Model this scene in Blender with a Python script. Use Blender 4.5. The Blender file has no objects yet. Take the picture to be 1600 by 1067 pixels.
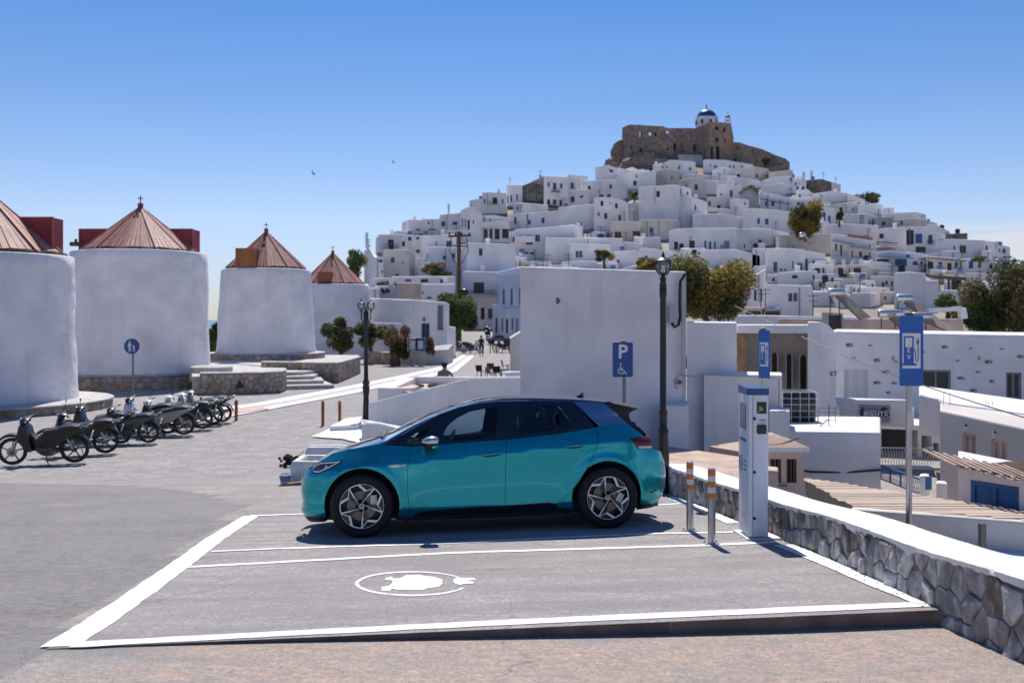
import bpy, bmesh, math, random
from mathutils import Vector, Matrix, noise
from mathutils.geometry import delaunay_2d_cdt
R = math.radians
rnd = random.Random(7)
SC = bpy.context.scene
COL = SC.collection
F = 1500.0; HZ = 497.0            # focal length in photo pixels, row of the sea horizon

# ------------------------------------------------------------ camera, sky, sun, exposure
cam = bpy.data.cameras.new('camera'); camo = bpy.data.objects.new('camera', cam); COL.objects.link(camo)
camo.location = (0, 0, 0); camo.rotation_euler = (R(90), 0, 0)
cam.sensor_width = 36; cam.lens = 36 * F / 1600; cam.shift_y = -(533.5 - HZ) / 1600
cam.clip_start = 0.1; cam.clip_end = 20000
cam.dof.use_dof = True; cam.dof.focus_distance = 10.9; cam.dof.aperture_fstop = 2.2
SC.camera = camo
SUN_EL, SUN_AZ = 54.0, -4.0       # degrees; azimuth from straight ahead, clockwise
world = bpy.data.worlds.new('World'); SC.world = world; world.use_nodes = True
wn, wl = world.node_tree.nodes, world.node_tree.links
bg = wn['Background']
sky = wn.new('ShaderNodeTexSky'); sky.sky_type = 'NISHITA'; sky.sun_disc = False
sky.sun_elevation = R(SUN_EL); sky.sun_rotation = R(SUN_AZ)
sky.air_density = 1.0; sky.dust_density = 0.1; sky.ozone_density = 1.0; sky.altitude = 0
hs = wn.new('ShaderNodeHueSaturation'); hs.inputs['Saturation'].default_value = 1.08
gm = wn.new('ShaderNodeGamma'); gm.inputs['Gamma'].default_value = 1.0
# a low bank of thin cloud on the horizon to the right, out over the sea
tc = wn.new('ShaderNodeTexCoord'); mp = wn.new('ShaderNodeMapping'); mp.inputs['Scale'].default_value = (5, 5, 42)
nz = wn.new('ShaderNodeTexNoise'); nz.inputs['Scale'].default_value = 2.2; nz.inputs['Detail'].default_value = 6
sx = wn.new('ShaderNodeSeparateXYZ')
wl.new(tc.outputs['Generated'], mp.inputs[0]); wl.new(mp.outputs[0], nz.inputs['Vector']); wl.new(tc.outputs['Generated'], sx.inputs[0])
def wmath(op, a, b=None, c=None):
    n = wn.new('ShaderNodeMath'); n.operation = op
    for i, v in enumerate((a, b, c)):
        if v is None: continue
        if isinstance(v, (int, float)): n.inputs[i].default_value = v
        else: wl.new(v, n.inputs[i])
    return n.outputs[0]
def wmap(v, a, b, c, d):
    n = wn.new('ShaderNodeMapRange'); n.interpolation_type = 'SMOOTHSTEP'; wl.new(v, n.inputs[0])
    for i, q in enumerate((a, b, c, d)): n.inputs[i + 1].default_value = q
    return n.outputs[0]
lo = wmap(sx.outputs['Z'], 0.0, 0.03, 0.35, 1); hi = wmap(sx.outputs['Z'], 0.078, 0.094, 1, 0)
rt = wmap(sx.outputs['X'], 0.34, 0.42, 0, 1); nn = wmap(nz.outputs['Fac'], 0.33, 0.6, 0, 1)
cl = wmath('MULTIPLY', wmath('MULTIPLY', lo, hi), wmath('MULTIPLY', rt, nn)); cl = wmath('MULTIPLY', cl, 0.9)
mxw = wn.new('ShaderNodeMix'); mxw.data_type = 'RGBA'; mxw.inputs['B'].default_value = (7.6, 7.9, 8.6, 1)
wl.new(sky.outputs[0], gm.inputs[0]); wl.new(gm.outputs[0], hs.inputs['Color'])
tint = wn.new('ShaderNodeMix'); tint.data_type = 'RGBA'; tint.blend_type = 'MULTIPLY'; tint.inputs['Factor'].default_value = 1
tr = wn.new('ShaderNodeValToRGB'); tr.color_ramp.elements[0].color = (0.64, 0.73, 1.12, 1); tr.color_ramp.elements[1].color = (0.46, 0.78, 1.16, 1)
e_ = tr.color_ramp.elements.new(0.1); e_.color = (0.94, 0.94, 1.17, 1); e_ = tr.color_ramp.elements.new(0.2); e_.color = (0.74, 0.87, 1.12, 1)
tr.color_ramp.elements[0].position = 0.0; tr.color_ramp.elements[-1].position = 0.34
wl.new(sx.outputs['Z'], tr.inputs[0]); wl.new(hs.outputs[0], tint.inputs['A']); wl.new(tr.outputs[0], tint.inputs['B'])
wl.new(tint.outputs['Result'], mxw.inputs['A']); wl.new(cl, mxw.inputs['Factor']); wl.new(mxw.outputs['Result'], bg.inputs[0])
bg.inputs[1].default_value = 0.085
sl = bpy.data.lights.new('sun', 'SUN'); sl.energy = 5.0; sl.angle = R(0.53); sl.color = (1.0, 0.955, 0.9)
so = bpy.data.objects.new('sun', sl); COL.objects.link(so)
sd = Vector((math.sin(R(SUN_AZ)) * math.cos(R(SUN_EL)), math.cos(R(SUN_AZ)) * math.cos(R(SUN_EL)), math.sin(R(SUN_EL))))
so.rotation_euler = sd.to_track_quat('Z', 'Y').to_euler()
SC.view_settings.view_transform = 'Standard'; SC.view_settings.look = 'None'
SC.view_settings.exposure = 0.16; SC.view_settings.gamma = 1.0; SC.view_settings.use_curve_mapping = False
SC.render.engine = 'CYCLES'
SC.cycles.max_bounces = 7; SC.cycles.transparent_max_bounces = 12

# ------------------------------------------------------------ helpers
def clamp(v, a, b): return a if v < a else b if v > b else v
def sstep(a, b, x):
    t = clamp((x - a) / (b - a), 0, 1); return t * t * (3 - 2 * t)
def lerp(a, b, t): return a + (b - a) * t
def interp(tab, x):
    if x <= tab[0][0]: return tab[0][1]
    for (a, va), (b, vb) in zip(tab, tab[1:]):
        if x <= b: return va + (vb - va) * (x - a) / (b - a)
    return tab[-1][1]
def at(px, py, Y): return Vector(((px - 800) / F * Y, Y, (HZ - py) / F * Y))
def tagit(o, label=None, cat=None, group=None, kind=None):
    if label: o['label'] = label
    if cat: o['category'] = cat
    if group: o['group'] = group
    if kind: o['kind'] = kind
    return o
def empty(name, loc=(0, 0, 0), label=None, cat=None, group=None, rz=0, parent=None):
    o = bpy.data.objects.new(name, None); COL.objects.link(o); o.location = loc; o.rotation_euler = (0, 0, rz)
    o.empty_display_size = 0.2
    if parent: o.parent = parent
    return tagit(o, label, cat, group)
class MB:
    def __init__(s): s.v = []; s.f = []; s.m = []; s.cm = 0
    def add(s, vs, fs):
        b = len(s.v); s.v += [tuple(v) for v in vs]
        for f in fs: s.f.append(tuple(i + b for i in f)); s.m.append(s.cm)
        return s
    def mat(s, i): s.cm = i; return s
    def box(s, c, size, rz=0, taper=1.0, M=None):
        hx, hy, hz = size[0] / 2, size[1] / 2, size[2] / 2; vs = []
        for z in (-1, 1):
            k = taper if z > 0 else 1
            for x, y in ((-1, -1), (1, -1), (1, 1), (-1, 1)):
                p = Vector((x * hx * k, y * hy * k, z * hz))
                if rz: p.rotate(Matrix.Rotation(rz, 3, 'Z'))
                if M: p = M @ p
                vs.append(p + Vector(c))
        return s.add(vs, [(0, 3, 2, 1), (4, 5, 6, 7), (0, 1, 5, 4), (1, 2, 6, 5), (2, 3, 7, 6), (3, 0, 4, 7)])
    def box2(s, a, b):
        return s.box([(p + q) / 2 for p, q in zip(a, b)], [abs(q - p) for p, q in zip(a, b)])
    def bar(s, a, b, w, h=None, up=(0, 0, 1)):
        a, b = Vector(a), Vector(b); d = b - a; h = h or w
        x = d.normalized(); z = Vector(up)
        if abs(x.dot(z)) > 0.98: z = Vector((0, 1, 0))
        y = z.cross(x).normalized(); z = x.cross(y)
        vs = [p + y * (i * w / 2) + z * (j * h / 2) for p in (a, b) for i, j in ((-1, -1), (1, -1), (1, 1), (-1, 1))]
        return s.add(vs, [(0, 3, 2, 1), (4, 5, 6, 7), (0, 1, 5, 4), (1, 2, 6, 5), (2, 3, 7, 6), (3, 0, 4, 7)])
    def tube(s, pts, r, n=8, cap=True, closed=False):
        pts = [Vector(p) for p in pts]; N = len(pts); rs = r if isinstance(r, (list, tuple)) else [r] * N
        vs = []; ref = None
        for i, p in enumerate(pts):
            if closed: d = pts[(i + 1) % N] - pts[i - 1]
            else: d = pts[min(i + 1, N - 1)] - pts[max(i - 1, 0)]
            if d.length < 1e-9: d = Vector((0, 0, 1))
            d.normalize()
            if ref is None: ref = Vector((0, 0, 1)) if abs(d.z) < 0.9 else Vector((0, 1, 0))
            u = (ref - d * ref.dot(d)).normalized(); ref = u; w = d.cross(u)
            for k in range(n):
                a = 2 * math.pi * k / n; vs.append(p + (u * math.cos(a) + w * math.sin(a)) * rs[i])
        fs = []
        for i in range(N if closed else N - 1):
            j = (i + 1) % N
            for k in range(n): fs.append((i * n + k, i * n + (k + 1) % n, j * n + (k + 1) % n, j * n + k))
        if cap and not closed: fs.append(tuple(range(n))[::-1]); fs.append(tuple((N - 1) * n + k for k in range(n)))
        return s.add(vs, fs)
    def lathe(s, prof, n=24, c=(0, 0, 0), axis='Z', a0=0, a1=2 * math.pi, cap=True):
        full = abs(a1 - a0 - 2 * math.pi) < 1e-6; m = n if full else n + 1; vs = []
        for r, h in prof:
            for k in range(m):
                a = a0 + (a1 - a0) * k / n; x, y = r * math.cos(a), r * math.sin(a)
                p = (x, y, h) if axis == 'Z' else (x, h, y) if axis == 'Y' else (h, x, y)
                vs.append((p[0] + c[0], p[1] + c[1], p[2] + c[2]))
        fs = []
        for i in range(len(prof) - 1):
            for k in range(n):
                k2 = (k + 1) % m; fs.append((i * m + k, i * m + k2, (i + 1) * m + k2, (i + 1) * m + k))
        if cap and full:
            if prof[0][0] > 1e-6: fs.append(tuple(range(m))[::-1])
            if prof[-1][0] > 1e-6: fs.append(tuple((len(prof) - 1) * m + k for k in range(m)))
        return s.add(vs, fs)
    def loft(s, rings, cap=True, closed=True):
        n = len(rings[0]); vs = [p for r in rings for p in r]; fs = []
        for i in range(len(rings) - 1):
            for k in range(n if closed else n - 1):
                k2 = (k + 1) % n; fs.append((i * n + k, i * n + k2, (i + 1) * n + k2, (i + 1) * n + k))
        if cap: fs.append(tuple(range(n))[::-1]); fs.append(tuple((len(rings) - 1) * n + k for k in range(n)))
        return s.add(vs, fs)
    def prism(s, poly, d0, d1, fn):
        """poly of 2D points, extruded between d0 and d1; fn(u, v, d) -> 3D point"""
        n = len(poly)
        return s.loft([[fn(u, v, d) for u, v in poly] for d in (d0, d1)])
    def blade(s, poly, w, k=0.85, y0=0, mid=0.6):
        """side-view outline (x, z) turned into a softly edged body of half width w"""
        cx = sum(p[0] for p in poly) / len(poly); cz = sum(p[1] for p in poly) / len(poly)
        rings = []
        for y, q in ((-w, k), (-w * mid, 1), (w * mid, 1), (w, k)):
            rings.append([(cx + (x - cx) * q, y0 + y, cz + (z - cz) * q) for x, z in poly])
        return s.loft(rings)
    def ball(s, c, r, n=10, sc=(1, 1, 1)):
        prof = [(r * math.sin(math.pi * i / n), -r * math.cos(math.pi * i / n)) for i in range(n + 1)]
        b = len(s.v); s.lathe(prof, n + 4, cap=False)
        for i in range(b, len(s.v)):
            v = s.v[i]; s.v[i] = (v[0] * sc[0] + c[0], v[1] * sc[1] + c[1], v[2] * sc[2] + c[2])
        return s
    def build(s, name, mats, parent=None, smooth=None, label=None, cat=None, group=None, kind=None, loc=None):
        me = bpy.data.meshes.new(name); me.from_pydata(s.v, [], s.f)
        if not isinstance(mats, (list, tuple)): mats = [mats]
        for m in mats: me.materials.append(m)
        if len(mats) > 1: me.polygons.foreach_set('material_index', s.m)
        if smooth is not None:
            me.polygons.foreach_set('use_smooth', [True] * len(me.polygons)); me.set_sharp_from_angle(angle=R(smooth))
        me.validate(); me.update()
        o = bpy.data.objects.new(name, me); COL.objects.link(o)
        if parent: o.parent = parent
        if loc: o.location = loc
        return tagit(o, label, cat, group, kind)
def copy_tree(o, parent=None, root=True):
    c = o.copy(); COL.objects.link(c)
    if parent: c.parent = parent
    for ch in list(o.children): copy_tree(ch, c, False)
    return c

# ------------------------------------------------------------ materials
def mat(name, col, rough=0.6, metal=0.0, var=0.0, vscale=3.0, bump=0.0, bscale=20.0, col2=None, stain=None, coat=0.0,
        spec=0.5, trans=0.0, alpha=1.0, ior=1.45, stretch=(1, 1, 1), emit=None, detail=5, sheen=0, bdist=0.02, trl=0):
    m = bpy.data.materials.new(name); m.use_nodes = True; nt = m.node_tree; N, L = nt.nodes, nt.links
    p = N['Principled BSDF']; p.inputs['Base Color'].default_value = (*col, 1); p.inputs['Roughness'].default_value = rough
    p.inputs['Metallic'].default_value = metal; p.inputs['Specular IOR Level'].default_value = spec
    p.inputs['Coat Weight'].default_value = coat; p.inputs['Coat Roughness'].default_value = 0.03
    p.inputs['Transmission Weight'].default_value = trans; p.inputs['Alpha'].default_value = alpha; p.inputs['IOR'].default_value = ior
    if emit: p.inputs['Emission Color'].default_value = (*emit[0], 1); p.inputs['Emission Strength'].default_value = emit[1]
    if var or bump or stain:
        tcn = N.new('ShaderNodeTexCoord'); mpn = N.new('ShaderNodeMapping'); mpn.inputs['Scale'].default_value = stretch
        L.new(tcn.outputs['Object'], mpn.inputs[0])
    if var:
        n = N.new('ShaderNodeTexNoise'); n.inputs['Scale'].default_value = vscale; n.inputs['Detail'].default_value = detail
        L.new(mpn.outputs[0], n.inputs['Vector'])
        r = N.new('ShaderNodeValToRGB'); c2 = col2 or tuple(c * (1 - var) for c in col)
        c1 = col if col2 else tuple(min(1, c * (1 + var * 0.5)) for c in col)
        r.color_ramp.elements[0].position = 0.32; r.color_ramp.elements[1].position = 0.66
        r.color_ramp.elements[0].color = (*c2, 1); r.color_ramp.elements[1].color = (*c1, 1)
        L.new(n.outputs['Fac'], r.inputs[0]); outc = r.outputs[0]
        if stain:
            n2 = N.new('ShaderNodeTexNoise'); n2.inputs['Scale'].default_value = stain[1]; n2.inputs['Detail'].default_value = 8
            m2 = N.new('ShaderNodeMapping'); m2.inputs['Scale'].default_value = stain[3]; L.new(tcn.outputs['Object'], m2.inputs[0]); L.new(m2.outputs[0], n2.inputs['Vector'])
            r2 = N.new('ShaderNodeMapRange'); r2.inputs[1].default_value = stain[2]; r2.inputs[2].default_value = stain[2] + 0.16; r2.inputs[4].default_value = stain[4]
            L.new(n2.outputs['Fac'], r2.inputs[0]); mx = N.new('ShaderNodeMix'); mx.data_type = 'RGBA'
            L.new(r2.outputs[0], mx.inputs['Factor']); L.new(outc, mx.inputs['A']); mx.inputs['B'].default_value = (*stain[0], 1); outc = mx.outputs['Result']
        L.new(outc, p.inputs['Base Color'])
    if bump:
        n = N.new('ShaderNodeTexNoise'); n.inputs['Scale'].default_value = bscale; n.inputs['Detail'].default_value = 6
        L.new(mpn.outputs[0], n.inputs['Vector'])
        b = N.new('ShaderNodeBump'); b.inputs['Strength'].default_value = bump; b.inputs['Distance'].default_value = bdist
        L.new(n.outputs['Fac'], b.inputs['Height']); L.new(b.outputs[0], p.inputs['Normal'])
    if trl:
        t = N.new('ShaderNodeBsdfTranslucent'); t.inputs[0].default_value = (*[min(1, c * 1.6) for c in col], 1)
        ms = N.new('ShaderNodeMixShader'); ms.inputs[0].default_value = trl
        L.new(p.outputs[0], ms.inputs[1]); L.new(t.outputs[0], ms.inputs[2]); L.new(ms.outputs[0], N['Material Output'].inputs[0])
    return m
MT = {}
def M_(k): return MT[k]
MT['plaster'] = mat('whitewash', (0.78, 0.745, 0.74), 0.85, var=0.1, vscale=0.8, bump=0.35, bscale=5, stain=((0.52, 0.48, 0.45), 1.3, 0.58, (1.8, 1.8, 0.3), 0.3), bdist=0.03)
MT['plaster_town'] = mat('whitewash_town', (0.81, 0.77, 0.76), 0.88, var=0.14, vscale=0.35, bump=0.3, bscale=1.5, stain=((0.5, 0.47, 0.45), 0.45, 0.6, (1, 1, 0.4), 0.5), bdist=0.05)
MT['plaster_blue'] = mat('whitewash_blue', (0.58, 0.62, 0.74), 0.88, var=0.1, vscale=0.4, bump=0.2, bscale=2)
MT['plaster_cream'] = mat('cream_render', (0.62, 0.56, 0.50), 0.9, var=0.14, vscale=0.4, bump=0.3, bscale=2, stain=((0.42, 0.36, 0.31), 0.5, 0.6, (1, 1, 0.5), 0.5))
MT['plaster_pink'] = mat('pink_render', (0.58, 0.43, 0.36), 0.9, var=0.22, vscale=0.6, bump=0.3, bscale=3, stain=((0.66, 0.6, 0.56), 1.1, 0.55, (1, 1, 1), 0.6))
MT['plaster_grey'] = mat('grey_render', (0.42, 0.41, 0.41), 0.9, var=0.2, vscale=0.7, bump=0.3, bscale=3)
MT['plaster_mill'] = mat('mill_whitewash', (0.80, 0.765, 0.77), 0.85, var=0.13, vscale=0.7, bump=0.9, bscale=1.6, stain=((0.60, 0.54, 0.50), 0.9, 0.59, (2.2, 2.2, 0.22), 0.4), bdist=0.12)
MT['white_paint'] = mat('white_paint', (0.82, 0.82, 0.82), 0.7, var=0.08, vscale=2, bump=0.25, bscale=30)
MT['castle_stone'] = mat('castle_stone', (0.37, 0.275, 0.21), 0.95, var=0.5, vscale=1.3, detail=9, col2=(0.17, 0.125, 0.10), bump=1.0, bscale=1.4, bdist=0.35, stain=((0.42, 0.25, 0.14), 0.12, 0.58, (1, 1, 0.6), 0.6))
MT['town_stone'] = mat('town_stone', (0.20, 0.165, 0.135), 0.95, var=0.5, vscale=1.5, bump=0.8, bscale=2.5, bdist=0.1)
MT['hill'] = mat('dry_hillside', (0.26, 0.20, 0.13), 0.95, var=0.5, vscale=0.25, col2=(0.13, 0.095, 0.05), bump=0.8, bscale=1, bdist=0.3)
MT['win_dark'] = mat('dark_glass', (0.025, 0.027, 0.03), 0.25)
MT['win_brown'] = mat('brown_joinery', (0.10, 0.045, 0.022), 0.6, var=0.3, vscale=3)
MT['win_blue'] = mat('blue_joinery', (0.025, 0.12, 0.30), 0.55, var=0.2, vscale=2)
MT['win_teal'] = mat('teal_shutter', (0.03, 0.19, 0.30), 0.55, var=0.2, vscale=2)
MT['win_grey'] = mat('grey_joinery', (0.22, 0.24, 0.28), 0.55, var=0.2, vscale=2)
MT['win_yellow'] = mat('ochre_joinery', (0.36, 0.17, 0.035), 0.6, var=0.2, vscale=2)
MT['win_frame'] = mat('white_joinery', (0.6, 0.6, 0.6), 0.5)
MT['tile'] = mat('terracotta', (0.40, 0.14, 0.07), 0.85, var=0.35, vscale=2)
MT['iron'] = mat('black_iron', (0.012, 0.012, 0.015), 0.38, var=0.3, vscale=20, spec=0.6)
MT['galv'] = mat('galvanised_steel', (0.42, 0.43, 0.45), 0.32, 0.9, var=0.25, vscale=9, bump=0.05, bscale=40, stretch=(1, 1, 0.3))
MT['pole_grey'] = mat('grey_pole', (0.20, 0.20, 0.205), 0.45, 0.5)
MT['rubber'] = mat('tyre_rubber', (0.012, 0.012, 0.013), 0.75, var=0.3, vscale=12, bump=0.15, bscale=60)
MT['rubber_dusty'] = mat('dusty_rubber', (0.045, 0.038, 0.03), 0.85, var=0.6, vscale=14)
MT['black_plastic'] = mat('black_plastic', (0.014, 0.014, 0.016), 0.42)
MT['black_gloss'] = mat('gloss_black', (0.006, 0.006, 0.008), 0.06, coat=1.0)
MT['chrome'] = mat('chrome', (0.62, 0.62, 0.64), 0.14, 1.0)
MT['alu'] = mat('cast_aluminium', (0.42, 0.42, 0.43), 0.4, 0.85, var=0.3, vscale=15)
MT['orange_wood'] = mat('rusty_orange_post', (0.36, 0.13, 0.02), 0.75, var=0.45, vscale=8, stretch=(1, 1, 0.3))
MT['vinyl'] = mat('black_vinyl', (0.022, 0.022, 0.025), 0.38, var=0.3, vscale=8, bump=0.1, bscale=90)
MT['wood'] = mat('weathered_wood', (0.13, 0.075, 0.045), 0.85, var=0.4, vscale=6, stretch=(1, 1, 0.15))
# ------------------------------------------------------------ ground
PROF = [(-30, 0.66), (0, -1.6), (10, -2.353), (19, -3.03), (23, -3.27), (27, -3.42), (32, -3.51), (45, -3.55), (65, -3.46), (85, -3.35), (95, -2.95), (108, -2.25), (120, -1.55), (132, -0.95), (160, 0.2)]
def prof(y):
    # smooth the broken profile a little
    return (interp(PROF, y - 1.5) + 2 * interp(PROF, y) + interp(PROF, y + 1.5)) / 4 if y > 20 else interp(PROF, y)
def plane(x, y): return -1.6 - 0.0753 * y + 0.02 * x
# inner (camera-side) foot line of the parking wall, traced on the slab plane: (px, py)
def on_plane(px, py, off=0.0):
    k = -(py - HZ) / F; u = (px - 800) / F      # z = k*y ; x = u*y
    Y = (-1.6 + off) / (k + 0.0753 - 0.02 * u); return Vector((u * Y, Y, k * Y))
WALLPX = [(1046, 771), (1098, 790), (1150, 812), (1225, 842), (1300, 873), (1380, 910), (1474, 952), (1600, 1030)]
WALLF = [on_plane(px, py, 0.0 if px < 1500 else -0.1) for px, py in WALLPX]
WALLF = [Vector((WALLF[0].x - 0.75, WALLF[0].y + 1.4, 0))] + WALLF + [Vector((WALLF[-1].x + 0.35, WALLF[-1].y - 1.2, 0)), Vector((WALLF[-1].x + 0.9, WALLF[-1].y - 5, 0))]
def wall_x(y):                                   # x of the wall foot at depth y
    t = sorted((p.y, p.x) for p in WALLF); return interp(t, y)
def drop(x, y):
    """how far the land beyond the parking wall lies below the street level"""
    if y < 30: d = x - (wall_x(y) + 0.35) if y < WALLF[0].y else x - 2.2 + 0 * y
    else: d = x - 2.2 - (y - 30) * 0.05
    s = sstep(0.0, 0.9, d)
    lvl = interp([(0, 3.6), (20, 3.4), (30, 2.8), (60, 1.6), (85, 0.8), (110, 0.0)], y)
    if 16 < y < 60: lvl *= 0.25 + 0.75 * sstep(4.2, 7.5, x - (y - 20) * 0.05)
    return s * lvl
def fore(x, y):
    return 0.10 * sstep(-3.2, 2.6, x) * (1 - sstep(7.5, 9.5, y))
def street(x, y):
    g = prof(y) + 0.02 * x * (1 - sstep(17, 34, y)) * (1 if y < 34 else 0)
    return g
def G(x, y):
    g = street(x, y) - drop(x, y) - fore(x, y)
    # sea side to the left: the land falls away behind the mills
    if y > 70:
        g -= sstep(70, 150, y) * sstep(-26, -60, x) * 20
        g -= sstep(-12, -40, x - (y - 70) * 0.12) * 2.0 * sstep(75, 110, y)
    return g
def ground(px, py, fn=None):
    """where the line of sight through (px, py) meets the street surface"""
    fn = fn or street
    u = (px - 800) / F; k = (HZ - py) / F; y = 2.0; st = 0.25
    while y < 400:
        if k * y < fn(u * y, y):
            a, b = y - st, y
            for _ in range(24):
                m = (a + b) / 2
                if k * m < fn(u * m, m): b = m
                else: a = m
            return Vector((u * b, b, fn(u * b, b)))
        y += st
    return Vector((u * y, y, k * y))

def ground_material(name, base, dark, extra=None):
    m = bpy.data.materials.new(name); m.use_nodes = True; N, L = m.node_tree.nodes, m.node_tree.links; p = N['Principled BSDF']
    p.inputs['Roughness'].default_value = 0.9; p.inputs['Specular IOR Level'].default_value = 0.25
    tcn = N.new('ShaderNodeTexCoord')
    def nz(scale, det=6, st=(1, 1, 1), rough=0.55):
        mp = N.new('ShaderNodeMapping'); mp.inputs['Scale'].default_value = st; L.new(tcn.outputs['Object'], mp.inputs[0])
        n = N.new('ShaderNodeTexNoise'); n.inputs['Scale'].default_value = scale; n.inputs['Detail'].default_value = det; n.inputs['Roughness'].default_value = rough
        L.new(mp.outputs[0], n.inputs['Vector']); return n.outputs['Fac']
    def mr(v, a, b, c=0, d=1):
        n = N.new('ShaderNodeMapRange'); L.new(v, n.inputs[0])
        for i, q in enumerate((a, b, c, d)): n.inputs[i + 1].default_value = q
        return n.outputs[0]
    def mix(f, a, b, mode='MIX'):
        n = N.new('ShaderNodeMix'); n.data_type = 'RGBA'; n.blend_type = mode
        if isinstance(f, (int, float)): n.inputs['Factor'].default_value = f
        else: L.new(f, n.inputs['Factor'])
        for s, v in (('A', a), ('B', b)):
            if isinstance(v, tuple): n.inputs[s].default_value = (*v, 1)
            else: L.new(v, n.inputs[s])
        return n.outputs['Result']
    def attr(nm):
        a = N.new('ShaderNodeAttribute'); a.attribute_name = nm; return a.outputs['Fac']
    def mth(op, a, b):
        n = N.new('ShaderNodeMath'); n.operation = op
        for i, v in enumerate((a, b)):
            if isinstance(v, (int, float)): n.inputs[i].default_value = v
            else: L.new(v, n.inputs[i])
        return n.outputs[0]
    tools = dict(nz=nz, mr=mr, mix=mix, attr=attr, mth=mth, N=N, L=L, tc=tcn, p=p)
    big = nz(0.6, 5, (1, 1, 1)); streak = nz(1.6, 7, (0.45, 2.2, 1)); fine = nz(30, 8, (1, 1, 1), 0.75); grit = nz(85, 3)
    c = mix(mr(big, 0.35, 0.65), dark, base)
    c = mix(mr(streak, 0.42, 0.64, 0, 0.75), c, tuple(v * 0.7 for v in dark))
    if extra: c = extra(c, tools)
    mid = nz(9, 6, (0.7, 1.4, 1), 0.65); c = mix(mr(mid, 0.45, 0.62, 0, 0.75), c, tuple(v * 0.66 for v in base)); c = mix(mr(mid, 0.42, 0.3, 0, 0.4), c, tuple(min(.8, v * 1.25) for v in base))
    c = mix(mr(fine, 0.42, 0.62, 0.0, 0.85), c, tuple(v * 0.5 for v in base), 'MIX')
    vc = N.new('ShaderNodeTexVoronoi'); vc.feature = 'DISTANCE_TO_EDGE'; vc.inputs['Scale'].default_value = 0.45; ofs = N.new('ShaderNodeVectorMath'); ofs.operation = 'MULTIPLY_ADD'; nv = N.new('ShaderNodeTexNoise'); nv.inputs['Scale'].default_value = 1.7; nv.inputs['Detail'].default_value = 8; L.new(tcn.outputs['Object'], nv.inputs['Vector']); L.new(nv.outputs['Color'], ofs.inputs[0]); ofs.inputs[1].default_value = (0.9, 0.9, 0); L.new(tcn.outputs['Object'], ofs.inputs[2]); L.new(ofs.outputs[0], vc.inputs['Vector'])
    c = mix(mth('MULTIPLY', mr(vc.outputs['Distance'], 0.006, 0.001, 0, 0.55), mr(big, 0.5, 0.56)), c, tuple(v * 0.35 for v in dark))
    c = mix(mr(grit, 0.58, 0.68, 0, 0.7), c, tuple(v * 0.3 for v in dark))
    c = mix(mr(grit, 0.36, 0.28, 0, 0.45), c, tuple(min(0.8, v * 1.7) for v in base))
    L.new(c, p.inputs['Base Color'])
    b = N.new('ShaderNodeBump'); b.inputs['Strength'].default_value = 0.8; b.inputs['Distance'].default_value = 0.02
    L.new(mth('ADD', fine, mth('MULTIPLY', grit, 0.7)), b.inputs['Height']); L.new(b.outputs[0], p.inputs['Normal'])
    return m, tools
def gx(c, t):
    nz, mr, mix, attr, mth = t['nz'], t['mr'], t['mix'], t['attr'], t['mth']; N, L = t['N'], t['L']
    wob = nz(1.3, 7)
    # irregular stone paving of the square beyond the tarmac
    mp = N.new('ShaderNodeMapping'); mp.inputs['Scale'].default_value = (1, 1, 0.01); L.new(t['tc'].outputs['Object'], mp.inputs[0])
    v = N.new('ShaderNodeTexVoronoi'); v.inputs['Scale'].default_value = 2.6; v.feature = 'DISTANCE_TO_EDGE'; L.new(mp.outputs[0], v.inputs['Vector'])
    v2 = N.new('ShaderNodeTexVoronoi'); v2.inputs['Scale'].default_value = 2.6; L.new(mp.outputs[0], v2.inputs['Vector'])
    stone = mix(mr(v2.outputs['Color'], 0.2, 0.8), (0.33, 0.31, 0.30), (0.50, 0.48, 0.47))
    stone = mix(mr(nz(9, 6), 0.45, 0.7, 0, 0.6), stone, (0.24, 0.22, 0.21))
    stone = mix(mr(v.outputs['Distance'], 0.07, 0.02, 0, 0.6), stone, (0.22, 0.195, 0.18))
    pave = mr(mth('ADD', attr('pave'), mth('MULTIPLY', mth('SUBTRACT', wob, 0.5), 0.5)), 0.42, 0.56)
    # old dark tarmac patch and pale worn tarmac
    tar = mix(mr(nz(55, 3), 0.35, 0.65), (0.095, 0.09, 0.093), (0.235, 0.225, 0.23))
    tar = mix(mr(nz(0.9, 5), 0.35, 0.7, 0, 0.8), tar, (0.28, 0.27, 0.27))
    tarm = mr(mth('ADD', attr('tar'), mth('MULTIPLY', mth('SUBTRACT', wob, 0.5), 0.55)), 0.42, 0.6)
    c = mix(tarm, c, tar)
    # ochre dust stains
    och = mr(mth('ADD', mth('MULTIPLY', attr('ochre'), 0.42), nz(1.1, 8, (0.6, 1.7, 1))), 0.66, 0.98)
    c = mix(mth('MULTIPLY', och, 0.85), c, (0.60, 0.42, 0.32))
    oil = mr(nz(1.7, 8, (0.8, 1.3, 1)), 0.66, 0.72, 0, 0.5); c = mix(oil, c, (0.10, 0.085, 0.075))
    c = mix(pave, c, stone)
    return c
MT['ground'], _ = ground_material('worn_concrete_and_paving', (0.52, 0.47, 0.44), (0.38, 0.34, 0.32), gx)
MT['slab'], _ = ground_material('parking_concrete', (0.53, 0.48, 0.46), (0.40, 0.36, 0.345))

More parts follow.
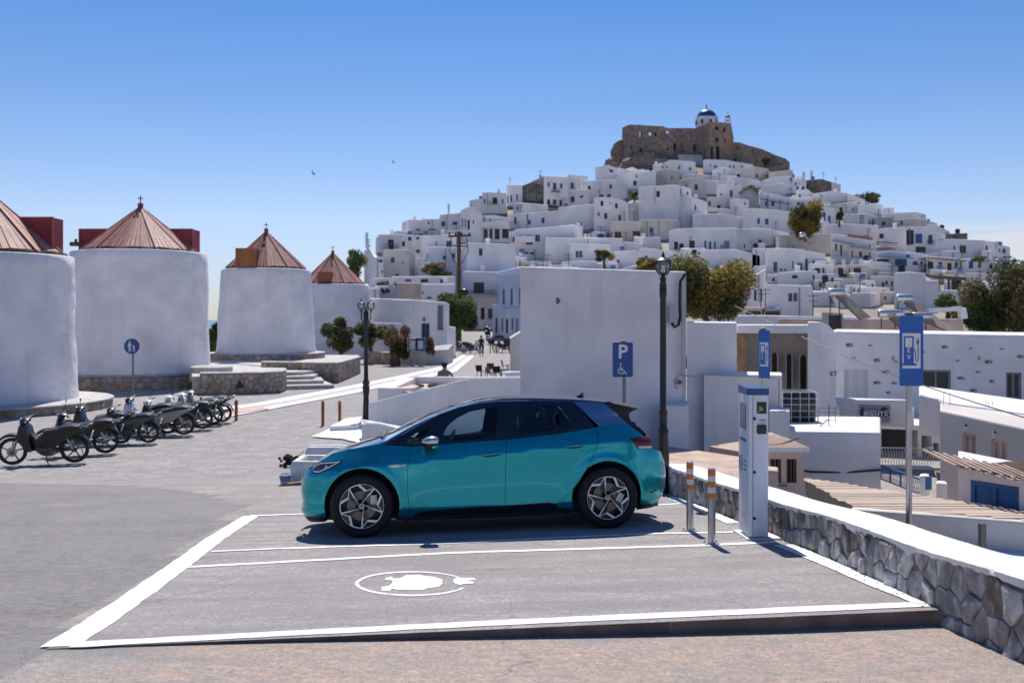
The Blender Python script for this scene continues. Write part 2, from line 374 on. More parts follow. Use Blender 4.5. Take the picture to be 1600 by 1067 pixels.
TARPX = [(-400, 760), (0, 752), (200, 756), (330, 772), (385, 790), (300, 850), (200, 920), (60, 1012), (-30, 1085), (-200, 1200), (-900, 1200)]
TARP = [on_plane(*p) for p in TARPX]
def inpoly(x, y, P):
    c = False; j = len(P) - 1
    for i in range(len(P)):
        xi, yi, xj, yj = P[i][0], P[i][1], P[j][0], P[j][1]
        if (yi > y) != (yj > y) and x < (xj - xi) * (y - yi) / (yj - yi) + xi: c = not c
        j = i
    return c
def build_ground():
    ys = [-12]
    while ys[-1] < 190: ys.append(ys[-1] + (0.3 if 2 < ys[-1] < 26 else 0.9 if ys[-1] < 50 else 2.2))
    ys += [230, 320, 500]
    xs = [-300, -150, -90, -70]
    while xs[-1] < 14: xs.append(xs[-1] + (2.5 if xs[-1] < -22 else 0.8 if xs[-1] < -7 else 0.3))
    while xs[-1] < 70: xs.append(xs[-1] + 1.6)
    xs += [110, 200, 320]
    v = []; at_t = []; at_p = []; at_o = []
    for y in ys:
        for x in xs:
            g = G(x, y) - (0.008 if y < 18 and x < wall_x(y) else 0.02)
            if y > 190: g -= (y - 190) * 0.12
            if x < -70 or x > 70: g -= (abs(x) - 70) * 0.1
            v.append((x, y, g))
            at_t.append(1.0 if inpoly(x, y, TARP) else 0.0)
            at_p.append(sstep(17.5, 19.5, y + 0.08 * x) if x < 2.4 else 0)
            at_o.append(sstep(8.4, 6.4, y + 0.12 * x) * sstep(-4.5, -1, x) if y < 10 else 0.35 * sstep(14, 17, y) * sstep(20, 17, y))
    nx = len(xs); f = [(j * nx + i, j * nx + i + 1, (j + 1) * nx + i + 1, (j + 1) * nx + i) for j in range(len(ys) - 1) for i in range(nx - 1)]
    b = MB(); b.add(v, f); o = b.build('ground', MT['ground'], kind='structure', smooth=60)
    for nm, a in (('tar', at_t), ('pave', at_p), ('ochre', at_o)):
        t = o.data.attributes.new(nm, 'FLOAT', 'POINT'); t.data.foreach_set('value', a)
build_ground()
# sea
b = MB(); b.add([(-9000, 90, -34), (-9000, 15000, -34), (9000, 15000, -34), (9000, 90, -34)], [(0, 1, 2, 3)])
MT['sea'] = mat('aegean_water', (0.02, 0.07, 0.14), 0.25, var=0.2, vscale=0.02, bump=0.3, bscale=0.3, bdist=0.4)
b.build('sea', MT['sea'], kind='structure')

# parking slab: a raised concrete sheet, its lines painted on it
SL = [on_plane(*p) for p in [(72, 1013), (392, 803), (640, 795), (1040, 772)]] + [p for p in WALLF[1:8] if True]
def poly_grid(outline, step, zf, extra=(), border=0.25):
    pts = [Vector((p[0], p[1])) for p in outline]; dense = []
    for i, p in enumerate(pts):
        q = pts[(i + 1) % len(pts)]; n = max(1, int((q - p).length / border))
        for k in range(n): dense.append(p.lerp(q, k / n))
    n0 = len(dense); edges = [(i, (i + 1) % n0) for i in range(n0)]; allp = list(dense)
    x0 = min(p.x for p in pts); x1 = max(p.x for p in pts); y0 = min(p.y for p in pts); y1 = max(p.y for p in pts)
    y = y0 + step * 0.5
    while y < y1:
        x = x0 + step * 0.5
        while x < x1:
            if inpoly(x, y, pts): allp.append(Vector((x, y)))
            x += step
        y += step
    r = delaunay_2d_cdt(allp, edges, [], 1, 1e-6)
    return r[0], r[2], dense
def sheet(name, outline, zf, m, step=0.4, wob=0, border=0.25, **kw):
    ol = outline
    v, f, dense = poly_grid(ol, step, zf, border=border)
    vs = []; f = [t if (v[t[1]] - v[t[0]]).cross(v[t[2]] - v[t[0]]) > 0 else tuple(t)[::-1] for t in f]
    for i, p in enumerate(v):
        x, y = p.x, p.y
        if wob and i < len(dense):
            x += (noise.noise(Vector((x * 5, y * 5, 1.3))) + 0.6 * noise.noise(Vector((x * 17, y * 17, 1.3)))) * wob; y += (noise.noise(Vector((x * 5, y * 5, 7.7))) + 0.6 * noise.noise(Vector((x * 17, y * 17, 3.3)))) * wob
        vs.append((x, y, zf(x, y)))
    b = MB(); b.add(vs, f); return b.build(name, m, **kw)
slabz = lambda x, y: plane(x, y)
slab = sheet('parking_slab', SL, slabz, MT['slab'], 0.5, kind='structure')
# front edge of the slab: a low concrete step that grows towards the wall
EDGE = []
for i in range(61):
    t = i / 60; px = lerp(72, 1476, t); py = 1013 - (px - 72) * 0.0458 - 2.5 * math.sin(t * 3.1); EDGE.append(on_plane(px, py))
EDGE[-1] = WALLF[7].copy()
b = MB(); vs = []
for i, p in enumerate(EDGE):
    w = 0.012 * noise.noise(Vector((p.x * 2.3, 0, 0)))
    vs += [(p.x, p.y + 0.02, plane(p.x, p.y) - 0.001), (p.x, p.y - 0.015 + w, plane(p.x, p.y) - 0.008), (p.x, p.y - 0.03 + w, plane(p.x, p.y) - 0.35), (p.x, p.y + 0.3, plane(p.x, p.y) - 0.35)]
fs = [(i * 4 + k, i * 4 + k + 1, i * 4 + k + 5, i * 4 + k + 4) for i in range(60) for k in range(3)]
MT['step_conc'] = mat('damp_concrete', (0.25, 0.195, 0.165), 0.9, var=0.35, vscale=4, bump=0.5, bscale=25, stain=((0.55, 0.53, 0.5), 3.2, 0.66, (3, 1, 0.4), 0.7))  # darker and browner than the slab concrete, with pale random marks
b.add(vs, fs); b.build('slab_step', MT['step_conc'], kind='structure', smooth=40)

MT['road_paint'] = mat('road_paint', (0.78, 0.78, 0.78), 0.6, var=0.1, vscale=6, bump=0.35, bscale=60, stain=((0.42, 0.4, 0.39), 7, 0.56, (1, 1, 1), 0.75), bdist=0.008)
MT['road_paint_blue'] = mat('blue_road_paint', (0.07, 0.2, 0.46), 0.6, var=0.15, vscale=6, bump=0.3, bscale=60, bdist=0.008)
pz = lambda x, y: plane(x, y) + 0.004
def stripe(name, pxs, w0, w1=None, m='road_paint', lift=0.004, wob=0.012, **kw):
    """painted line along traced points, w0..w1 metres wide"""
    P = [on_plane(*p) for p in pxs]; n = len(P); L_, R_ = [], []
    for i, p in enumerate(P):
        d = (P[min(i + 1, n - 1)] - P[max(i - 1, 0)]); d.z = 0; d.normalize(); nn = Vector((-d.y, d.x, 0)); w = lerp(w0, w1 or w0, i / (n - 1)) / 2
        L_.append(p + nn * w); R_.append(p - nn * w)
    return sheet(name, L_ + R_[::-1], lambda x, y: plane(x, y) + lift, MT[m], 0.2, wob, 0.07, kind='structure', **kw)
stripe('marking_left_line', [(92, 1010), (150, 974), (215, 929), (290, 876), (335, 842), (392, 806)], 0.24, 0.22)
stripe('marking_front_line', [(px, 1013 - (px - 72) * 0.0458 - 2.5 * math.sin((px - 72) / 1404 * 3.1) - 3.2 - px * 0.0018) for px in range(112, 1470, 75)] + [(1462, 941)], 0.14, 0.16, lift=0.005)
stripe('marking_wall_line', [(1452, 943), (1375, 914), (1293, 879), (1224, 852)], 0.2, 0.2, lift=0.008)
stripe('marking_wall_line_far', [(1147, 818), (1094, 795), (1046, 777)], 0.18, 0.16, lift=0.008)
stripe('marking_bay_line', [(292, 886), (500, 875), (700, 864), (900, 858), (1100, 852), (1212, 847)], 0.1, 0.12, lift=0.005)
stripe('marking_bay_line_blue_near_car', [(330, 862), (440, 857)], 0.085, lift=0.0065)
stripe('marking_blue_line', [(440, 857), (560, 853), (700, 849), (860, 841), (1000, 834.5)], 0.095, m='road_paint', lift=0.005)
stripe('marking_bay_line_right', [(1000, 834.5), (1100, 832.5), (1165, 831)], 0.1, lift=0.0065)
stripe('marking_far_line', [(390, 806), (480, 803)], 0.1, lift=0.0065)
stripe('marking_far_line_right', [(1010, 790), (1075, 786)], 0.1, lift=0.005)
# electric-vehicle symbol: ring, car body and plug
def ring(cx, cy, rx, ry, a0, a1, w, n=60):
    o, i_ = [], []
    for k in range(n + 1):
        a = R(lerp(a0, a1, k / n)); ww = w * (0.55 + 0.45 * abs(math.sin(a * 0.5 + 0.3)))
        o.append((cx + rx * math.cos(a), cy + ry * math.sin(a))); i_.append((cx + (rx - ww) * math.cos(a), cy + (ry - ww * 0.42) * math.sin(a)))
    return [on_plane(*p) for p in o + i_[::-1]]
sheet('marking_ring', ring(643, 912, 88, 19.5, 20, 338, 6), pz, MT['road_paint'], 0.3, 0.004, 0.05, kind='structure')
CARPX = [(602, 903), (612, 901), (614, 904), (626, 903), (634, 899), (655, 898), (664, 900), (676, 901), (690, 905), (691, 912), (686, 917), (668, 919), (660, 922), (625, 922), (612, 920), (610, 923), (597, 923), (596, 917), (607, 916), (613, 911), (613, 907), (601, 906)]
sheet('marking_car', [on_plane(*p) for p in CARPX], pz, MT['road_paint'], 0.1, 0.004, 0.04, kind='structure')
sheet('marking_plug', [on_plane(*p) for p in [(710, 904), (718, 902), (727, 903), (742, 903), (743, 906), (730, 907), (741, 909), (740, 912), (726, 912), (720, 914), (711, 912), (708, 908)]], pz, MT['road_paint'], 0.1, 0.004, 0.04, kind='structure')
# ------------------------------------------------------------ the turquoise hatchback
MT['teal'] = mat('turquoise_paint', (0.0, 0.33, 0.40), 0.25, 0.75, coat=0.6, spec=0.5)
MT['blue_silver'] = mat('blue_grey_pillar_paint', (0.10, 0.20, 0.36), 0.3, 0.5, coat=1.0)
MT['rail_silver'] = mat('dark_silver_roof_rail', (0.08, 0.12, 0.22), 0.16, 0.7, coat=1.0)
MT['glass_clear'] = None
def glass(name, tint, a):
    m = bpy.data.materials.new(name); m.use_nodes = True; N, L = m.node_tree.nodes, m.node_tree.links
    g = N.new('ShaderNodeBsdfGlossy'); g.inputs['Roughness'].default_value = 0.02; g.inputs['Color'].default_value = (1, 1, 1, 1)
    t = N.new('ShaderNodeBsdfTransparent'); t.inputs[0].default_value = (*tint, 1)
    fr = N.new('ShaderNodeFresnel'); fr.inputs[0].default_value = 1.5; ms = N.new('ShaderNodeMixShader')
    ad = N.new('ShaderNodeMath'); ad.operation = 'ADD'; ad.inputs[1].default_value = a; ad.use_clamp = True; L.new(fr.outputs[0], ad.inputs[0])
    L.new(ad.outputs[0], ms.inputs[0]); L.new(t.outputs[0], ms.inputs[1]); L.new(g.outputs[0], ms.inputs[2]); L.new(ms.outputs[0], N['Material Output'].inputs[0]); return m
MT['glass_clear'] = glass('clear_glass', (0.68, 0.80, 0.83), 0.0)
MT['glass_dark'] = glass('privacy_glass', (0.10, 0.12, 0.13), 0.02)
MT['glass_lamp'] = glass('lamp_glass', (0.85, 0.9, 0.95), 0.05)
MT['cabin'] = mat('cabin_black', (0.02, 0.021, 0.023), 0.8)
MT['cabin_light'] = mat('cabin_pale_trim', (0.22, 0.25, 0.26), 0.7)
MT['satin_silver'] = mat('satin_silver', (0.55, 0.55, 0.58), 0.25, 0.8, coat=0.5)
MT['wheel_grey'] = mat('dark_grey_wheel', (0.03, 0.03, 0.033), 0.35, 0.4, coat=0.4)
MT['wheel_silver'] = mat('machined_wheel', (0.74, 0.74, 0.76), 0.35, 0.5)
MT['disc_steel'] = mat('brake_disc', (0.24, 0.19, 0.155), 0.45, 0.5)
MT['red_lens'] = mat('red_lens', (0.12, 0.006, 0.004), 0.35, coat=0.15)
MT['clear_lens'] = mat('clear_lens', (0.55, 0.55, 0.56), 0.15, coat=1.0)
MT['lamp_inner'] = mat('lamp_inner', (0.10, 0.11, 0.13), 0.25, 0.6)
CF = on_plane(566, 841); CR = on_plane(951, 826)
ex = (CR - CF).normalized(); nrm = Vector((-0.02, 0.0753, 1)).normalized(); ey = nrm.cross(ex).normalized(); ez = ex.cross(ey)
CW = 0.905
C0 = CF + ey * CW                                  # car origin: on the ground, under the front axle, on the centre line
CM = Matrix(((ex.x, ey.x, ez.x, C0.x), (ex.y, ey.y, ez.y, C0.y), (ex.z, ey.z, ez.z, C0.z), (0, 0, 0, 1)))
CMI = CM.inverted()
def car_px(X, Y, yl):
    """photo point (zoom crop 440,590 scale 2.5806) -> car (x, z) on the lateral plane y = yl"""
    px, py = 440 + X / 2.5806, 590 + Y / 2.5806
    o = CMI @ Vector((0, 0, 0)); d = (CMI.to_3x3() @ at(px, py, 1.0)); t = (yl - o.y) / d.y; p = o + d * t
    return p.x, p.z
def cp(pts, ins=0.0): return [car_px(X, Y, -CW + ins) for X, Y in pts]
WB = car_px(1318, 488, -CW)[0] - car_px(325, 526, -CW)[0]
XF, XR = car_px(323, 526, -CW)[0], car_px(1319, 488, -CW)[0]
WR = 0.348
car = empty('parked_car', C0, 'turquoise five door electric hatchback with black roof parked in the painted bay', 'car'); car.matrix_world = CM
bpy.context.view_layer.update()
# centre-line silhouette (top), from the photograph on the plane y=0
TOPC = sorted(car_px(X, Y, 0.0 if X > 420 else -0.35) for X, Y in [(120, 362), (150, 335), (200, 304), (262, 281), (330, 260), (405, 238), (450, 214), (520, 178), (600, 143), (700, 107), (800, 82), (893, 73), (1000, 71.5), (1100, 74), (1200, 79), (1300, 91), (1380, 103), (1437, 119)])
# side-shell upper edge (hood shut line, then outer edge of the roof)
EDGE_T = sorted([*cp([(112, 372), (150, 340), (200, 312), (262, 292), (330, 279), (415, 262)], 0.12), *cp([(430, 248), (520, 197), (600, 160), (700, 122), (800, 95), (893, 84), (1000, 82), (1100, 84), (1200, 88), (1300, 97), (1437, 124)], 0.30)])
NX, TX = -0.71, WB + 0.83                         # nose and tail on the centre line
XM = (NX + TX) / 2
def a_end(x, z):
    if x < XM:
        nose = interp([(0.1, -0.62), (0.2, -0.68), (0.26, -0.72), (0.36, -0.70), (0.5, -0.72), (0.66, -0.705), (0.76, -0.65), (0.84, -0.56), (0.95, -0.42), (1.2, -0.2)], z); return XM - nose
    tail = interp([(0.15, 0.62), (0.22, 0.74), (0.3, 0.79), (0.42, 0.83), (0.55, 0.84), (0.7, 0.83), (0.8, 0.80), (0.88, 0.76), (1.0, 0.73), (1.05, 0.64), (1.12, 0.56), (1.2, 0.49), (1.28, 0.47), (1.34, 0.57), (1.5, 0.62)], z); return WB + tail - XM
NSE = 4.6
CREASE = [(-0.7, 0.70), (0.0, 0.78), (0.55, 0.80), (1.6, 0.885), (2.6, 0.955), (3.4, 0.97)]
BELT = sorted(cp([(415, 272), (540, 279), (700, 264), (910, 250), (1100, 230), (1270, 202), (1480, 170)], 0.05))
def hw(x, z):
    """half width of the body at (x, z), before the plan-view rounding"""
    zc = interp(CREASE, x); zb = max(zc + 0.04, interp(BELT, x))
    if z <= zc:
        d = zc - z; w = 0.897 - 0.085 * d - 0.03 * d * d
        w += 0.012 * math.exp(-((d - 0.0) / 0.10) ** 2) * 0
        w -= 0.007 * math.exp(-((z - 0.40) / 0.13) ** 2) * sstep(0.3, 1.0, x) * sstep(2.6, 1.8, x)
        w -= 0.05 * sstep(0.30, 0.18, z)
    else:
        w = 0.897 - 0.30 * min(z - zc, zb - zc) - 0.20 * max(0, min(z, zb) - zc - 0.1) ** 1.0
        if z > zb:
            e = z - zb; w -= 0.30 * e + 0.42 * e * e
    for cx in (0.0, WB):
        r = math.hypot(x - cx, z - WR); w += 0.022 * math.exp(-((r - 0.43) / 0.07) ** 2) * (1 if z < 0.9 else 0)
    return w
def yside(x, z):
    a = a_end(x, z); t = abs(x - XM) / a
    if t >= 1: return 0.0
    return hw(x, z) * (1 - t ** NSE) ** (1 / NSE)
def q2x(q, z):
    s = -1 if q < 0 else 1; aq = abs(q)
    if aq <= 0.72: t = aq
    else:
        w0 = math.asin(0.72 ** (NSE / 2)); w = w0 + (aq - 0.72) / 0.28 * (math.pi / 2 - w0); t = min(1, math.sin(min(w, math.pi / 2)) ** (2 / NSE))
    return XM + s * t * a_end(XM + s, z)
def x2q(x, z):
    s = -1 if x < XM else 1; t = min(1.0, abs(x - XM) / a_end(x, z))
    if t <= 0.72: return s * t
    w0 = math.asin(0.72 ** (NSE / 2)); return s * (0.72 + 0.28 * (math.asin(min(1, t ** (NSE / 2))) - w0) / (math.pi / 2 - w0))
def spt(q, z, off=0.0):
    x = q2x(q, z); y = -yside(x, z)
    return Vector((x, y, z))
def snorm(q, z):
    e = 0.004; a = spt(max(-1, q - e), z); b = spt(min(1, q + e), z); c = spt(q, z - 0.006); d = spt(q, z + 0.006)
    n = (b - a).cross(d - c)
    if n.length < 1e-9: n = Vector((-1 if q < 0 else 1, 0, 0))
    n.normalize()
    return n
def dens(poly, st=0.03):
    o = []
    for i, p in enumerate(poly):
        q = poly[(i + 1) % len(poly)]; n = max(1, int(math.dist(p, q) / st)); o += [(lerp(p[0], q[0], k / n), lerp(p[1], q[1], k / n)) for k in range(n)]
    return o
def shrink(poly, d):
    A = sum(poly[i][0] * poly[(i + 1) % len(poly)][1] - poly[(i + 1) % len(poly)][0] * poly[i][1] for i in range(len(poly)))
    s = 1 if A > 0 else -1; out = []; n = len(poly)
    for i in range(n):
        p0, p, p1 = Vector(poly[i - 1]), Vector(poly[i]), Vector(poly[(i + 1) % n])
        e0 = (p - p0); e1 = (p1 - p)
        if e0.length < 1e-6 or e1.length < 1e-6: out.append(tuple(p)); continue
        e0.normalize(); e1.normalize(); n0 = Vector((-e0.y, e0.x)) * s; n1 = Vector((-e1.y, e1.x)) * s; b = n0 + n1
        if b.length < 0.3: b = n0
        b = b / max(0.5, b.dot(n0)); out.append(tuple(p + b * d))
    return out
def patch(name, poly, m, off=0.0, holes=(), gap=0.0022, st=0.035, parent=None, side=(-1, 1), label=None, far_m=None, zlift=None):
    """body panel: side-view outline (x, z) laid on the body surface, near side and its mirror image"""
    poly = [p for i, p in enumerate(poly) if i == 0 or math.dist(p, poly[i - 1]) > 1e-4]
    pl = shrink(poly, gap) if gap else poly
    A = dens(pl, st); allp = []; edges = []
    def addloop(lp):
        n0 = len(allp); allp.extend(Vector((x2q(x, z), z)) for x, z in lp); n = len(lp); edges.extend((n0 + i, n0 + (i + 1) % n) for i in range(n))
    addloop(A)
    for h in holes: addloop(dens(h, st))
    qs = [p.x for p in allp]; zs = [p.y for p in allp]; Q = [Vector((p.x, p.y)) for p in allp[:len(A)]]
    dq = st / 2.1; q = -1.0; qg = []
    while q <= 1.0: qg.append(q); q += dq
    z = min(zs) + st / 2; HQ = [[(x2q(x, zz), zz) for x, zz in h] for h in holes]
    while z < max(zs):
        for q in qg:
            if min(qs) < q < max(qs) and inpoly(q, z, Q): allp.append(Vector((q, z)))
        z += st
    v, e, f, *_ = delaunay_2d_cdt(allp, edges, [], 1, 1e-6)
    if holes:
        f = [t for t in f if not any(inpoly(sum(v[i].x for i in t) / 3, sum(v[i].y for i in t) / 3, h) for h in HQ)]
    objs = []
    for sgn in side:
        b = MB(); co = []; nn = []
        for p in v:
            P = spt(p.x, p.y); N_ = snorm(p.x, p.y); P = P + N_ * off
            if sgn > 0: P.y = -P.y; N_ = Vector((N_.x, -N_.y, N_.z))
            co.append(P); nn.append(N_)
        # thin skin turned inwards along the edge, so panel gaps are real
        b.add(co, [tuple(t) for t in f] if sgn < 0 else [tuple(t)[::-1] for t in f])
        o = b.build(name, m if sgn < 0 or not far_m else far_m, car, label=label)
        me = o.data; me.polygons.foreach_set('use_smooth', [True] * len(me.polygons))
        # make faces agree with the outward normals
        bad = 0
        for pgn in me.polygons:
            if pgn.normal.dot(nn[pgn.vertices[0]]) < 0: bad += 1
        if bad > len(me.polygons) / 2: me.flip_normals()
        me.normals_split_custom_set_from_vertices([tuple(n) for n in nn])
        objs.append(o)
    return objs
def arc_xz(cx, cz, r, a0, a1, n=22): return [(cx + r * math.cos(R(lerp(a0, a1, k / n))), cz + r * math.sin(R(lerp(a0, a1, k / n)))) for k in range(n + 1)]
def et(x): return interp(EDGE_T, x)
AR = 0.415
zlow = 0.20
# key outline curves in car metres
DF = cp([(523, 279), (512, 330), (508, 380), (508, 450), (513, 510), (520, 566)], 0.03)     # front door leading edge, top to bottom
DM = cp([(908, 250), (904, 300), (903, 400), (903, 517)], 0.03)                               # between the doors
DR = cp([(1270, 202), (1279, 226), (1275, 262), (1258, 310), (1232, 362), (1200, 415), (1165, 462), (1112, 512)], 0.03)
SILLT = cp([(520, 566), (556, 542), (700, 530), (903, 517), (1080, 504), (1112, 512)], 0.02)
DLO_LOW = cp([(415, 272), (523, 279), (620, 272), (700, 264), (908, 250), (1100, 228), (1270, 202)], 0.06)
DLO_TOP = cp([(1180, 98), (1000, 95), (880, 97), (800, 104), (720, 121), (640, 149), (560, 189), (480, 234), (415, 272)], 0.20)
LAMP_H = cp([(118, 388), (120, 365), (150, 345), (244, 334), (240, 342), (200, 365), (150, 388)], 0.12)
LAMP_T = cp([(1405, 246), (1440, 241), (1500, 236), (1506, 262), (1503, 288), (1438, 288)], 0.10)
QP = cp([(1180, 98), (1300, 100), (1404, 186), (1275, 196)], 0.18)
def below(curve): return interp(sorted(curve), 0)
fa0 = car_px(470, 560, -CW)[0]
# --- front door (body colour part below the glass line)
low_f = [p for p in DLO_LOW if DF[0][0] < p[0] < DM[0][0]]; low_r = [p for p in DLO_LOW if DM[0][0] < p[0] < DR[0][0]]
sl_f = [p for p in SILLT if DF[-1][0] < p[0] < DM[-1][0]]; sl_r = [p for p in SILLT if DM[-1][0] < p[0] < DR[-1][0]]
fd = patch('door', [DF[0]] + low_f + DM + sl_f[::-1] + DF[::-1][:-1], MT['teal'])
rd = patch('door', [DM[0]] + low_r + DR + sl_r[::-1] + DM[::-1][:-1], MT['teal'])
# --- front fender
fen_top = [(x, et(x) - 0.004) for x in [-0.42, -0.3, -0.15, 0.0, 0.15, 0.3]]
BUMP_F = cp([(232, 342), (225, 370), (215, 395)], 0.08)
a0 = math.degrees(math.asin((0.205 - WR) / AR))
farc = arc_xz(XF, WR, AR, 128, a0 + 2)
fen = [LAMP_H[3], LAMP_H[2], LAMP_H[1]] + [(x, z - 0.004) for x, z in EDGE_T if x < -0.45] + [p for p in fen_top] + [DLO_LOW[0], DF[0]] + DF[1:] + [(DF[-1][0] - 0.03, 0.205)] + farc[::-1] + [LAMP_H[4]]
patch('fender', fen, MT['teal'])
# --- front bumper with headlamp notch
nose_z = [0.20, 0.3, 0.4, 0.5, 0.6, 0.66]
bum = [(-0.9, z) for z in (0.22, 0.3, 0.4, 0.5, 0.6, 0.665)]
bum = [(q2x(-1, z) + 0.0005, z) for z in (0.22, 0.3, 0.4, 0.5, 0.6, 0.67)] + [(EDGE_T[0][0] - 0.03, EDGE_T[0][1] - 0.01), EDGE_T[0], LAMP_H[1], LAMP_H[0]] + [LAMP_H[6], LAMP_H[5], LAMP_H[4]] + arc_xz(XF, WR, AR, 128, 180 - a0 - 2)
patch('bumper', bum, MT['teal'])
patch('headlight', LAMP_H, MT['lamp_inner'], gap=0.003)
# a rim of light guide and a projector inside each headlamp, under a clear lens
for i, s in enumerate((-1, 1)):
    b = MB(); L2 = shrink(LAMP_H, 0.016); pts = []
    for x, z in dens(L2, 0.02):
        P = spt(x2q(x, z), z) + snorm(x2q(x, z), z) * 0.004; pts.append((P.x, P.y * -s, P.z) if s > 0 else tuple(P))
    b.tube(pts, 0.0075, 6, closed=True); b.build('light_guide', MT['clear_lens'], car, smooth=40)
    b = MB(); cx = sum(p[0] for p in LAMP_H) / 7 - 0.0; cz = sum(p[1] for p in LAMP_H) / 7; P = spt(x2q(cx, cz), cz)
    b.ball((P.x + 0.01, P.y * (1 if s < 0 else -1), P.z - 0.01), 0.024, 10); b.build('projector', MT['chrome'], car, smooth=60)
# front lower lip and grille
patch('front_lip', [(q2x(-1, z) + 0.0008, z) for z in (0.15, 0.22)] + [(-0.6, 0.225), (-0.41, 0.215), (-0.42, 0.165), (-0.6, 0.15)], MT['black_plastic'], gap=0.001, off=0.002)
# --- rear quarter panel
qarc = arc_xz(XR, WR, AR, 180 - a0 - 2 - 2, 62)
HX = cp([(1404, 186), (1470, 238)], 0.12)
BR = cp([(1405, 315), (1430, 370), (1452, 400)], 0.08)
qtr = [DR[-1], (DR[-1][0] + 0.02, 0.235)] + [(XR - math.sqrt(AR ** 2 - (0.235 - WR) ** 2), 0.235)] + arc_xz(XR, WR, AR, 180 + 15.8, 48) + [BR[1], BR[0], LAMP_T[0], LAMP_T[1], HX[1], HX[0], QP[3], DR[0]] + DR[1:-1]
patch('quarter_panel', qtr, MT['teal'])
rb = [BR[0], BR[1]] + arc_xz(XR, WR, AR, 48, -14) + [(XR + 0.46, 0.235), (XR + 0.62, 0.225)] + [(q2x(1, z) - 0.0005, z) for z in (0.26, 0.35, 0.45, 0.55, 0.65, 0.75, 0.82)] + [LAMP_T[4], LAMP_T[5], LAMP_T[0]]
patch('bumper', rb, MT['teal'])
patch('tail_light', LAMP_T, MT['red_lens'], gap=0.002)
lt = cp([(1440, 276), (1502, 276), (1502, 286), (1440, 287)], 0.10); patch('reversing_light', lt, MT['clear_lens'], off=0.003, gap=0.001)
rf = cp([(1497, 466), (1530, 452), (1533, 460), (1505, 472)], 0.05); patch('reflector', rf, MT['red_lens'], off=0.003, gap=0)
patch('rear_lip', [(XR + 0.40, 0.20), (XR + 0.42, 0.235), (XR + 0.62, 0.227)] + [(q2x(1, z) - 0.001, z) for z in (0.25, 0.2, 0.17)] + [(XR + 0.5, 0.175)], MT['black_plastic'], gap=0, off=0.004)
# --- black sill
sill = [(DF[-1][0] - 0.02, DF[-1][1] - 0.005)] + [(p[0], p[1]) for p in SILLT[1:]] + [(DR[-1][0] + 0.02, 0.235), (XR - 0.45, 0.232), (XR - 0.46, 0.165), (1.4, 0.155), (XF + 0.47, 0.16), (XF + 0.43, 0.205)]
patch('sill', sill, MT['black_gloss'], gap=0.001, off=-0.004)
# --- upper black band with its window openings
W1 = cp([(483, 261), (540, 226), (603, 197), (585, 222), (553, 266)], 0.13)
W2 = cp([(678, 258), (664, 246), (652, 226), (668, 196), (705, 165), (760, 138), (820, 126), (868, 122), (872, 140), (862, 222), (852, 236), (760, 250)], 0.16)
W3 = cp([(962, 226), (953, 214), (955, 130), (962, 116), (1104, 113), (1104, 209), (1030, 219)], 0.16)
W4 = cp([(1117, 118), (1158, 152), (1167, 200), (1117, 207)], 0.16)
DLO = DLO_LOW + [DLO_TOP[0]] + DLO_TOP[1:-1]
patch('window_surround', DLO, MT['black_gloss'], holes=[W1, W2, W3, W4], gap=0.0, off=0.001, st=0.03)
patch('window', W1, MT['glass_clear'], gap=0, off=-0.004); patch('window', W2, MT['glass_clear'], gap=0, off=-0.004)
patch('window', W3, MT['glass_dark'], gap=0, off=-0.004); patch('window', W4, MT['glass_dark'], gap=0, off=-0.004)
WS = cp([(560, 271), (612, 262), (700, 258), (860, 240), (908, 236), (908, 248), (700, 262), (560, 277)], 0.1)
# --- roof rail strip between the black band and the roof
rail_top = [(x, et(x)) for x in [DLO_TOP[-1][0] - 0.02 + k * 0.1 for k in range(0, 27)] if x < QP[1][0]]
rail = [DLO_TOP[-1]] + DLO_TOP[::-1][1:] + [QP[0], QP[1]] + rail_top[::-1]
patch('roof_rail', rail, MT['rail_silver'], gap=0.001)
lowrail = [(x, z) for x, z in DLO_TOP[::-1]]; hi_ = [(x, z + 0.012) for x, z in lowrail]
patch('chrome_trim', lowrail[1:-1] + hi_[1:-1][::-1], MT['satin_silver'], gap=0, off=0.004)
# --- blue-grey rear pillar with its printed honeycomb
patch('rear_pillar', QP, MT['blue_silver'], gap=0.001)
b = MB(); u0, u1 = QP[3], QP[2]
for j in range(4):
    for i in range(19):
        t = (i + 0.5 * (j % 2)) / 19; x = lerp(u0[0] - 0.02 * j, u1[0] - 0.035 * j, t); z = lerp(u0[1], u1[1], t) + 0.008 + j * 0.0165
        if x < lerp(QP[0][0], QP[3][0], clamp(1 - (z - u0[1]) / (QP[0][1] - u0[1]), 0, 1)) + 0.03: continue
        r = 0.0058 - j * 0.0009; q = x2q(x, z); P = spt(q, z); N_ = snorm(q, z); U = Vector((1, 0, 0)) - N_ * N_.x; U.normalize(); V = N_.cross(U)
        b.add([P + N_ * 0.0015 + U * (r * 1.25 * math.cos(R(60 * k))) + V * (r * math.sin(R(60 * k))) for k in range(6)], [tuple(range(6))])
b.build('honeycomb_print', MT['teal'], car)
# --- black hatch side and rear spoiler
HS = cp([(1300, 99), (1437, 122), (1420, 138), (1415, 155), (1425, 185), (1470, 238)], 0.12)
hs_poly = [QP[1], (QP[1][0] + 0.1, et(QP[1][0] + 0.1)), HS[1], HS[2], HS[3], HS[4], HX[1], HX[0]]
patch('tailgate_side', hs_poly, MT['cabin'], gap=0.001)
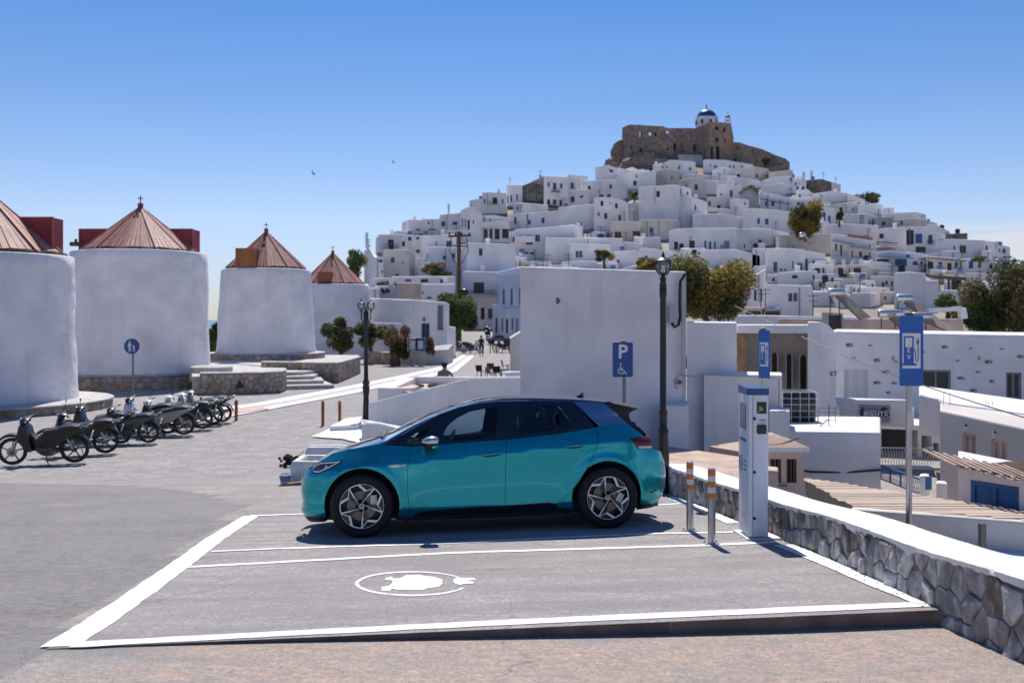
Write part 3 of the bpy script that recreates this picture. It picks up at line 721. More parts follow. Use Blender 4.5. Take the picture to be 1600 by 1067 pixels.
# --- door handles, badge strip
for X0, Y0, X1, Y1 in ((808, 311, 888, 303), (1146, 277, 1225, 270)):
    pa, pb = car_px(X0, Y0, -CW), car_px(X1, Y1, -CW)
    for s in (-1, 1):
        b = MB(); rings = []
        for k in range(9):
            t = k / 8; x = lerp(pa[0], pb[0], t); z = lerp(pa[1], pb[1], t); y = yside(x, z) + 0.004 + 0.022 * math.sin(math.pi * clamp(t, 0.04, 0.96)) ** 0.5; hh = 0.006 + 0.010 * math.sin(math.pi * clamp(t, 0.02, 0.98)) ** 0.4
            rings.append([(x, s * (y + hh * 0.45 * math.cos(R(a))), z + hh * math.sin(R(a))) for a in range(0, 360, 45)])
        b.loft(rings); h = b.build('handle', MT['teal'], car, smooth=60)
        b = MB(); cxx, czz = (pa[0] + pb[0]) / 2, (pa[1] + pb[1]) / 2 - 0.012
        q = x2q(cxx, czz); P = spt(q, czz)
        b.add([(cxx + 0.105 * math.cos(R(a)), s * (abs(P.y) + 0.0025), czz + 0.022 * math.sin(R(a)) + 0.008 * math.cos(R(a))) for a in range(0, 360, 30)], [tuple(range(12))]); b.build('handle_recess', MT['black_plastic'], car)  # flat black plate stands for the shaded hollow behind the handle
BD = cp([(428, 354), (500, 346), (500, 354), (460, 362), (440, 360)], 0.01); patch('badge_strip', BD, MT['satin_silver'], gap=0, off=0.004)
# --- top shell: hood, cowl, windscreen, roof, spoiler
def topshell(name, x0, x1, m, nx=24, ny=14, k0=-1, k1=1, dz=0.0, parent=car):
    b = MB(); vs = []
    for i in range(nx + 1):
        x = lerp(x0, x1, i / nx); ze = et(x); ye = max(0.02, yside(x, ze)); zc_ = max(ze, interp(TOPC, x))
        for j in range(ny + 1):
            v = lerp(k0, k1, j / ny); vs.append((x, v * ye, ze + (zc_ - ze) * (1 - abs(v) ** 2.6) + dz))
    fs = [(i * (ny + 1) + j, i * (ny + 1) + j + 1, (i + 1) * (ny + 1) + j + 1, (i + 1) * (ny + 1) + j) for i in range(nx) for j in range(ny)]
    b.add(vs, fs); return b.build(name, m, parent, smooth=80)
xh = EDGE_T[0][0]; xc0 = car_px(270, 285, -0.5)[0]; xc = car_px(415, 250, -0.3)[0]; xw = car_px(760, 92, 0)[0]; xs = car_px(1290, 95, 0)[0]; xt = TOPC[-1][0]
topshell('bonnet', xh, xc0, MT['teal']); topshell('cowl', xc0 + 0.003, xc, MT['black_gloss'], 6)
topshell('windscreen', xc + 0.003, xw, MT['glass_dark']); topshell('roof', xw + 0.003, xs, MT['black_gloss']); topshell('spoiler', xs + 0.003, xt, MT['cabin'], 8)
for s in (-1, 1):                                   # A-pillars as dark edge bands of the windscreen
    b = MB(); rings = []
    for i in range(13):
        x = lerp(xc - 0.02, xw + 0.05, i / 12); ze = et(x); ye = yside(x, ze)
        rings.append([(x, s * (ye - 0.0), ze + 0.001), (x, s * (ye - 0.09), ze + 0.012), (x, s * (ye - 0.09), ze - 0.03), (x, s * (ye - 0.02), ze - 0.04)])
    b.loft(rings); b.build('windscreen_pillar', MT['rail_silver'], car, smooth=50)
for k in range(2):
    b = MB(); b.bar((xc - 0.03, -0.45 + 0.6 * k, et(xc) + 0.045), (xc + 0.02, 0.1 + 0.6 * k, interp(TOPC, xc + 0.02) + 0.02), 0.025, 0.02); b.build('wiper', MT['black_plastic'], car)
# tailgate: glass and lower panel seen past the corner
HE = sorted([(HS[5][1], HS[5][0]), (HS[4][1], HS[4][0]), (HS[3][1], HS[3][0]), (HS[2][1], HS[2][0]), (LAMP_T[2][1], LAMP_T[2][0]), (LAMP_T[4][1], LAMP_T[4][0]), (0.70, LAMP_T[4][0] + 0.06)])
b = MB(); rows = []
for z in [0.70 + k * 0.035 for k in range(40)]:
    if z > HE[-1][0]: break
    xe_ = interp(HE, z) - 0.006; ye_ = yside(xe_, z) - 0.004; rows.append([(xe_ + 0.11 * (1 - v * v), v * ye_, z) for v in [j / 6 - 1 for j in range(13)]])
ye_ = yside(HS[1][0], HS[1][1]); rows.append([(lerp(HS[1][0], xt, 1 - v * v) - 0.01, v * ye_, HS[1][1] - 0.012 + 0.0 * v) for v in [j / 6 - 1 for j in range(13)]])
b.loft(rows, cap=False, closed=False); b.build('tailgate', MT['cabin'], car, smooth=40)
# shark fin aerial
b = MB(); ax, az = car_px(1200, 76, 0); b.blade([(ax - 0.07, az - 0.01), (ax - 0.02, az + 0.012), (ax + 0.025, az + 0.045), (ax + 0.055, az + 0.05), (ax + 0.05, az + 0.02), (ax + 0.062, az - 0.01)], 0.022, 0.6); b.build('aerial', MT['black_gloss'], car, smooth=40)
# mirrors
for s in (-1, 1):
    mx_, mz = car_px(605, 262, -CW - 0.08); b = MB()
    prof_ = [(-0.115, 0.005), (-0.10, 0.035), (-0.06, 0.062), (0.0, 0.075), (0.06, 0.066), (0.083, 0.04), (0.08, -0.005), (0.06, -0.012), (-0.06, -0.01)]
    rings = []
    for y, k in ((-0.10, 0.55), (-0.09, 0.82), (-0.05, 1.0), (0.03, 1.0), (0.09, 0.85), (0.10, 0.6)):
        rings.append([(mx_ + px_ * k + (1 - k) * 0.02, s * (CW + 0.09 - y) if s > 0 else -(CW + 0.09) + y, mz + pz_ * k) for px_, pz_ in prof_])
    b.loft(rings); mr_ = b.build('mirror', MT['satin_silver'], car, smooth=70)
    b = MB(); b.blade([(mx_ - 0.085, mz - 0.008), (mx_ + 0.075, mz - 0.008), (mx_ + 0.05, mz - 0.035), (mx_ - 0.02, mz - 0.05), (mx_ - 0.06, mz - 0.035)], 0.08, 0.8, y0=s * (CW + 0.09)); 
    b.bar((mx_ - 0.05, s * (CW + 0.06), mz - 0.03), (mx_ - 0.02, s * (CW - 0.06), mz - 0.07), 0.07, 0.055); b.build('mirror_base', MT['black_plastic'], mr_, smooth=50)
# inner shell: wheel housings, floor, dark backing behind the gaps
def inner(name, x0, x1, z0, z1f, m, off=0.02, nx=70, nz=14):
    for s in (-1, 1):
        b = MB(); vs = []
        for i in range(nx + 1):
            x = lerp(x0, x1, i / nx); z1 = z1f(x)
            for j in range(nz + 1):
                z = lerp(z0, z1, j / nz); vs.append((x, s * (yside(x, z) - off), z))
        fs = []
        for i in range(nx):
            for j in range(nz):
                xm, zm = lerp(x0, x1, (i + 0.5) / nx), (vs[i * (nz + 1) + j][2] + vs[i * (nz + 1) + j + 1][2]) / 2
                if min(math.hypot(xm - XF, zm - WR), math.hypot(xm - XR, zm - WR)) > AR + 0.02: fs.append((i * (nz + 1) + j, i * (nz + 1) + j + 1, (i + 1) * (nz + 1) + j + 1, (i + 1) * (nz + 1) + j))
        b.add(vs, fs); b.build(name, m, car)
inner('inner_shell', -0.62, WB + 0.5, 0.17, lambda x: min(interp(BELT, x), et(x)) - 0.03, MT['cabin'], 0.022)
for cx in (XF, XR):
    for s in (-1, 1):
        b = MB(); n = 26; vs = []
        for k in range(n + 1):
            a = R(lerp(-22, 202, k / n))
            for r, y in ((AR + 0.012, 0.875), (AR + 0.012, 0.56), (0.02, 0.56)): vs.append((cx + r * math.cos(a), s * y if r > 0.1 or True else 0, WR + r * math.sin(a)))
        b.add([(x, (math.copysign(min(abs(y), yside(x, max(0.2, z)) + 0.0), y) if abs(y) > 0.6 else y), z) for x, y, z in vs], [(k * 3 + j, k * 3 + j + 1, k * 3 + j + 4, k * 3 + j + 3) for k in range(n) for j in range(2)]); b.build('wheel_housing', MT['cabin'], car, smooth=40)
b = MB(); ux = [lerp(-0.62, WB + 0.72, k / 30) for k in range(31)]; pl = [(x, -max(0.05, yside(x, 0.24) - 0.03)) for x in ux if min(abs(x - XF), abs(x - XR)) > 0.4] + [(x, max(0.05, yside(x, 0.24) - 0.03)) for x in ux[::-1] if min(abs(x - XF), abs(x - XR)) > 0.4]
b.loft([[(x, y if min(abs(x - XF), abs(x - XR)) > 0.45 else y * 0.6, z) for x, y in pl] for z in (0.185, 0.24)]); b.build('underbody', MT['cabin'], car)
# cabin
b = MB(); b.box2((0.42, -0.74, 0.55), (0.95, 0.74, 0.93)); b.box2((0.3, -0.7, 0.7), (0.7, 0.7, 0.97)); b.build('dashboard', MT['cabin'], car)
b = MB(); b.box2((0.9, -0.76, 0.22), (2.9, 0.76, 0.32)); b.box2((2.8, -0.6, 0.3), (2.95, 0.6, 0.95)); b.build('cabin_floor', MT['cabin'], car)
for sx_, sy in ((1.35, -0.36), (1.35, 0.36), (2.2, -0.4), (2.2, 0.4)):
    b = MB(); b.blade([(sx_ - 0.05, 0.42), (sx_ + 0.45, 0.38), (sx_ + 0.5, 0.5), (sx_ + 0.03, 0.56)], 0.24, y0=sy)
    b.blade([(sx_ + 0.38, 0.48), (sx_ + 0.5, 0.46), (sx_ + 0.72, 1.06), (sx_ + 0.66, 1.1), (sx_ + 0.58, 1.04)], 0.23, y0=sy); st_ = b.build('seat', MT['cabin'], car, smooth=50)
    b = MB(); b.blade([(sx_ + 0.66, 1.12), (sx_ + 0.74, 1.1), (sx_ + 0.79, 1.26), (sx_ + 0.72, 1.27)], 0.12, y0=sy); b.build('headrest', MT['cabin'], st_, smooth=50)
b = MB(); cS = Vector((1.0, -0.36, 0.98)); U_ = Vector((0.42, 0, 0.9)).normalized()
b.tube([cS + U_ * 0.18 * math.cos(R(a)) + Vector((0, 1, 0)) * 0.18 * math.sin(R(a)) for a in range(0, 360, 15)], 0.014, 8, closed=True)
b.bar(cS - Vector((0, .16, 0)), cS + Vector((0, .16, 0)), 0.05, 0.03); b.bar(cS, cS + Vector((-0.25, 0, -0.1)), 0.06); b.build('steering_wheel', MT['cabin_light'], car, smooth=50)
for s in (-1, 1): b = MB(); b.bar((0.98, s * 0.80, interp(BELT, 1.0) - 0.005), (1.72, s * 0.79, interp(BELT, 1.75) - 0.005), 0.03, 0.05); b.build('door_trim', MT['cabin_light'], car)
# --- wheels
def wheel_mesh():
    T = MB(); T.lathe([(0.255, -0.10), (0.262, -0.108), (0.30, -0.112), (0.332, -0.100), (0.346, -0.080), (0.350, -0.04), (0.350, 0.04), (0.346, 0.08), (0.33, 0.10), (0.262, 0.105), (0.255, 0.10)], 56, axis='Y', cap=False)
    for g in (-0.045, -0.015, 0.015, 0.045): T.lathe([(0.3505, g - 0.003), (0.352, g), (0.3505, g + 0.003)], 56, axis='Y', cap=False)
    RB = MB(); RB.lathe([(0.256, -0.094), (0.250, -0.098), (0.244, -0.09), (0.24, -0.03), (0.235, 0.09)], 56, axis='Y', cap=False)
    RB.lathe([(0.24, 0.03), (0.0, 0.03)], 40, axis='Y', cap=False)
    D = MB(); D.lathe([(0.0, -0.02), (0.10, -0.02), (0.165, -0.018), (0.165, -0.005)], 40, axis='Y', cap=False)
    CL = MB(); CL.box((0.13, -0.03, 0.055), (0.07, 0.06, 0.12))
    Rr = 0.246
    def pol(r, a): return (r * Rr * math.cos(R(a)), r * Rr * math.sin(R(a)))
    SV = MB(); GR = MB()
    def plate(mb, poly, y0, y1, dome=0.0):
        mb.prism(poly, y0, y1, lambda u, v, d: (u, d + dome * (math.hypot(u, v) / Rr - 1) * 1, v))
    def barpoly(p, q, w): 
        d = Vector((q[0] - p[0], q[1] - p[1])).normalized(); n_ = Vector((-d.y, d.x)) * w / 2
        return [(p[0] + n_.x, p[1] + n_.y), (q[0] + n_.x, q[1] + n_.y), (q[0] - n_.x, q[1] - n_.y), (p[0] - n_.x, p[1] - n_.y)]
    for k in range(5):
        o = -72 * k
        P1, P2, P3, P4, P5 = pol(.17, 158 + o), pol(.96, 125 + o), pol(.965, 98 + o), pol(.70, 75 + o), pol(.965, 54.5 + o)
        N2, N1 = pol(.96, 53 + o), pol(.17, 86 + o)
        plate(GR, [pol(.12, 110 + o), P4, P5, N2, N1][::1], -0.066, -0.05, 0.03)
        plate(GR, [pol(.965, 96 + o), P4, P5] + [pol(.975, a + o) for a in (65, 80)], -0.07, -0.055, 0.03)
        for a_, b_, w in ((P1, P2, .0135), (P4, P5, .008)): plate(SV, barpoly(a_, b_, w), -0.086, -0.07, -0.012)
        plate(SV, barpoly(P3, P4, .024), -0.087, -0.071, -0.012)
        plate(SV, [pol(1.0, 125 + o - a) for a in (0, 9, 18, 27)] + [pol(.945, 125 + o - a) for a in (27, 18, 9, 0)], -0.088, -0.075)
        plate(SV, [pol(1.0, 98 + o - a) for a in (0, 11, 22, 33, 43)] + [pol(.978, 98 + o - a) for a in (43, 33, 22, 11, 0)], -0.088, -0.075)
    H = MB(); H.lathe([(0.0, -0.082), (0.03, -0.082), (0.036, -0.076), (0.06, -0.06), (0.07, -0.03)], 24, axis='Y', cap=False)
    E = MB(); E.lathe([(0.026, -0.086), (0.030, -0.086), (0.030, -0.082), (0.026, -0.082)], 24, axis='Y', cap=False)
    for pts in (((-0.012, 0.022), (0, 0.002), (0.012, 0.022)), ((-0.024, 0.01), (-0.011, -0.022), (0, 0.0), (0.011, -0.022), (0.024, 0.01))):
        for p_, q_ in zip(pts, pts[1:]): plate(E, barpoly(p_, q_, 0.004), -0.086, -0.082)
    return T, RB, D, CL, SV, GR, H, E
parts_w = wheel_mesh(); first = None
for i, (cx, s) in enumerate(((XF, -1), (XR, -1), (XF, 1), (XR, 1))):
    if first is None:
        T, RB, D, CL, SV, GR, H, E = parts_w
        w = T.build('wheel', MT['rubber'], car, smooth=40); first = w
        RB.build('rim', MT['black_plastic'], w, smooth=40); D.build('brake_disc', MT['disc_steel'], w, smooth=30); CL.build('brake_caliper', MT['alu'], w)
        SV.build('spoke_face', MT['wheel_silver'], w); GR.build('spoke', MT['wheel_grey'], w); H.build('hub', MT['wheel_grey'], w, smooth=50); E.build('hub_emblem', MT['chrome'], w)
    else: w = copy_tree(first, car)
    w.location = (cx, s * 0.79, WR); w.rotation_euler = (0, R((0, 28, 10, 50)[i]), R(180) if s > 0 else 0)
def text3(name, txt, size, m, M, parent=None, ext=0.001, align='CENTER', bold=0, sx=1.0, **kw):
    c = bpy.data.curves.new(name, 'FONT'); c.body = txt; c.size = size; c.extrude = ext; c.align_x = align; c.align_y = 'CENTER'; c.offset = bold * size; c.resolution_u = 3
    t = bpy.data.objects.new(name + '_tmp', c); COL.objects.link(t); bpy.context.view_layer.update()
    me = bpy.data.meshes.new_from_object(t); bpy.data.objects.remove(t); o = bpy.data.objects.new(name, me); me.materials.append(m); COL.objects.link(o)
    if parent: o.parent = parent
    o.matrix_local = M @ Matrix.Diagonal((sx, 1, 1, 1)); return tagit(o, **kw)
bx, bz = car_px(484, 352.5, -CW)
text3('badge_lettering', 'ID.', 0.028, MT['black_plastic'], Matrix.Translation((bx, -yside(bx, bz) - 0.0065, bz)) @ Matrix.Rotation(R(90), 4, 'X'), car, 0.0005, bold=0.02, sx=1.4)
# ------------------------------------------------------------ stone walls built stone by stone
def clip(poly, a, b, c):
    out = []; n = len(poly)
    for i in range(n):
        p, q = poly[i], poly[(i + 1) % n]; dp = a * p[0] + b * p[1] - c; dq = a * q[0] + b * q[1] - c
        if dp <= 0: out.append(p)
        if (dp < 0 < dq) or (dq < 0 < dp): t = dp / (dp - dq); out.append((lerp(p[0], q[0], t), lerp(p[1], q[1], t)))
    return out
def cells(L, H, sw, sh, rg, jit=0.42, z0=0.0):
    nx = max(1, round(L / sw)); nz = max(1, round(H / sh)); pts = []
    for j in range(-1, nz + 1):
        for i in range(-1, nx + 1):
            pts.append(((i + 0.5 + (0.5 if j % 2 else 0) + rg.uniform(-jit, jit)) * L / nx, z0 + (j + 0.5 + rg.uniform(-jit, jit)) * H / nz))
    out = []
    for k, (px, pz) in enumerate(pts):
        poly = [(0, z0), (L, z0), (L, z0 + H), (0, z0 + H)]
        if not (0 <= px <= L and z0 <= pz <= z0 + H): continue
        for (qx, qz) in pts:
            dx, dz = qx - px, qz - pz
            if (dx == 0 and dz == 0) or abs(dx) > 3 * sw or abs(dz) > 3 * sh: continue
            poly = clip(poly, dx, dz, dx * (px + qx) / 2 + dz * (pz + qz) / 2)
            if len(poly) < 3: break
        if len(poly) >= 3: out.append(((px, pz), poly))
    return out
def path_fn(P):
    """P: list of Vectors (foot line); returns length and fn(s) -> (point, outward normal)"""
    d = [0]
    for a, b in zip(P, P[1:]): d.append(d[-1] + math.hypot(b.x - a.x, b.y - a.y))
    def fn(s):
        s = clamp(s, 0, d[-1])
        for i in range(len(P) - 1):
            if s <= d[i + 1] or i == len(P) - 2:
                t = (s - d[i]) / max(1e-9, d[i + 1] - d[i]); e = (P[i + 1] - P[i]); e.z = 0; e.normalize(); return P[i].lerp(P[i + 1], t), Vector((e.y, -e.x, 0))
    return d[-1], fn
def stones(parent, P, h, sw, sh, mats, seed, limit=290, proud=0.035, gap=0.012, base=0.0, hf=None, depth=0.06, fine=False):
    L, fn = path_fn(P); rg = random.Random(seed); n = 0
    for (cx, cz), poly in cells(L, h, sw, sh, rg, z0=base):
        poly = shrink(poly, gap)
        if fine: poly = dens(poly, sw * 0.42)
        A = sum(poly[i][0] * poly[(i + 1) % len(poly)][1] - poly[(i + 1) % len(poly)][0] * poly[i][1] for i in range(len(poly)))
        if abs(A) < 0.18 * sw * sh: continue
        if hf and cz > hf(cx): continue
        if n >= limit: break
        c, nn = fn(cx); rings = []; pr = proud * rg.uniform(0.5, 1.3); tl = rg.uniform(-0.25, 0.25); tz = rg.uniform(-0.3, 0.3)
        for dd, k in ((-depth, 1.0), (pr * 0.55, 0.95), (pr, 0.7), (pr * 1.05, 0.3)) if fine else ((-depth, 1.0), (pr * 0.55, 0.97), (pr, 0.74)):
            ring = []
            for (x, z) in poly:
                xx, zz = cx + (x - cx) * k, cz + (z - cz) * k; p, _ = fn(xx); q = dd
                if dd > 0: q += (tl * (x - cx) + tz * (z - cz)) * 0.35 + (0.016 * noise.noise(Vector((xx * 14, zz * 14, seed))) if fine else 0)
                ring.append(p + nn * q + Vector((0, 0, zz)))
            rings.append(ring)
        b = MB(); b.loft(rings); o = b.build('stone', mats[rg.randrange(len(mats))], parent, smooth=35); n += 1
    return n
def wall_core(b, P, h, th, top=None, hfun=None):
    """plain strip wall behind the stones"""
    L, fn = path_fn(P); n = max(2, int(L / 0.35)); rings = []
    for i in range(n + 1):
        s = L * i / n; p, nn = fn(s); hh = hfun(s) if hfun else h
        rings.append([p + Vector((0, 0, -0.5)), p - nn * th + Vector((0, 0, -0.5)), p - nn * th + Vector((0, 0, hh)), p + Vector((0, 0, hh))])
    b.loft(rings); return b
def cap(name, P, h, th, m, over=0.03, t=0.05, parent=None, seed=1, wob=0.02, hfun=None, drip=0.0):
    L, fn = path_fn(P); n = max(3, int(L / (0.035 if drip else 0.1))); rings = []
    for i in range(n + 1):
        s = L * i / n; p, nn = fn(s); hh = hfun(s) if hfun else h
        w = lambda k: noise.noise(Vector((s * 2.1, k * 3.7 + seed, 0))) * wob + noise.noise(Vector((s * 9, k * 3.7 + seed, 0))) * wob * 0.9 + noise.noise(Vector((s * 27, k * 9.7 + seed, 0))) * wob * 0.6
        dr = drip * (max(0, noise.noise(Vector((s * 2.1, seed, 5)))) + max(0, noise.noise(Vector((s * 11, seed, 9)))))
        o = [(over + w(1), -0.02 - dr), (over + 0.012 + w(2), t * 0.45), (over - 0.03 + w(3), t * 0.9), (-0.05, t + w(4) * 0.5), (-th / 2, t + 0.012 + w(5) * 0.6), (-th + 0.05, t + w(6) * 0.5), (-th - over + w(7), t * 0.45), (-th - over, -0.02)]
        rings.append([p + nn * a + Vector((0, 0, hh + z)) for a, z in o])
    b = MB(); b.loft(rings); return b.build(name, m, parent, smooth=60)
MT['rubble_a'] = mat('limewashed_stone_grey', (0.27, 0.25, 0.24), 0.92, var=0.45, vscale=5, bump=1.0, bscale=11, bdist=0.04, stain=((0.62, 0.59, 0.57), 4.0, 0.47, (2.2, 2.2, 0.8), 0.8))
MT['rubble_b'] = mat('limewashed_stone_brown', (0.21, 0.175, 0.155), 0.92, var=0.45, vscale=5, bump=1.0, bscale=12, bdist=0.04, stain=((0.58, 0.56, 0.54), 4.5, 0.50, (2.2, 2.2, 0.8), 0.8))
MT['rubble_c'] = mat('limewashed_stone_pale', (0.34, 0.315, 0.30), 0.92, var=0.4, vscale=6, bump=1.0, bscale=13, bdist=0.04, stain=((0.64, 0.62, 0.59), 3.8, 0.46, (2.2, 2.2, 0.8), 0.8))
MT['mortar'] = mat('dark_mortar', (0.20, 0.175, 0.16), 0.95, var=0.5, vscale=6, bump=1, bscale=15, stain=((0.42, 0.4, 0.38), 2.4, 0.58, (2, 2, 0.5), 0.7))
MT['field_a'] = mat('field_stone_grey', (0.33, 0.30, 0.28), 0.92, var=0.3, vscale=3, bump=0.6, bscale=8, bdist=0.04)
MT['field_b'] = mat('field_stone_ochre', (0.38, 0.25, 0.145), 0.92, var=0.35, vscale=3, bump=0.6, bscale=8, bdist=0.04)
MT['field_c'] = mat('field_stone_pale', (0.43, 0.37, 0.32), 0.92, var=0.3, vscale=3, bump=0.6, bscale=8, bdist=0.04)
MT['field_mortar'] = mat('sandy_mortar', (0.30, 0.215, 0.15), 0.95, var=0.4, vscale=4, bump=0.6, bscale=12)
MT['flag_top'] = mat('pale_flagstone', (0.50, 0.47, 0.44), 0.9, var=0.25, vscale=2.5, bump=0.5, bscale=9)
MT['limewash_cap'] = mat('limewash_cap', (0.72, 0.71, 0.71), 0.8, var=0.16, vscale=3, bump=0.8, bscale=9, bdist=0.035, stain=((0.5, 0.48, 0.46), 7, 0.68, (1, 1, 1), 0.6))
FM = [MT['field_a'], MT['field_a'], MT['field_b'], MT['field_c'], MT['field_c']]
# parking wall
pw = empty('parking_wall', WALLF[3], 'low rubble stone wall with thick whitewashed top along the parking bays', 'wall')
WP = [Vector((p.x, p.y, plane(p.x, p.y) - (0.14 if p.y < 7 else 0))) for p in WALLF]
WPz = []
for p in WALLF: WPz.append(Vector((p.x, p.y, plane(p.x, p.y) - 0.03)))
off = pw.location.copy()
def loc_path(P, o): return [p - o for p in P]
LP_ = loc_path(WPz, off)
wallh = lambda s: 0.40 + 0.008 * math.sin(s * 0.9) - 0.008 * math.sin(s * 2.3)
b = MB(); wall_core(b, LP_, 0.42, 0.42, hfun=wallh); b.build('wall_core', MT['mortar'], pw)
stones(pw, [p + Vector((0, 0, -0.2)) for p in LP_], 0.60, 0.19, 0.21, [MT['rubble_a'], MT['rubble_b'], MT['rubble_c'], MT['rubble_a']], 5, proud=0.024, gap=0.004, fine=True)
cap('wall_cap', LP_, 0.41, 0.42, MT['limewash_cap'], over=0.022, t=0.03, parent=pw, hfun=wallh, wob=0.011, drip=0.06)

# ------------------------------------------------------------ windmills
MT['roof_red'] = mat('rusty_red_roof_boards', (0.44, 0.155, 0.11), 0.6, var=0.5, vscale=1.6, col2=(0.28, 0.10, 0.075), bump=0.4, bscale=6, stain=((0.42, 0.30, 0.26), 0.9, 0.57, (1, 1, 1), 0.55))
MT['roof_red2'] = mat('faded_red_roof_boards', (0.52, 0.26, 0.20), 0.6, var=0.45, vscale=1.2, col2=(0.24, 0.09, 0.07), bump=0.4, bscale=6, stain=((0.46, 0.36, 0.32), 1.1, 0.55, (1, 1, 1), 0.6))
MT['roof_orange'] = mat('orange_sheet', (0.33, 0.12, 0.04), 0.7, var=0.3, vscale=2)
MT['roof_box_red'] = mat('red_lead_sheet', (0.30, 0.04, 0.045), 0.6, var=0.35, vscale=1.2)
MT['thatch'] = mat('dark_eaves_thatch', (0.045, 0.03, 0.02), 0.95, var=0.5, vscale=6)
def mill(label, cx, cy, zb, ht, rb, rt_, roof_r, roof_h, nrib, boxes, seed, plinth=None, plabel='', cross=True, m_roof=('roof_red', 'roof_red2')):
    rg = random.Random(seed); t = empty('windmill', (cx, cy, zb), label, 'windmill', 'old windmills in a row')
    b = MB(); n = 72; prof_ = []
    for i in range(15):
        h = ht * i / 14; r = lerp(rb, rt_, i / 14) + 0.05 * (1 - sstep(0, 0.5, h)); prof_.append((r, h))
    prof_ += [(rt_ - 0.04, ht + 0.05), (rt_ - 0.25, ht + 0.07), (0.01, ht + 0.07)]
    b.lathe([(rb + 0.05, -1.5)] + prof_, n)
    for i, (x, y, z) in enumerate(b.v):                    # hand-plastered, never quite round
        a = math.atan2(y, x); d = noise.noise(Vector((math.cos(a) * 2.2, math.sin(a) * 2.2, z * 0.55 + seed))) * 0.07 + noise.noise(Vector((math.cos(a) * 7, math.sin(a) * 7, z * 1.6 + seed))) * 0.025
        r = math.hypot(x, y)
        if r > 0.5: b.v[i] = (x * (1 + d / r), y * (1 + d / r), z)
    b.build('tower', MT['plaster_mill'], t, smooth=50)
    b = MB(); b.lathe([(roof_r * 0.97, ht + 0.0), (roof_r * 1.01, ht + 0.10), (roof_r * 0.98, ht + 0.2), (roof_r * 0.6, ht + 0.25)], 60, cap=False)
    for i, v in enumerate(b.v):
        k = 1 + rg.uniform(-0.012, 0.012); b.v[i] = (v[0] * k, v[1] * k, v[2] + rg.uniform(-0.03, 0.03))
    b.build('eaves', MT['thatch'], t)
    z0 = ht + 0.14; sides = 12; ap = Vector((0, 0, z0 + roof_h)); a_off = rg.uniform(0, 0.4)
    for k in range(sides):
        a0, a1 = a_off + 2 * math.pi * k / sides, a_off + 2 * math.pi * (k + 1) / sides; m0, m1 = Vector((math.cos(a0), math.sin(a0), 0)) * roof_r, Vector((math.cos(a1), math.sin(a1), 0)) * roof_r
        if (m0 + m1).y > roof_r * 0.9: pass
        nb = max(3, nrib // sides); nrm_ = (m1 - m0).cross(ap - m0).normalized()
        if nrm_.z < 0: nrm_ = -nrm_
        for j in range(nb):                               # boards fan up each facet
            p0, p1 = m0.lerp(m1, j / nb) + Vector((0, 0, z0)), m0.lerp(m1, (j + 0.88) / nb) + Vector((0, 0, z0))
            e = (p0 + p1) / 2; u = (p1 - p0) * 0.5; lift = nrm_ * rg.uniform(0.0, 0.022); q0, q1 = ap.lerp(p0, 0.03), ap.lerp(p1, 0.03)
            b = MB(); th = nrm_ * -0.04; vs = [p0 + lift, p1 + lift, q1 + lift, q0 + lift]; dn = rg.uniform(0, 0.06)
            vs[0] = vs[0] + (p0 - ap).normalized() * dn; vs[1] = vs[1] + (p1 - ap).normalized() * dn
            b.loft([vs, [v + th for v in vs]]); b.build('plank', MT[m_roof[rg.random() < 0.45]], t)
        b = MB(); p = m0 + Vector((0, 0, z0 + 0.03)); b.bar(p, ap, 0.09, 0.06); b.build('batten', MT[m_roof[0]], t)
    b = MB(); b.lathe([(0.13, z0 + roof_h - 0.15), (0.15, z0 + roof_h + 0.1), (0.13, z0 + roof_h + 0.16), (0.01, z0 + roof_h + 0.2)], 10); b.build('finial', MT['roof_box_red'], t)
    if cross:
        b = MB(); zt = z0 + roof_h + 0.15; b.bar((0, 0, zt), (0, 0, zt + 0.42), 0.045); b.bar((-0.14, 0, zt + 0.27), (0.14, 0, zt + 0.27), 0.045); b.build('cross', MT['iron'], t)
    for (x0, x1, z0_, z1_, y0, y1, mm) in boxes:          # dormers for the sail shaft
        b = MB(); b.loft([[(x0, y0, z0_), (x1, y0, z0_), (x1, y1, z0_), (x0, y1, z0_)], [(x0, y0, z1_), (x1, y0, z1_), (x1, y1, z1_), (x0, y1, z1_)]])
        d = b.build('dormer', MT[mm], t)
        b = MB()
        if x1 - x0 > 0:
            for q in range(2): b.bar((x0 - 0.02, y0 - 0.02, (z1_, z0_)[q]), (x1 + 0.02, y0 - 0.02, (z1_, z0_)[q]), 0.06)
            for q in range(2): b.bar(((x0, x1)[q], y0 - 0.03, z0_), ((x0, x1)[q], y0 - 0.03, z1_), 0.06)
        b.build('dormer_frame', MT['roof_red'], d)
    if plinth:
        pr, ph, sw = plinth; P = [Vector((pr * math.cos(a), pr * math.sin(a), -ph - 0.15)) for a in [R(x) for x in range(175, 366, 6)]]
        p = empty('plinth', (cx, cy, zb), 'round stone base under the ' + plabel, 'stone base', 'stone bases of the windmills')
        b = MB(); b.lathe([(pr, -ph - 1), (pr, 0.0), (pr - 0.03, 0.03), (0.1, 0.035)], 60); b.build('base_core', [MT['field_mortar'], MT['flag_top']], p)
        b = MB(); b.lathe([(pr + 0.03, -0.02), (pr + 0.03, 0.035), (pr - 0.5, 0.06), (rb - 0.1, 0.062)], 60, cap=False)
        for i, v in enumerate(b.v): q = 1 + 0.006 * noise.noise(Vector(v) * 2); b.v[i] = (v[0] * q, v[1] * q, v[2] + 0.015 * noise.noise(Vector(v) * 3))
        b.build('flagstone_top', MT['flag_top'], p, smooth=50)
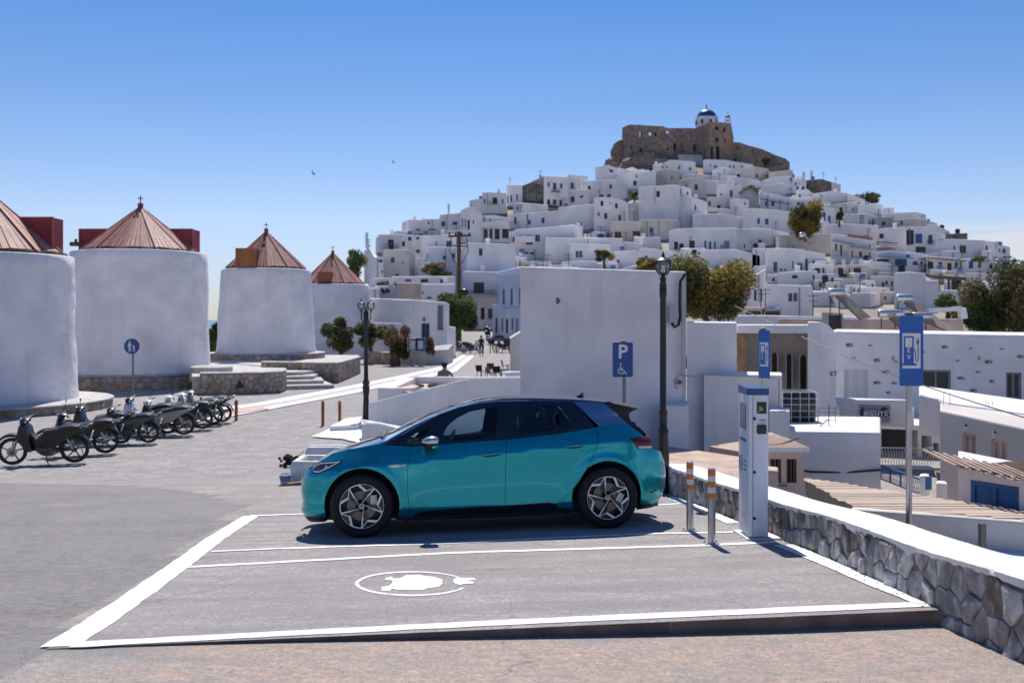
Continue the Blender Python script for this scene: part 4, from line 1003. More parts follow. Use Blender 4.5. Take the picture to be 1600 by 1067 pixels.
        stones(p, P, ph + 0.1, sw, sw * 0.72, FM, seed + 3, proud=0.03, gap=0.02)
    return t
def X_(px, Y): return (px - 800) / F * Y
mill('whitewashed windmill with red conical roof, cut off by the left edge of the picture', X_(-29, 37.5), 37.5, -3.22, 5.60, 3.45, 3.30, 3.05, 2.65, 60, [(1.2, 2.75, 5.72, 7.15, 0.1, 0.95, 'roof_box_red')], 3, plinth=(4.75, 0.45, 0.42), plabel='windmill cut off by the picture edge', cross=False)
mill('largest whitewashed windmill with a red dormer on both sides of its roof', X_(219.5, 51), 51, -2.86, 6.25, 3.52, 3.42, 2.95, 2.4, 72, [(-3.35, -1.0, 6.33, 7.6, 0.25, 1.4, 'roof_box_red'), (1.2, 2.7, 6.33, 7.6, 0.25, 1.4, 'roof_box_red')], 11, plinth=(3.95, 0.82, 0.40), plabel='largest windmill behind the walkers sign')
mill('white windmill with an orange hatch on the front of its red roof', X_(416, 65), 65, -2.35, 5.55, 3.25, 2.95, 2.65, 2.55, 60, [(-1.25, 0.0, 5.68, 6.85, -2.75, -1.0, 'roof_orange')], 23, plinth=(3.9, 0.85, 0.45), plabel='third windmill above the angled terrace wall')
mill('farthest and smallest windmill, half hidden behind the one with the orange hatch', X_(520, 84), 84, -3.2, 6.05, 3.3, 3.1, 2.75, 2.75, 48, [(-0.75, 0.4, 6.2, 7.1, -2.6, -1.0, 'roof_orange')], 31)
# timber sticking out of the second mill
b = MB(); m2 = (X_(219.5, 51), 51); b.tube([(-1.5, 0, 0), (-3.6, -0.3, 0.02)], [0.10, 0.12], 8); b.tube([(-3.3, -0.3, 0.0), (-3.3, -0.3, 0.28)], 0.07, 6)
b.build('sail_shaft', MT['wood'], label='broken wooden sail shaft end sticking out beside the red dormer of the largest windmill', cat='beam', loc=(m2[0], m2[1], -2.86 + 6.75))

# ------------------------------------------------------------ terrace walls, steps
def Gp(px, Y, z=None): x = X_(px, Y); return Vector((x, Y, street(x, Y) if z is None else z))
def stone_wall(label, P, ztop, th, sw, seed, niches=(), name='terrace_wall', grp=None):
    o = P[0].copy(); L_ = [p - o for p in P]; t = empty(name, o, label, 'wall', grp)
    hs = [ztop - p.z for p in P]; Ln, fn = path_fn(L_); h = sum(hs) / len(hs)
    b = MB(); wall_core(b, L_, h, th); b.build('wall_core', MT['field_mortar'], t)
    stones(t, L_, h - 0.05, sw, sw * 0.75, FM, seed, proud=0.02, gap=0.022)
    cap('coping', L_, h - 0.02, th, MT['flag_top'], over=0.02, t=0.05, parent=t, wob=0.015)
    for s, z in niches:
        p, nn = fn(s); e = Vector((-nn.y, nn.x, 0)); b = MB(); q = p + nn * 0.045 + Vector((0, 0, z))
        b.loft([[q - e * 0.2, q + e * 0.2, q + Vector((0, 0, 0.36))], [v - nn * 0.03 for v in (q - e * 0.2, q + e * 0.2, q + Vector((0, 0, 0.36)))]]); b.build('triangular_niche', MT['black_plastic'], t)  # raised black wedge stands for the shade inside a small niche
    return t
zA = -(583 - 497) / F * 44.5
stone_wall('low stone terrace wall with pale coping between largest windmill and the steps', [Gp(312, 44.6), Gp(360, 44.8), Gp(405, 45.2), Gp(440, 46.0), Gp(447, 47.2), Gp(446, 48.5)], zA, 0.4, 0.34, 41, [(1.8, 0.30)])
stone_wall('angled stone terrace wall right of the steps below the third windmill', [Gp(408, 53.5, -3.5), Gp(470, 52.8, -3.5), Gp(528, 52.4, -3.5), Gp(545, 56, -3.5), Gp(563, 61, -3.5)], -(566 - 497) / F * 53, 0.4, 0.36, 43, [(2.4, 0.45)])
def flat(name, pts, z, m, t=0.0, **kw):
    b = MB(); n = len(pts)
    if t: b.loft([[(p.x, p.y, z - t) for p in pts], [(p.x, p.y, z) for p in pts]])
    else: b.add([(p.x, p.y, z) for p in pts], [tuple(range(n))])
    return b.build(name, m, **kw)
flat('terrace', [Gp(300, 44.9), Gp(380, 45.4), Gp(442, 47.4), Gp(444, 52), Gp(400, 60), Gp(300, 58)], zA - 0.18, MT['flag_top'], 0.8, kind='structure')
flat('upper_terrace', [Gp(412, 53.8), Gp(470, 53.1), Gp(526, 52.8), Gp(543, 56.2), Gp(560, 61), Gp(560, 70), Gp(360, 70), Gp(330, 60)], -2.68, MT['flag_top'], 1.0, kind='structure')
st = empty('stone_steps', Gp(480, 49), 'three pale stone steps climbing between the two terrace walls', 'steps')
for k in range(4):
    b = MB(); y0 = 47.6 + k * 0.95; z1 = -3.36 + 0.17 * k; pts = [Vector((X_(443, y0), y0, 0)), Vector((X_(522 - k * 16, y0 + 0.9 - k * 0.1), y0 + 0.9 - k * 0.1, 0)), Vector((X_(500, 53), 53, 0)), Vector((X_(430, 53), 53, 0))]
    b.loft([[(p.x, p.y, z1 - 0.3) for p in pts], [(p.x, p.y, z1) for p in pts]]); o = b.build('step', MT['flag_top']); o.parent = st; o.matrix_parent_inverse = Matrix.Translation(-st.location)
b = MB(); b.lathe([(1.05, -0.7), (1.05, 0), (0.95, 0.04), (0.01, 0.04)], 28); q = Gp(330, 48.5)
b.build('stone_bench', MT['flag_top'], smooth=40, label='low round stone bench at the foot of the largest windmill', cat='bench', loc=(q.x, q.y, -(573 - 497) / F * 48.5))
# drain: two white bands with a grey gutter between
def band(name, top, bot, m, lift):
    A = [ground(*p) for p in top]; B = [ground(*p) for p in bot]; P = A + B[::-1]
    n = 60; ra, rb = [], []
    def dn(Q):
        out = []
        for a, b_ in zip(Q, Q[1:]):
            for k in range(8): out.append(a.lerp(b_, k / 8))
        return out + [Q[-1]]
    A, B = dn(A), dn(B); b = MB(); vs = []
    for a, c in zip(A, B): vs += [(a.x, a.y, street(a.x, a.y) + lift), (c.x, c.y, street(c.x, c.y) + lift)]
    b.add(vs, [(2 * i, 2 * i + 1, 2 * i + 3, 2 * i + 2) for i in range(len(vs) // 2 - 1)]); return b.build(name, m, kind='structure')
T1 = [(250, 655), (346, 637), (400, 630), (450, 620.5), (560, 600.5), (640, 584), (693, 572), (722, 555)]
T2 = [(250, 659), (346, 640), (400, 634), (450, 625.5), (560, 604), (640, 587.5), (697, 575), (728, 555.5)]
T3 = [(250, 662), (380, 641), (410, 637), (450, 630), (560, 608.5), (640, 591), (704, 578.5), (734, 556)]
T4 = [(250, 668), (380, 647), (414, 641), (450, 634), (560, 613), (640, 595), (712, 581), (741, 556.5)]
band('gutter_upper_band', T1, T2, MT['white_paint'], 0.012); band('gutter_channel', T2, T3, MT['flag_top'], 0.008); band('gutter_lower_band', T3, T4, MT['white_paint'], 0.012)
P = [ground(*p) for p in ((340, 651), (352, 640), (408, 636.5), (420, 640))]; b = MB(); b.loft([[p + Vector((0, 0, -.1)) for p in P], [p + Vector((0, 0, .035)) for p in P]])
b.build('boards', mat('pale_pink_boards', (0.55, 0.38, 0.30), 0.8, var=0.15, vscale=3), label='pale pink boards laid flat across the gutter bands', cat='boards')
# ------------------------------------------------------------ charger, bollards, signs, lamps
MT['charger_white'] = mat('charger_white', (0.62, 0.66, 0.74), 0.35, coat=0.5, var=0.04, vscale=3)
MT['charger_blue'] = mat('charger_blue', (0.012, 0.06, 0.20), 0.4, coat=0.3)
MT['sign_blue'] = mat('sign_blue', (0.006, 0.11, 0.42), 0.35, coat=0.3)
MT['sign_blue_dark'] = mat('sign_blue_dark', (0.006, 0.06, 0.26), 0.35, coat=0.3)
MT['sign_white'] = mat('sign_white', (0.75, 0.75, 0.76), 0.45)
MT['ink'] = mat('dark_ink', (0.02, 0.03, 0.06), 0.6)
MT['green_ink'] = mat('green_ink', (0.10, 0.30, 0.12), 0.6)
MT['teal_led'] = mat('teal_led', (0.10, 0.55, 0.42), 0.4)
MT['orange_band'] = mat('orange_reflective', (0.62, 0.17, 0.01), 0.45)
MT['white_band'] = mat('white_reflective', (0.62, 0.62, 0.64), 0.45)
def Mx(o, x, y, z): return Matrix(((x[0], y[0], z[0], o[0]), (x[1], y[1], z[1], o[1]), (x[2], y[2], z[2], o[2]), (0, 0, 0, 1)))
FRONT = lambda o: Mx(o, (1, 0, 0), (0, 0, 1), (0, -1, 0))     # text reading from the camera side
LEFTF = lambda o: Mx(o, (0, -1, 0), (0, 0, 1), (-1, 0, 0))
cb = on_plane(1176, 843); zg = plane(cb.x, cb.y)
ch = empty('charging_station', (0, 0, 0), 'tall white electric car charger with blue top on a pale concrete footing', 'charger')
x0, x1, y0, y1 = cb.x - 0.045, cb.x + 0.165, cb.y + 0.0, cb.y + 0.42; zt = -0.80; zb_ = zg + 0.03
b = MB(); r_ = 0.035; pts = [(x0, y1), (x0, y0 + r_), (x0 + r_ * 0.3, y0 + r_ * 0.3), (x0 + r_, y0), (x1 - 0.01, y0), (x1, y0 + 0.01), (x1, y1)]
b.loft([[(x, y, z) for x, y in pts] for z in (zb_, zt)]); b.build('cabinet', MT['charger_white'], ch, smooth=40)
b = MB(); q = [(x0 - 0.006, y1 + 0.005), (x0 - 0.006, y0 + r_), (x0 + 0.008, y0 + 0.004), (x0 + r_, y0 - 0.006), (x1 + 0.004, y0 - 0.006), (x1 + 0.004, y1 + 0.005)]
b.loft([[(x, y, zt) for x, y in q], [(x, y, zt + 0.07 + 0.015 * (y - y0) / 0.42 + 0.0) for x, y in q]]); b.build('top_cover', MT['charger_blue'], ch)
b = MB(); b.box2((x0 + 0.045, y0 - 0.003, zb_ + 0.02), (x0 + 0.049, y0 + 0.004, zt - 0.004)); b.build('door_seam', MT['ink'], ch)
xf = (x0 + 0.049 + x1) / 2 + 0.008
b = MB(); b.box2((xf - 0.05, y0 - 0.004, zt - 0.19), (xf + 0.05, y0 + 0.01, zt - 0.07)); rd_ = b.build('card_reader', MT['black_gloss'], ch)
b = MB(); b.box2((xf - 0.05, y0 - 0.006, zt - 0.197), (xf + 0.05, y0 + 0.002, zt - 0.19)); b.build('light_bar', MT['teal_led'], ch)
b = MB()
for r in (0.018, 0.032, 0.046):
    b.tube([(xf - 0.03 + r * math.cos(R(a)), y0 - 0.0055, zt - 0.165 + r * math.sin(R(a))) for a in range(5, 86, 10)], 0.0026, 5)
b.ball((xf - 0.03, y0 - 0.0055, zt - 0.165), 0.005, 6); b.build('contactless_mark', MT['sign_white'], rd_)
b = MB(); b.loft([[(xf + sx_ * 0.049 * k, y0 - d, zt - 0.355 + sz_ * 0.048 * k) for sx_, sz_ in ((-1, -.8), (-.8, -1), (.8, -1), (1, -.8), (1, .8), (.8, 1), (-.8, 1), (-1, .8))] for d, k in ((-0.005, 1), (0.012, 1), (0.02, 0.85))]); b.build('socket_cover', MT['vinyl'], ch, smooth=30)
for z in (zt - 0.245, zt - 0.80, zt - 1.28):
    b = MB(); b.lathe([(0.016, 0.004), (0.016, -0.006), (0.010, -0.009), (0, -0.009)], 16, c=(x0 + 0.062, y0, z), axis='Y'); b.build('lock', MT['black_plastic'], ch, smooth=40)
b = MB(); b.box2((x0 - 0.006, y0 + 0.10, zt - 0.37), (x0 + 0.01, y0 + 0.34, zt - 0.10)); b.build('display', MT['black_gloss'], ch)
text3('connector_lettering', 'TYPE 2', 0.026, MT['ink'], FRONT((xf + 0.012, y0 - 0.002, zt - 0.262)), ch, 0.0005, bold=0.02)
text3('connector_small_print', 'max 22 kW', 0.014, MT['ink'], FRONT((xf + 0.012, y0 - 0.002, zt - 0.287)), ch, 0.0004)
text3('place_lettering', 'ASTYPALEA', 0.052, MT['ink'], LEFTF((x0 - 0.0025, y0 + 0.215, zt - 0.485)), ch, 0.0005, bold=0.01)
text3('logo_line', 'smart', 0.04, MT['ink'], LEFTF((x0 - 0.0025, y0 + 0.125, zt - 0.70)), ch, 0.0005)
text3('logo_line_green', 'sustainable', 0.036, MT['green_ink'], LEFTF((x0 - 0.0025, y0 + 0.125, zt - 0.745)), ch, 0.0005, bold=0.02)
text3('logo_line_last', 'island', 0.04, MT['ink'], LEFTF((x0 - 0.0025, y0 + 0.135, zt - 0.79)), ch, 0.0005)
b = MB(); cy_, cz_ = y0 + 0.315, zt - 0.745
b.tube([(x0 - 0.003, cy_ + 0.062 * math.cos(R(a)), cz_ + 0.085 * math.sin(R(a))) for a in range(0, 360, 15)], 0.004, 5, closed=True); b.build('logo_ring', MT['sign_blue_dark'], ch)
b = MB(); b.add([(x0 - 0.003, cy_ + u, cz_ + v) for u, v in ((0, -0.04), (0.014, 0), (0, 0.045), (-0.014, 0))], [(0, 1, 2, 3)]); b.build('logo_leaf', MT['green_ink'], ch)
b = MB(); b.loft([[(x0 - 0.03, y0 - 0.06, zg - 0.1), (x1 + 0.22, y0 - 0.06, zg - 0.1), (x1 + 0.22, y1 + 0.1, zg - 0.1), (x0 - 0.05, y1 + 0.1, zg - 0.1)], [(x0 - 0.02, y0 - 0.05, zg + 0.02), (x1 + 0.21, y0 - 0.05, zg + 0.03), (x1 + 0.21, y1 + 0.1, zg - 0.01), (x0 - 0.04, y1 + 0.1, zg - 0.01)]]); b.build('footing', MT['limewash_cap'], ch)
# galvanised bollards
def bollard(px, py, label):
    p = on_plane(px, py); t = empty('bollard', p, label, 'bollard', 'galvanised bollards before the charger')
    b = MB(); b.lathe([(0.038, 0.0), (0.038, 0.76), (0.034, 0.772), (0.0, 0.775)], 28); b.build('post', MT['galv'], t, smooth=40)
    for k in range(5):
        b = MB(); b.lathe([(0.0385, 0.755 - 0.058 * k), (0.0395, 0.752 - 0.058 * k), (0.0395, 0.702 - 0.058 * k), (0.0385, 0.699 - 0.058 * k)], 28, cap=False); b.build('reflective_band', MT['orange_band' if k % 2 == 0 else 'white_band'], t, smooth=40)
    b = MB(); b.box((0, 0, 0.008), (0.15, 0.15, 0.01)); b.build('base_plate', MT['galv'], t)
    for sx_ in (-1, 1):
        for sy in (-1, 1): b = MB(); b.lathe([(0.009, 0.012), (0.009, 0.03), (0, 0.032)], 6, c=(sx_ * 0.057, sy * 0.057, 0)); b.build('bolt', MT['galv'], t)
bollard(1078, 830, 'galvanised bollard with orange and white bands, closer to the car'); bollard(1112, 850, 'galvanised bollard with orange and white bands, closer to the charger')

def sign_pole(b, x, y, z0, z1, r=0.03): b.lathe([(r, z0), (r, z1), (r * 0.5, z1 + 0.005), (0, z1 + 0.005)], 16, c=(x, y, 0))
def plane_sign(root, w, h, m, turn, c, th=0.004):
    """flat plate centred at c, turned about the vertical"""
    M = Matrix.Translation(c) @ Matrix.Rotation(turn, 4, 'Z') @ FRONT((0, 0, 0)); b = MB(); r = min(w, h) * 0.05
    pts = [(-w / 2 + r, -h / 2), (w / 2 - r, -h / 2), (w / 2, -h / 2 + r), (w / 2, h / 2 - r), (w / 2 - r, h / 2), (-w / 2 + r, h / 2), (-w / 2, h / 2 - r), (-w / 2, -h / 2 + r)]
    b.prism(pts, -th / 2, th / 2, lambda u, v, d: M @ Vector((u, v, d))); return b.build('sign_plate', m, root), M
def flatart(b, polys, M, d0, d1):
    for p in polys: b.prism(p, d0, d1, lambda u, v, d: M @ Vector((u, v, d)))
def rectp(x0, y0, x1, y1): return [(x0, y0), (x1, y0), (x1, y1), (x0, y1)]
# EV signs
def ev_sign(px, Y, pytop, pybot, hpx, wpx, zfoot, turn, label):
    c = at(px, (pytop + pybot) / 2, Y); h = (pybot - pytop) / F * Y; w = h * 0.335
    t = empty('ev_sign', (c.x, Y, zfoot), label, 'road sign', 'charging point signs'); o = Vector((c.x, Y, zfoot))
    b = MB(); sign_pole(b, 0.0, 0.055, -0.3, c.z + h / 2 + 0.03 - zfoot, 0.027); b.build('pole', MT['galv'], t, smooth=40)
    C_ = c - o; p, M = plane_sign(t, w, h, MT['sign_blue'], turn, C_)
    b = MB(); flatart(b, [rectp(-w * .38, -h * .25, w * .38, h * .25)], M, 0.002, 0.004); b.build('white_field', MT['sign_white'], p)
    s = h / 100; A = []; A += [rectp(-12.5 * s, -21 * s, 7 * s, -18 * s), rectp(-11 * s, -18 * s, 3 * s, 5 * s), rectp(-11 * s, 5 * s, -9 * s, 20 * s), rectp(1 * s, 5 * s, 3 * s, 20 * s), rectp(-11 * s, 18.5 * s, 3 * s, 20.5 * s)]
    A += [rectp(7 * s, 10 * s, 10.5 * s, 15 * s), rectp(7.2 * s, 15 * s, 8 * s, 18 * s), rectp(9.4 * s, 15 * s, 10.2 * s, 18 * s)]
    b = MB(); flatart(b, A, M, 0.004, 0.006)
    b.tube([M @ Vector((x * s, y * s, 0.006)) for x, y in ((8.8, 10), (9.2, 3), (9.4, -6), (9.2, -13), (7.6, -15.5), (6, -13), (5.5, -4), (4.5, 2), (3, 2))], 0.55 * s, 5); b.build('pump_pictogram', MT['sign_blue'], p)
    for ch_, yy in (('E', 0.5), ('V', -9)):
        text3('letter', ch_, 9.5 * s, MT['sign_white'], M @ Matrix.Translation((-4 * s, yy * s, 0.0065)), p, 0.0006, bold=0.012)
    b = MB(); b.box((C_.x, 0.05, C_.z + h / 2 + 0.012), (0.07, 0.05, 0.018)); b.build('bracket', MT['iron'], t)
    return t
ev_sign(1424, 8.9, 493, 603, 110, 36, -4.6 + 0.5, R(-2), 'nearer blue charging sign on a steel pole behind the parking wall, large EV pump symbol')
ev_sign(1194, 13.2, 516, 591, 75, 16, -4.0, R(-62), 'blue charging sign turned edge-on above the charger')
# disabled parking sign
c = at(973, 562, 15.6); h = 54 / F * 15.6 * 1.0; w = 32 / F * 15.6; zf = -3.4
ps = empty('parking_sign', (c.x + 0.03, 15.6, zf), 'blue disabled parking sign with white P in front of the big white wall', 'road sign'); o = Vector((c.x + 0.03, 15.6, zf)); C_ = c - o
b = MB(); sign_pole(b, 0.0, 0.05, -0.4, C_.z + h / 2 + 0.03, 0.03); b.build('pole', MT['pole_grey'], ps, smooth=40)
p, M = plane_sign(ps, w, h, MT['sign_blue_dark'], R(3), C_)
text3('letter_p', 'P', h * 0.56, MT['sign_white'], M @ Matrix.Translation((0.0, h * 0.215, 0.003)), p, 0.001, bold=0.02)
s = h / 100; b = MB(); cx_, cy_ = -4 * s, -31 * s
b.tube([M @ Vector((cx_ + 9 * s * math.cos(R(a)), cy_ + 9 * s * math.sin(R(a)), 0.004)) for a in range(125, 350, 12)], 1.3 * s, 5)
flatart(b, [[(cx_ + 2.5 * s * math.cos(R(a)) - 2 * s, cy_ + 19 * s + 2.5 * s * math.sin(R(a))) for a in range(0, 360, 40)], rectp(cx_ - 3.2 * s, cy_ - 1 * s, cx_ - 0.6 * s, cy_ + 15 * s), rectp(cx_ - 1 * s, cy_ + 4 * s, cx_ + 6 * s, cy_ + 6 * s), rectp(cx_ - 3 * s, cy_ - 1 * s, cx_ + 8 * s, cy_ + 1.3 * s), [(cx_ + 6 * s, cy_ + 1 * s), (cx_ + 8.3 * s, cy_ + 1 * s), (cx_ + 14 * s, cy_ - 9 * s), (cx_ + 11.5 * s, cy_ - 9.5 * s)], rectp(cx_ + 11.5 * s, cy_ - 10.5 * s, cx_ + 17 * s, cy_ - 8.5 * s)], M, 0.003, 0.005)
b.build('wheelchair_symbol', MT['sign_white'], p)
b = MB(); b.box((C_.x, 0.03, C_.z + h / 2 + 0.01), (0.05, 0.04, 0.015)); b.build('bracket', MT['iron'], ps)
# pedestrians-only disc
c = at(206, 541, 34.5); o = Vector((c.x, 34.5, street(c.x, 34.5)))
rs = empty('round_sign', o, 'round blue sign with white adult and child walking, before largest windmill', 'road sign'); C_ = c - o
b = MB(); sign_pole(b, 0.02, 0.05, -0.3, C_.z + 0.26, 0.035); b.build('pole', MT['pole_grey'], rs, smooth=40)
M = Matrix.Translation(C_) @ FRONT((0, 0, 0)); b = MB(); b.prism([(0.28 * math.cos(R(a)), 0.28 * math.sin(R(a))) for a in range(0, 360, 10)], -0.005, 0.005, lambda u, v, d: M @ Vector((u, v, d))); p = b.build('sign_disc', MT['sign_blue_dark'], rs)
b = MB()
def walker(b, cx, cy, k):
    P = [[(cx + 0.034 * k * math.cos(R(a)), cy + 0.155 * k + 0.036 * k * math.sin(R(a))) for a in range(0, 360, 40)], [(cx - .045 * k, cy + .11 * k), (cx + .045 * k, cy + .11 * k), (cx + .035 * k, cy - .03 * k), (cx - .035 * k, cy - .03 * k)],
         [(cx - .035 * k, cy - .03 * k), (cx - .002 * k, cy - .03 * k), (cx - .012 * k, cy - .19 * k), (cx - .04 * k, cy - .19 * k)], [(cx + .003 * k, cy - .03 * k), (cx + .035 * k, cy - .03 * k), (cx + .05 * k, cy - .19 * k), (cx + .02 * k, cy - .19 * k)], [(cx - .07 * k, cy - .02 * k), (cx - .05 * k, cy - .02 * k), (cx - .03 * k, cy + .1 * k), (cx - .05 * k, cy + .1 * k)]]
    flatart(b, P, M, 0.005, 0.008)
walker(b, -0.075, 0.0, 1.0); walker(b, 0.075, -0.075, 0.62); flatart(b, [[(-.03, .07), (.05, -.03), (.055, -.02), (-.025, .09)]], M, 0.005, 0.008); b.build('pictogram', MT['sign_white'], p)
# ------------------------------------------------------------ street lamps
def lantern(parent, c, s=1.0, wd=1.0):
    """globe lantern sitting at c (its foot)"""
    x, y, z = c; g = MB(); R0 = lambda L: [(r * s * wd, h * s) for r, h in L]
    prof_ = [(0.05, 0.10), (0.10, 0.13), (0.135, 0.19), (0.148, 0.25), (0.142, 0.31), (0.12, 0.36)]
    g.lathe(R0(prof_), 24, c=c, cap=False); o = g.build('lamp_globe', MT['glass_lamp'], parent, smooth=60)
    m = MB(); m.lathe([(0.028 * s, 0.10 * s), (0.03 * s, 0.27 * s), (0.0, 0.29 * s)], 12, c=c); m.build('bulb', MT['white_paint'], parent, smooth=50)
    t = MB(); t.lathe(R0([(0.0, 0.355), (0.15, 0.35), (0.158, 0.36), (0.15, 0.372), (0.115, 0.385), (0.10, 0.40), (0.075, 0.42), (0.04, 0.43), (0.03, 0.45), (0.034, 0.47), (0.018, 0.49), (0.022, 0.505), (0.006, 0.54), (0.0, 0.56)]), 24, c=c, cap=False); t.build('lamp_hat', MT['iron'], parent, smooth=50)
    f = MB()
    for k in range(8):
        a = R(45 * k + 12); f.tube([(x + (r + 0.004) * s * wd * math.cos(a), y + (r + 0.004) * s * wd * math.sin(a), z + h * s) for r, h in prof_], 0.005 * s, 5)
    f.lathe([(r * s, h * s) for r, h in [(0.02, 0.0), (0.035, 0.02), (0.045, 0.09), (0.085, 0.105), (0.09, 0.115), (0.05, 0.12)]], 20, c=c, cap=False)
    for k in range(4):
        a = R(90 * k + 12); f.tube([(x + r * s * math.cos(a), y + r * s * math.sin(a), z + h * s) for r, h in ((0.02, -0.02), (0.06, 0.0), (0.075, 0.03), (0.065, 0.06), (0.085, 0.11))], 0.006 * s, 5)
    f.build('lamp_cage', MT['iron'], parent, smooth=50)
p0 = on_plane(1036, 771); z0 = plane(p0.x, p0.y) - 0.03; H_ = (HZ - 392) / F * p0.y - z0
lp = empty('street_lamp', (p0.x, p0.y, z0), 'black cast iron street lamp with one globe lantern behind the car', 'street lamp'); k = p0.y / F
hz = lambda py: (HZ - py) * k - z0
b = MB(); b.lathe([(0.115, 0), (0.115, 0.03), (0.10, 0.06), (0.095, hz(760)), (0.088, hz(700)), (0.075, hz(680)), (0.088, hz(672)), (0.062, hz(668)), (0.062, hz(648)), (0.072, hz(645)), (0.05, hz(638)), (0.048, hz(520)), (0.046, hz(466)), (0.056, hz(463)), (0.058, hz(452)), (0.048, hz(450)), (0.058, hz(447)), (0.043, hz(440)), (0.046, hz(436)), (0.028, hz(432)), (0.02, hz(428))], 20)
b.build('post', MT['iron'], lp, smooth=45)
for a in range(0, 360, 45):                            # fluting on the foot
    q = MB(); r = R(a); q.tube([(0.093 * math.cos(r), 0.093 * math.sin(r), 0.1), (0.083 * math.cos(r), 0.083 * math.sin(r), hz(702))], 0.009, 5); q.build('flute', MT['iron'], lp, smooth=50)
lantern(lp, (0, 0, hz(437)), (hz(392) - hz(437)) / 0.56, 1.12)
g = ground(572, 658); k2 = g.y / F; z2 = g.z; hz2 = lambda py: (HZ - py) * k2 - z2
l2 = empty('street_lamp', g, 'black cast iron street lamp with a pair of lanterns near the square', 'street lamp')
b = MB(); b.lathe([(0.12, 0), (0.11, 0.4), (0.09, hz2(620)), (0.13, hz2(605)), (0.10, hz2(602)), (0.13, hz2(598)), (0.075, hz2(592)), (0.06, hz2(510)), (0.075, hz2(504)), (0.09, hz2(496)), (0.05, hz2(488)), (0.02, hz2(480))], 16); b.build('post', MT['iron'], l2, smooth=45)
for s in (-1, 1):
    b = MB(); b.tube([(0, 0, hz2(500)), (s * 0.10, 0, hz2(503)), (s * 0.17, 0, hz2(497)), (s * 0.155, 0, hz2(491)), (s * 0.155, 0, hz2(487))], 0.022, 8); b.tube([(s * 0.02, 0, hz2(496)), (s * 0.08, 0, hz2(492)), (s * 0.06, 0, hz2(486))], 0.014, 6); b.build('arm', MT['iron'], l2, smooth=60)
    lantern(l2, (s * 0.165, 0, hz2(488)), (hz2(466) - hz2(488)) / 0.56 * 1.0)
# ------------------------------------------------------------ small things
def post(px, py, pyt, label, grp='rusty orange posts on the square'):
    g = ground(px, py); h = (py - pyt) / F * g.y; b = MB(); b.box((0, 0, h / 2 - 0.1), (0.085, 0.085, h + 0.2), taper=0.96)
    for i in range(4, 8): b.v[i] = (b.v[i][0] + rnd.uniform(-.01, .01), b.v[i][1], b.v[i][2] + rnd.uniform(-.01, .01))
    b.build('wooden_post', MT['orange_wood'], label=label, cat='post', group=grp, loc=g)
post(504.5, 664, 626, 'left one of two orange posts before the ramp wall'); post(531, 664, 626, 'right one of two orange posts before the ramp wall')
post(369, 656, 625, 'orange post standing alone right of the last motorbike'); post(343.5, 650, 623, 'orange post just behind the rear wheel of the last motorbike'); post(314, 640, 620, 'orange post half hidden behind the last motorbikes')
for i, x in enumerate((711 + 24, 745 - 10, 755, 766, 776, 785, 796)):
    if i == 0: continue
    post(x, 551.5, 538.5, ['', 'orange post behind the parked street motorbike, leftmost of the far row', 'orange post beside the standing man in the street', 'lone orange post right of the standing man', 'orange post left of the motorbike wheel far up the street', 'orange post right of the motorbike wheel far up the street', 'orange post touching the wooden kiosk far up the street'][i], 'far row of orange posts across the street')
# paint bucket, mop and broom stick by the planter
g = ground(446, 757); kk = g.y / F
bk = empty('paint_bucket', g, 'blue and white plastic paint bucket splashed with whitewash on the ground', 'bucket')
MT['bucket_blue'] = mat('bucket_blue', (0.12, 0.17, 0.42), 0.5, var=0.3, vscale=9, stain=((0.7, 0.7, 0.72), 6, 0.52, (1, 1, 1), 1.0))
b = MB(); b.lathe([(0.085, 0.0), (0.10, 0.17)], 24); b.build('pail', MT['bucket_blue'], bk, smooth=40); b = MB(); b.lathe([(0.10, 0.165), (0.107, 0.17), (0.107, 0.19), (0.10, 0.195), (0.095, 0.18), (0.09, 0.05)], 24, cap=False); b.build('rim', MT['white_paint'], bk, smooth=40)
b = MB(); b.tube([(0.1 * math.cos(R(a)), -0.02 - 0.1 * math.sin(R(a)) * 0.6, 0.165 - 0.1 * abs(math.sin(R(a)))) for a in range(0, 181, 15)], 0.004, 5); b.build('bucket_handle', MT['galv'], bk)
a_, c_ = ground(432, 759), ground(478, 757)
b = MB(); b.tube([a_ + Vector((0.05, 0, 0.02)), c_ + Vector((0, 0, 0.06))], 0.014, 6); b.build('broom_stick', mat('yellow_stick', (0.5, 0.30, 0.02), 0.5), label='yellow broom stick lying beside the paint bucket', cat='stick')
# dark bundle behind the bucket
g = ground(455, 728); b = MB()
for i in range(46):
    c = Vector((rnd.gauss(0, 0.09), rnd.gauss(0, 0.07), abs(rnd.gauss(0.10, 0.07)))); b.ball(c, rnd.uniform(0.03, 0.06), 5, sc=(rnd.uniform(.7, 1.3),) * 3)
b.tube([(0.05, 0, 0.12), (0.28, 0, 0.33)], 0.008, 5)
b.build('rag_bundle', mat('dark_rags', (0.05, 0.04, 0.03), 0.95, var=0.9, vscale=14), smooth=50, label='dark bundle of rags with a stick poking out behind the planter', cat='rag', loc=g)
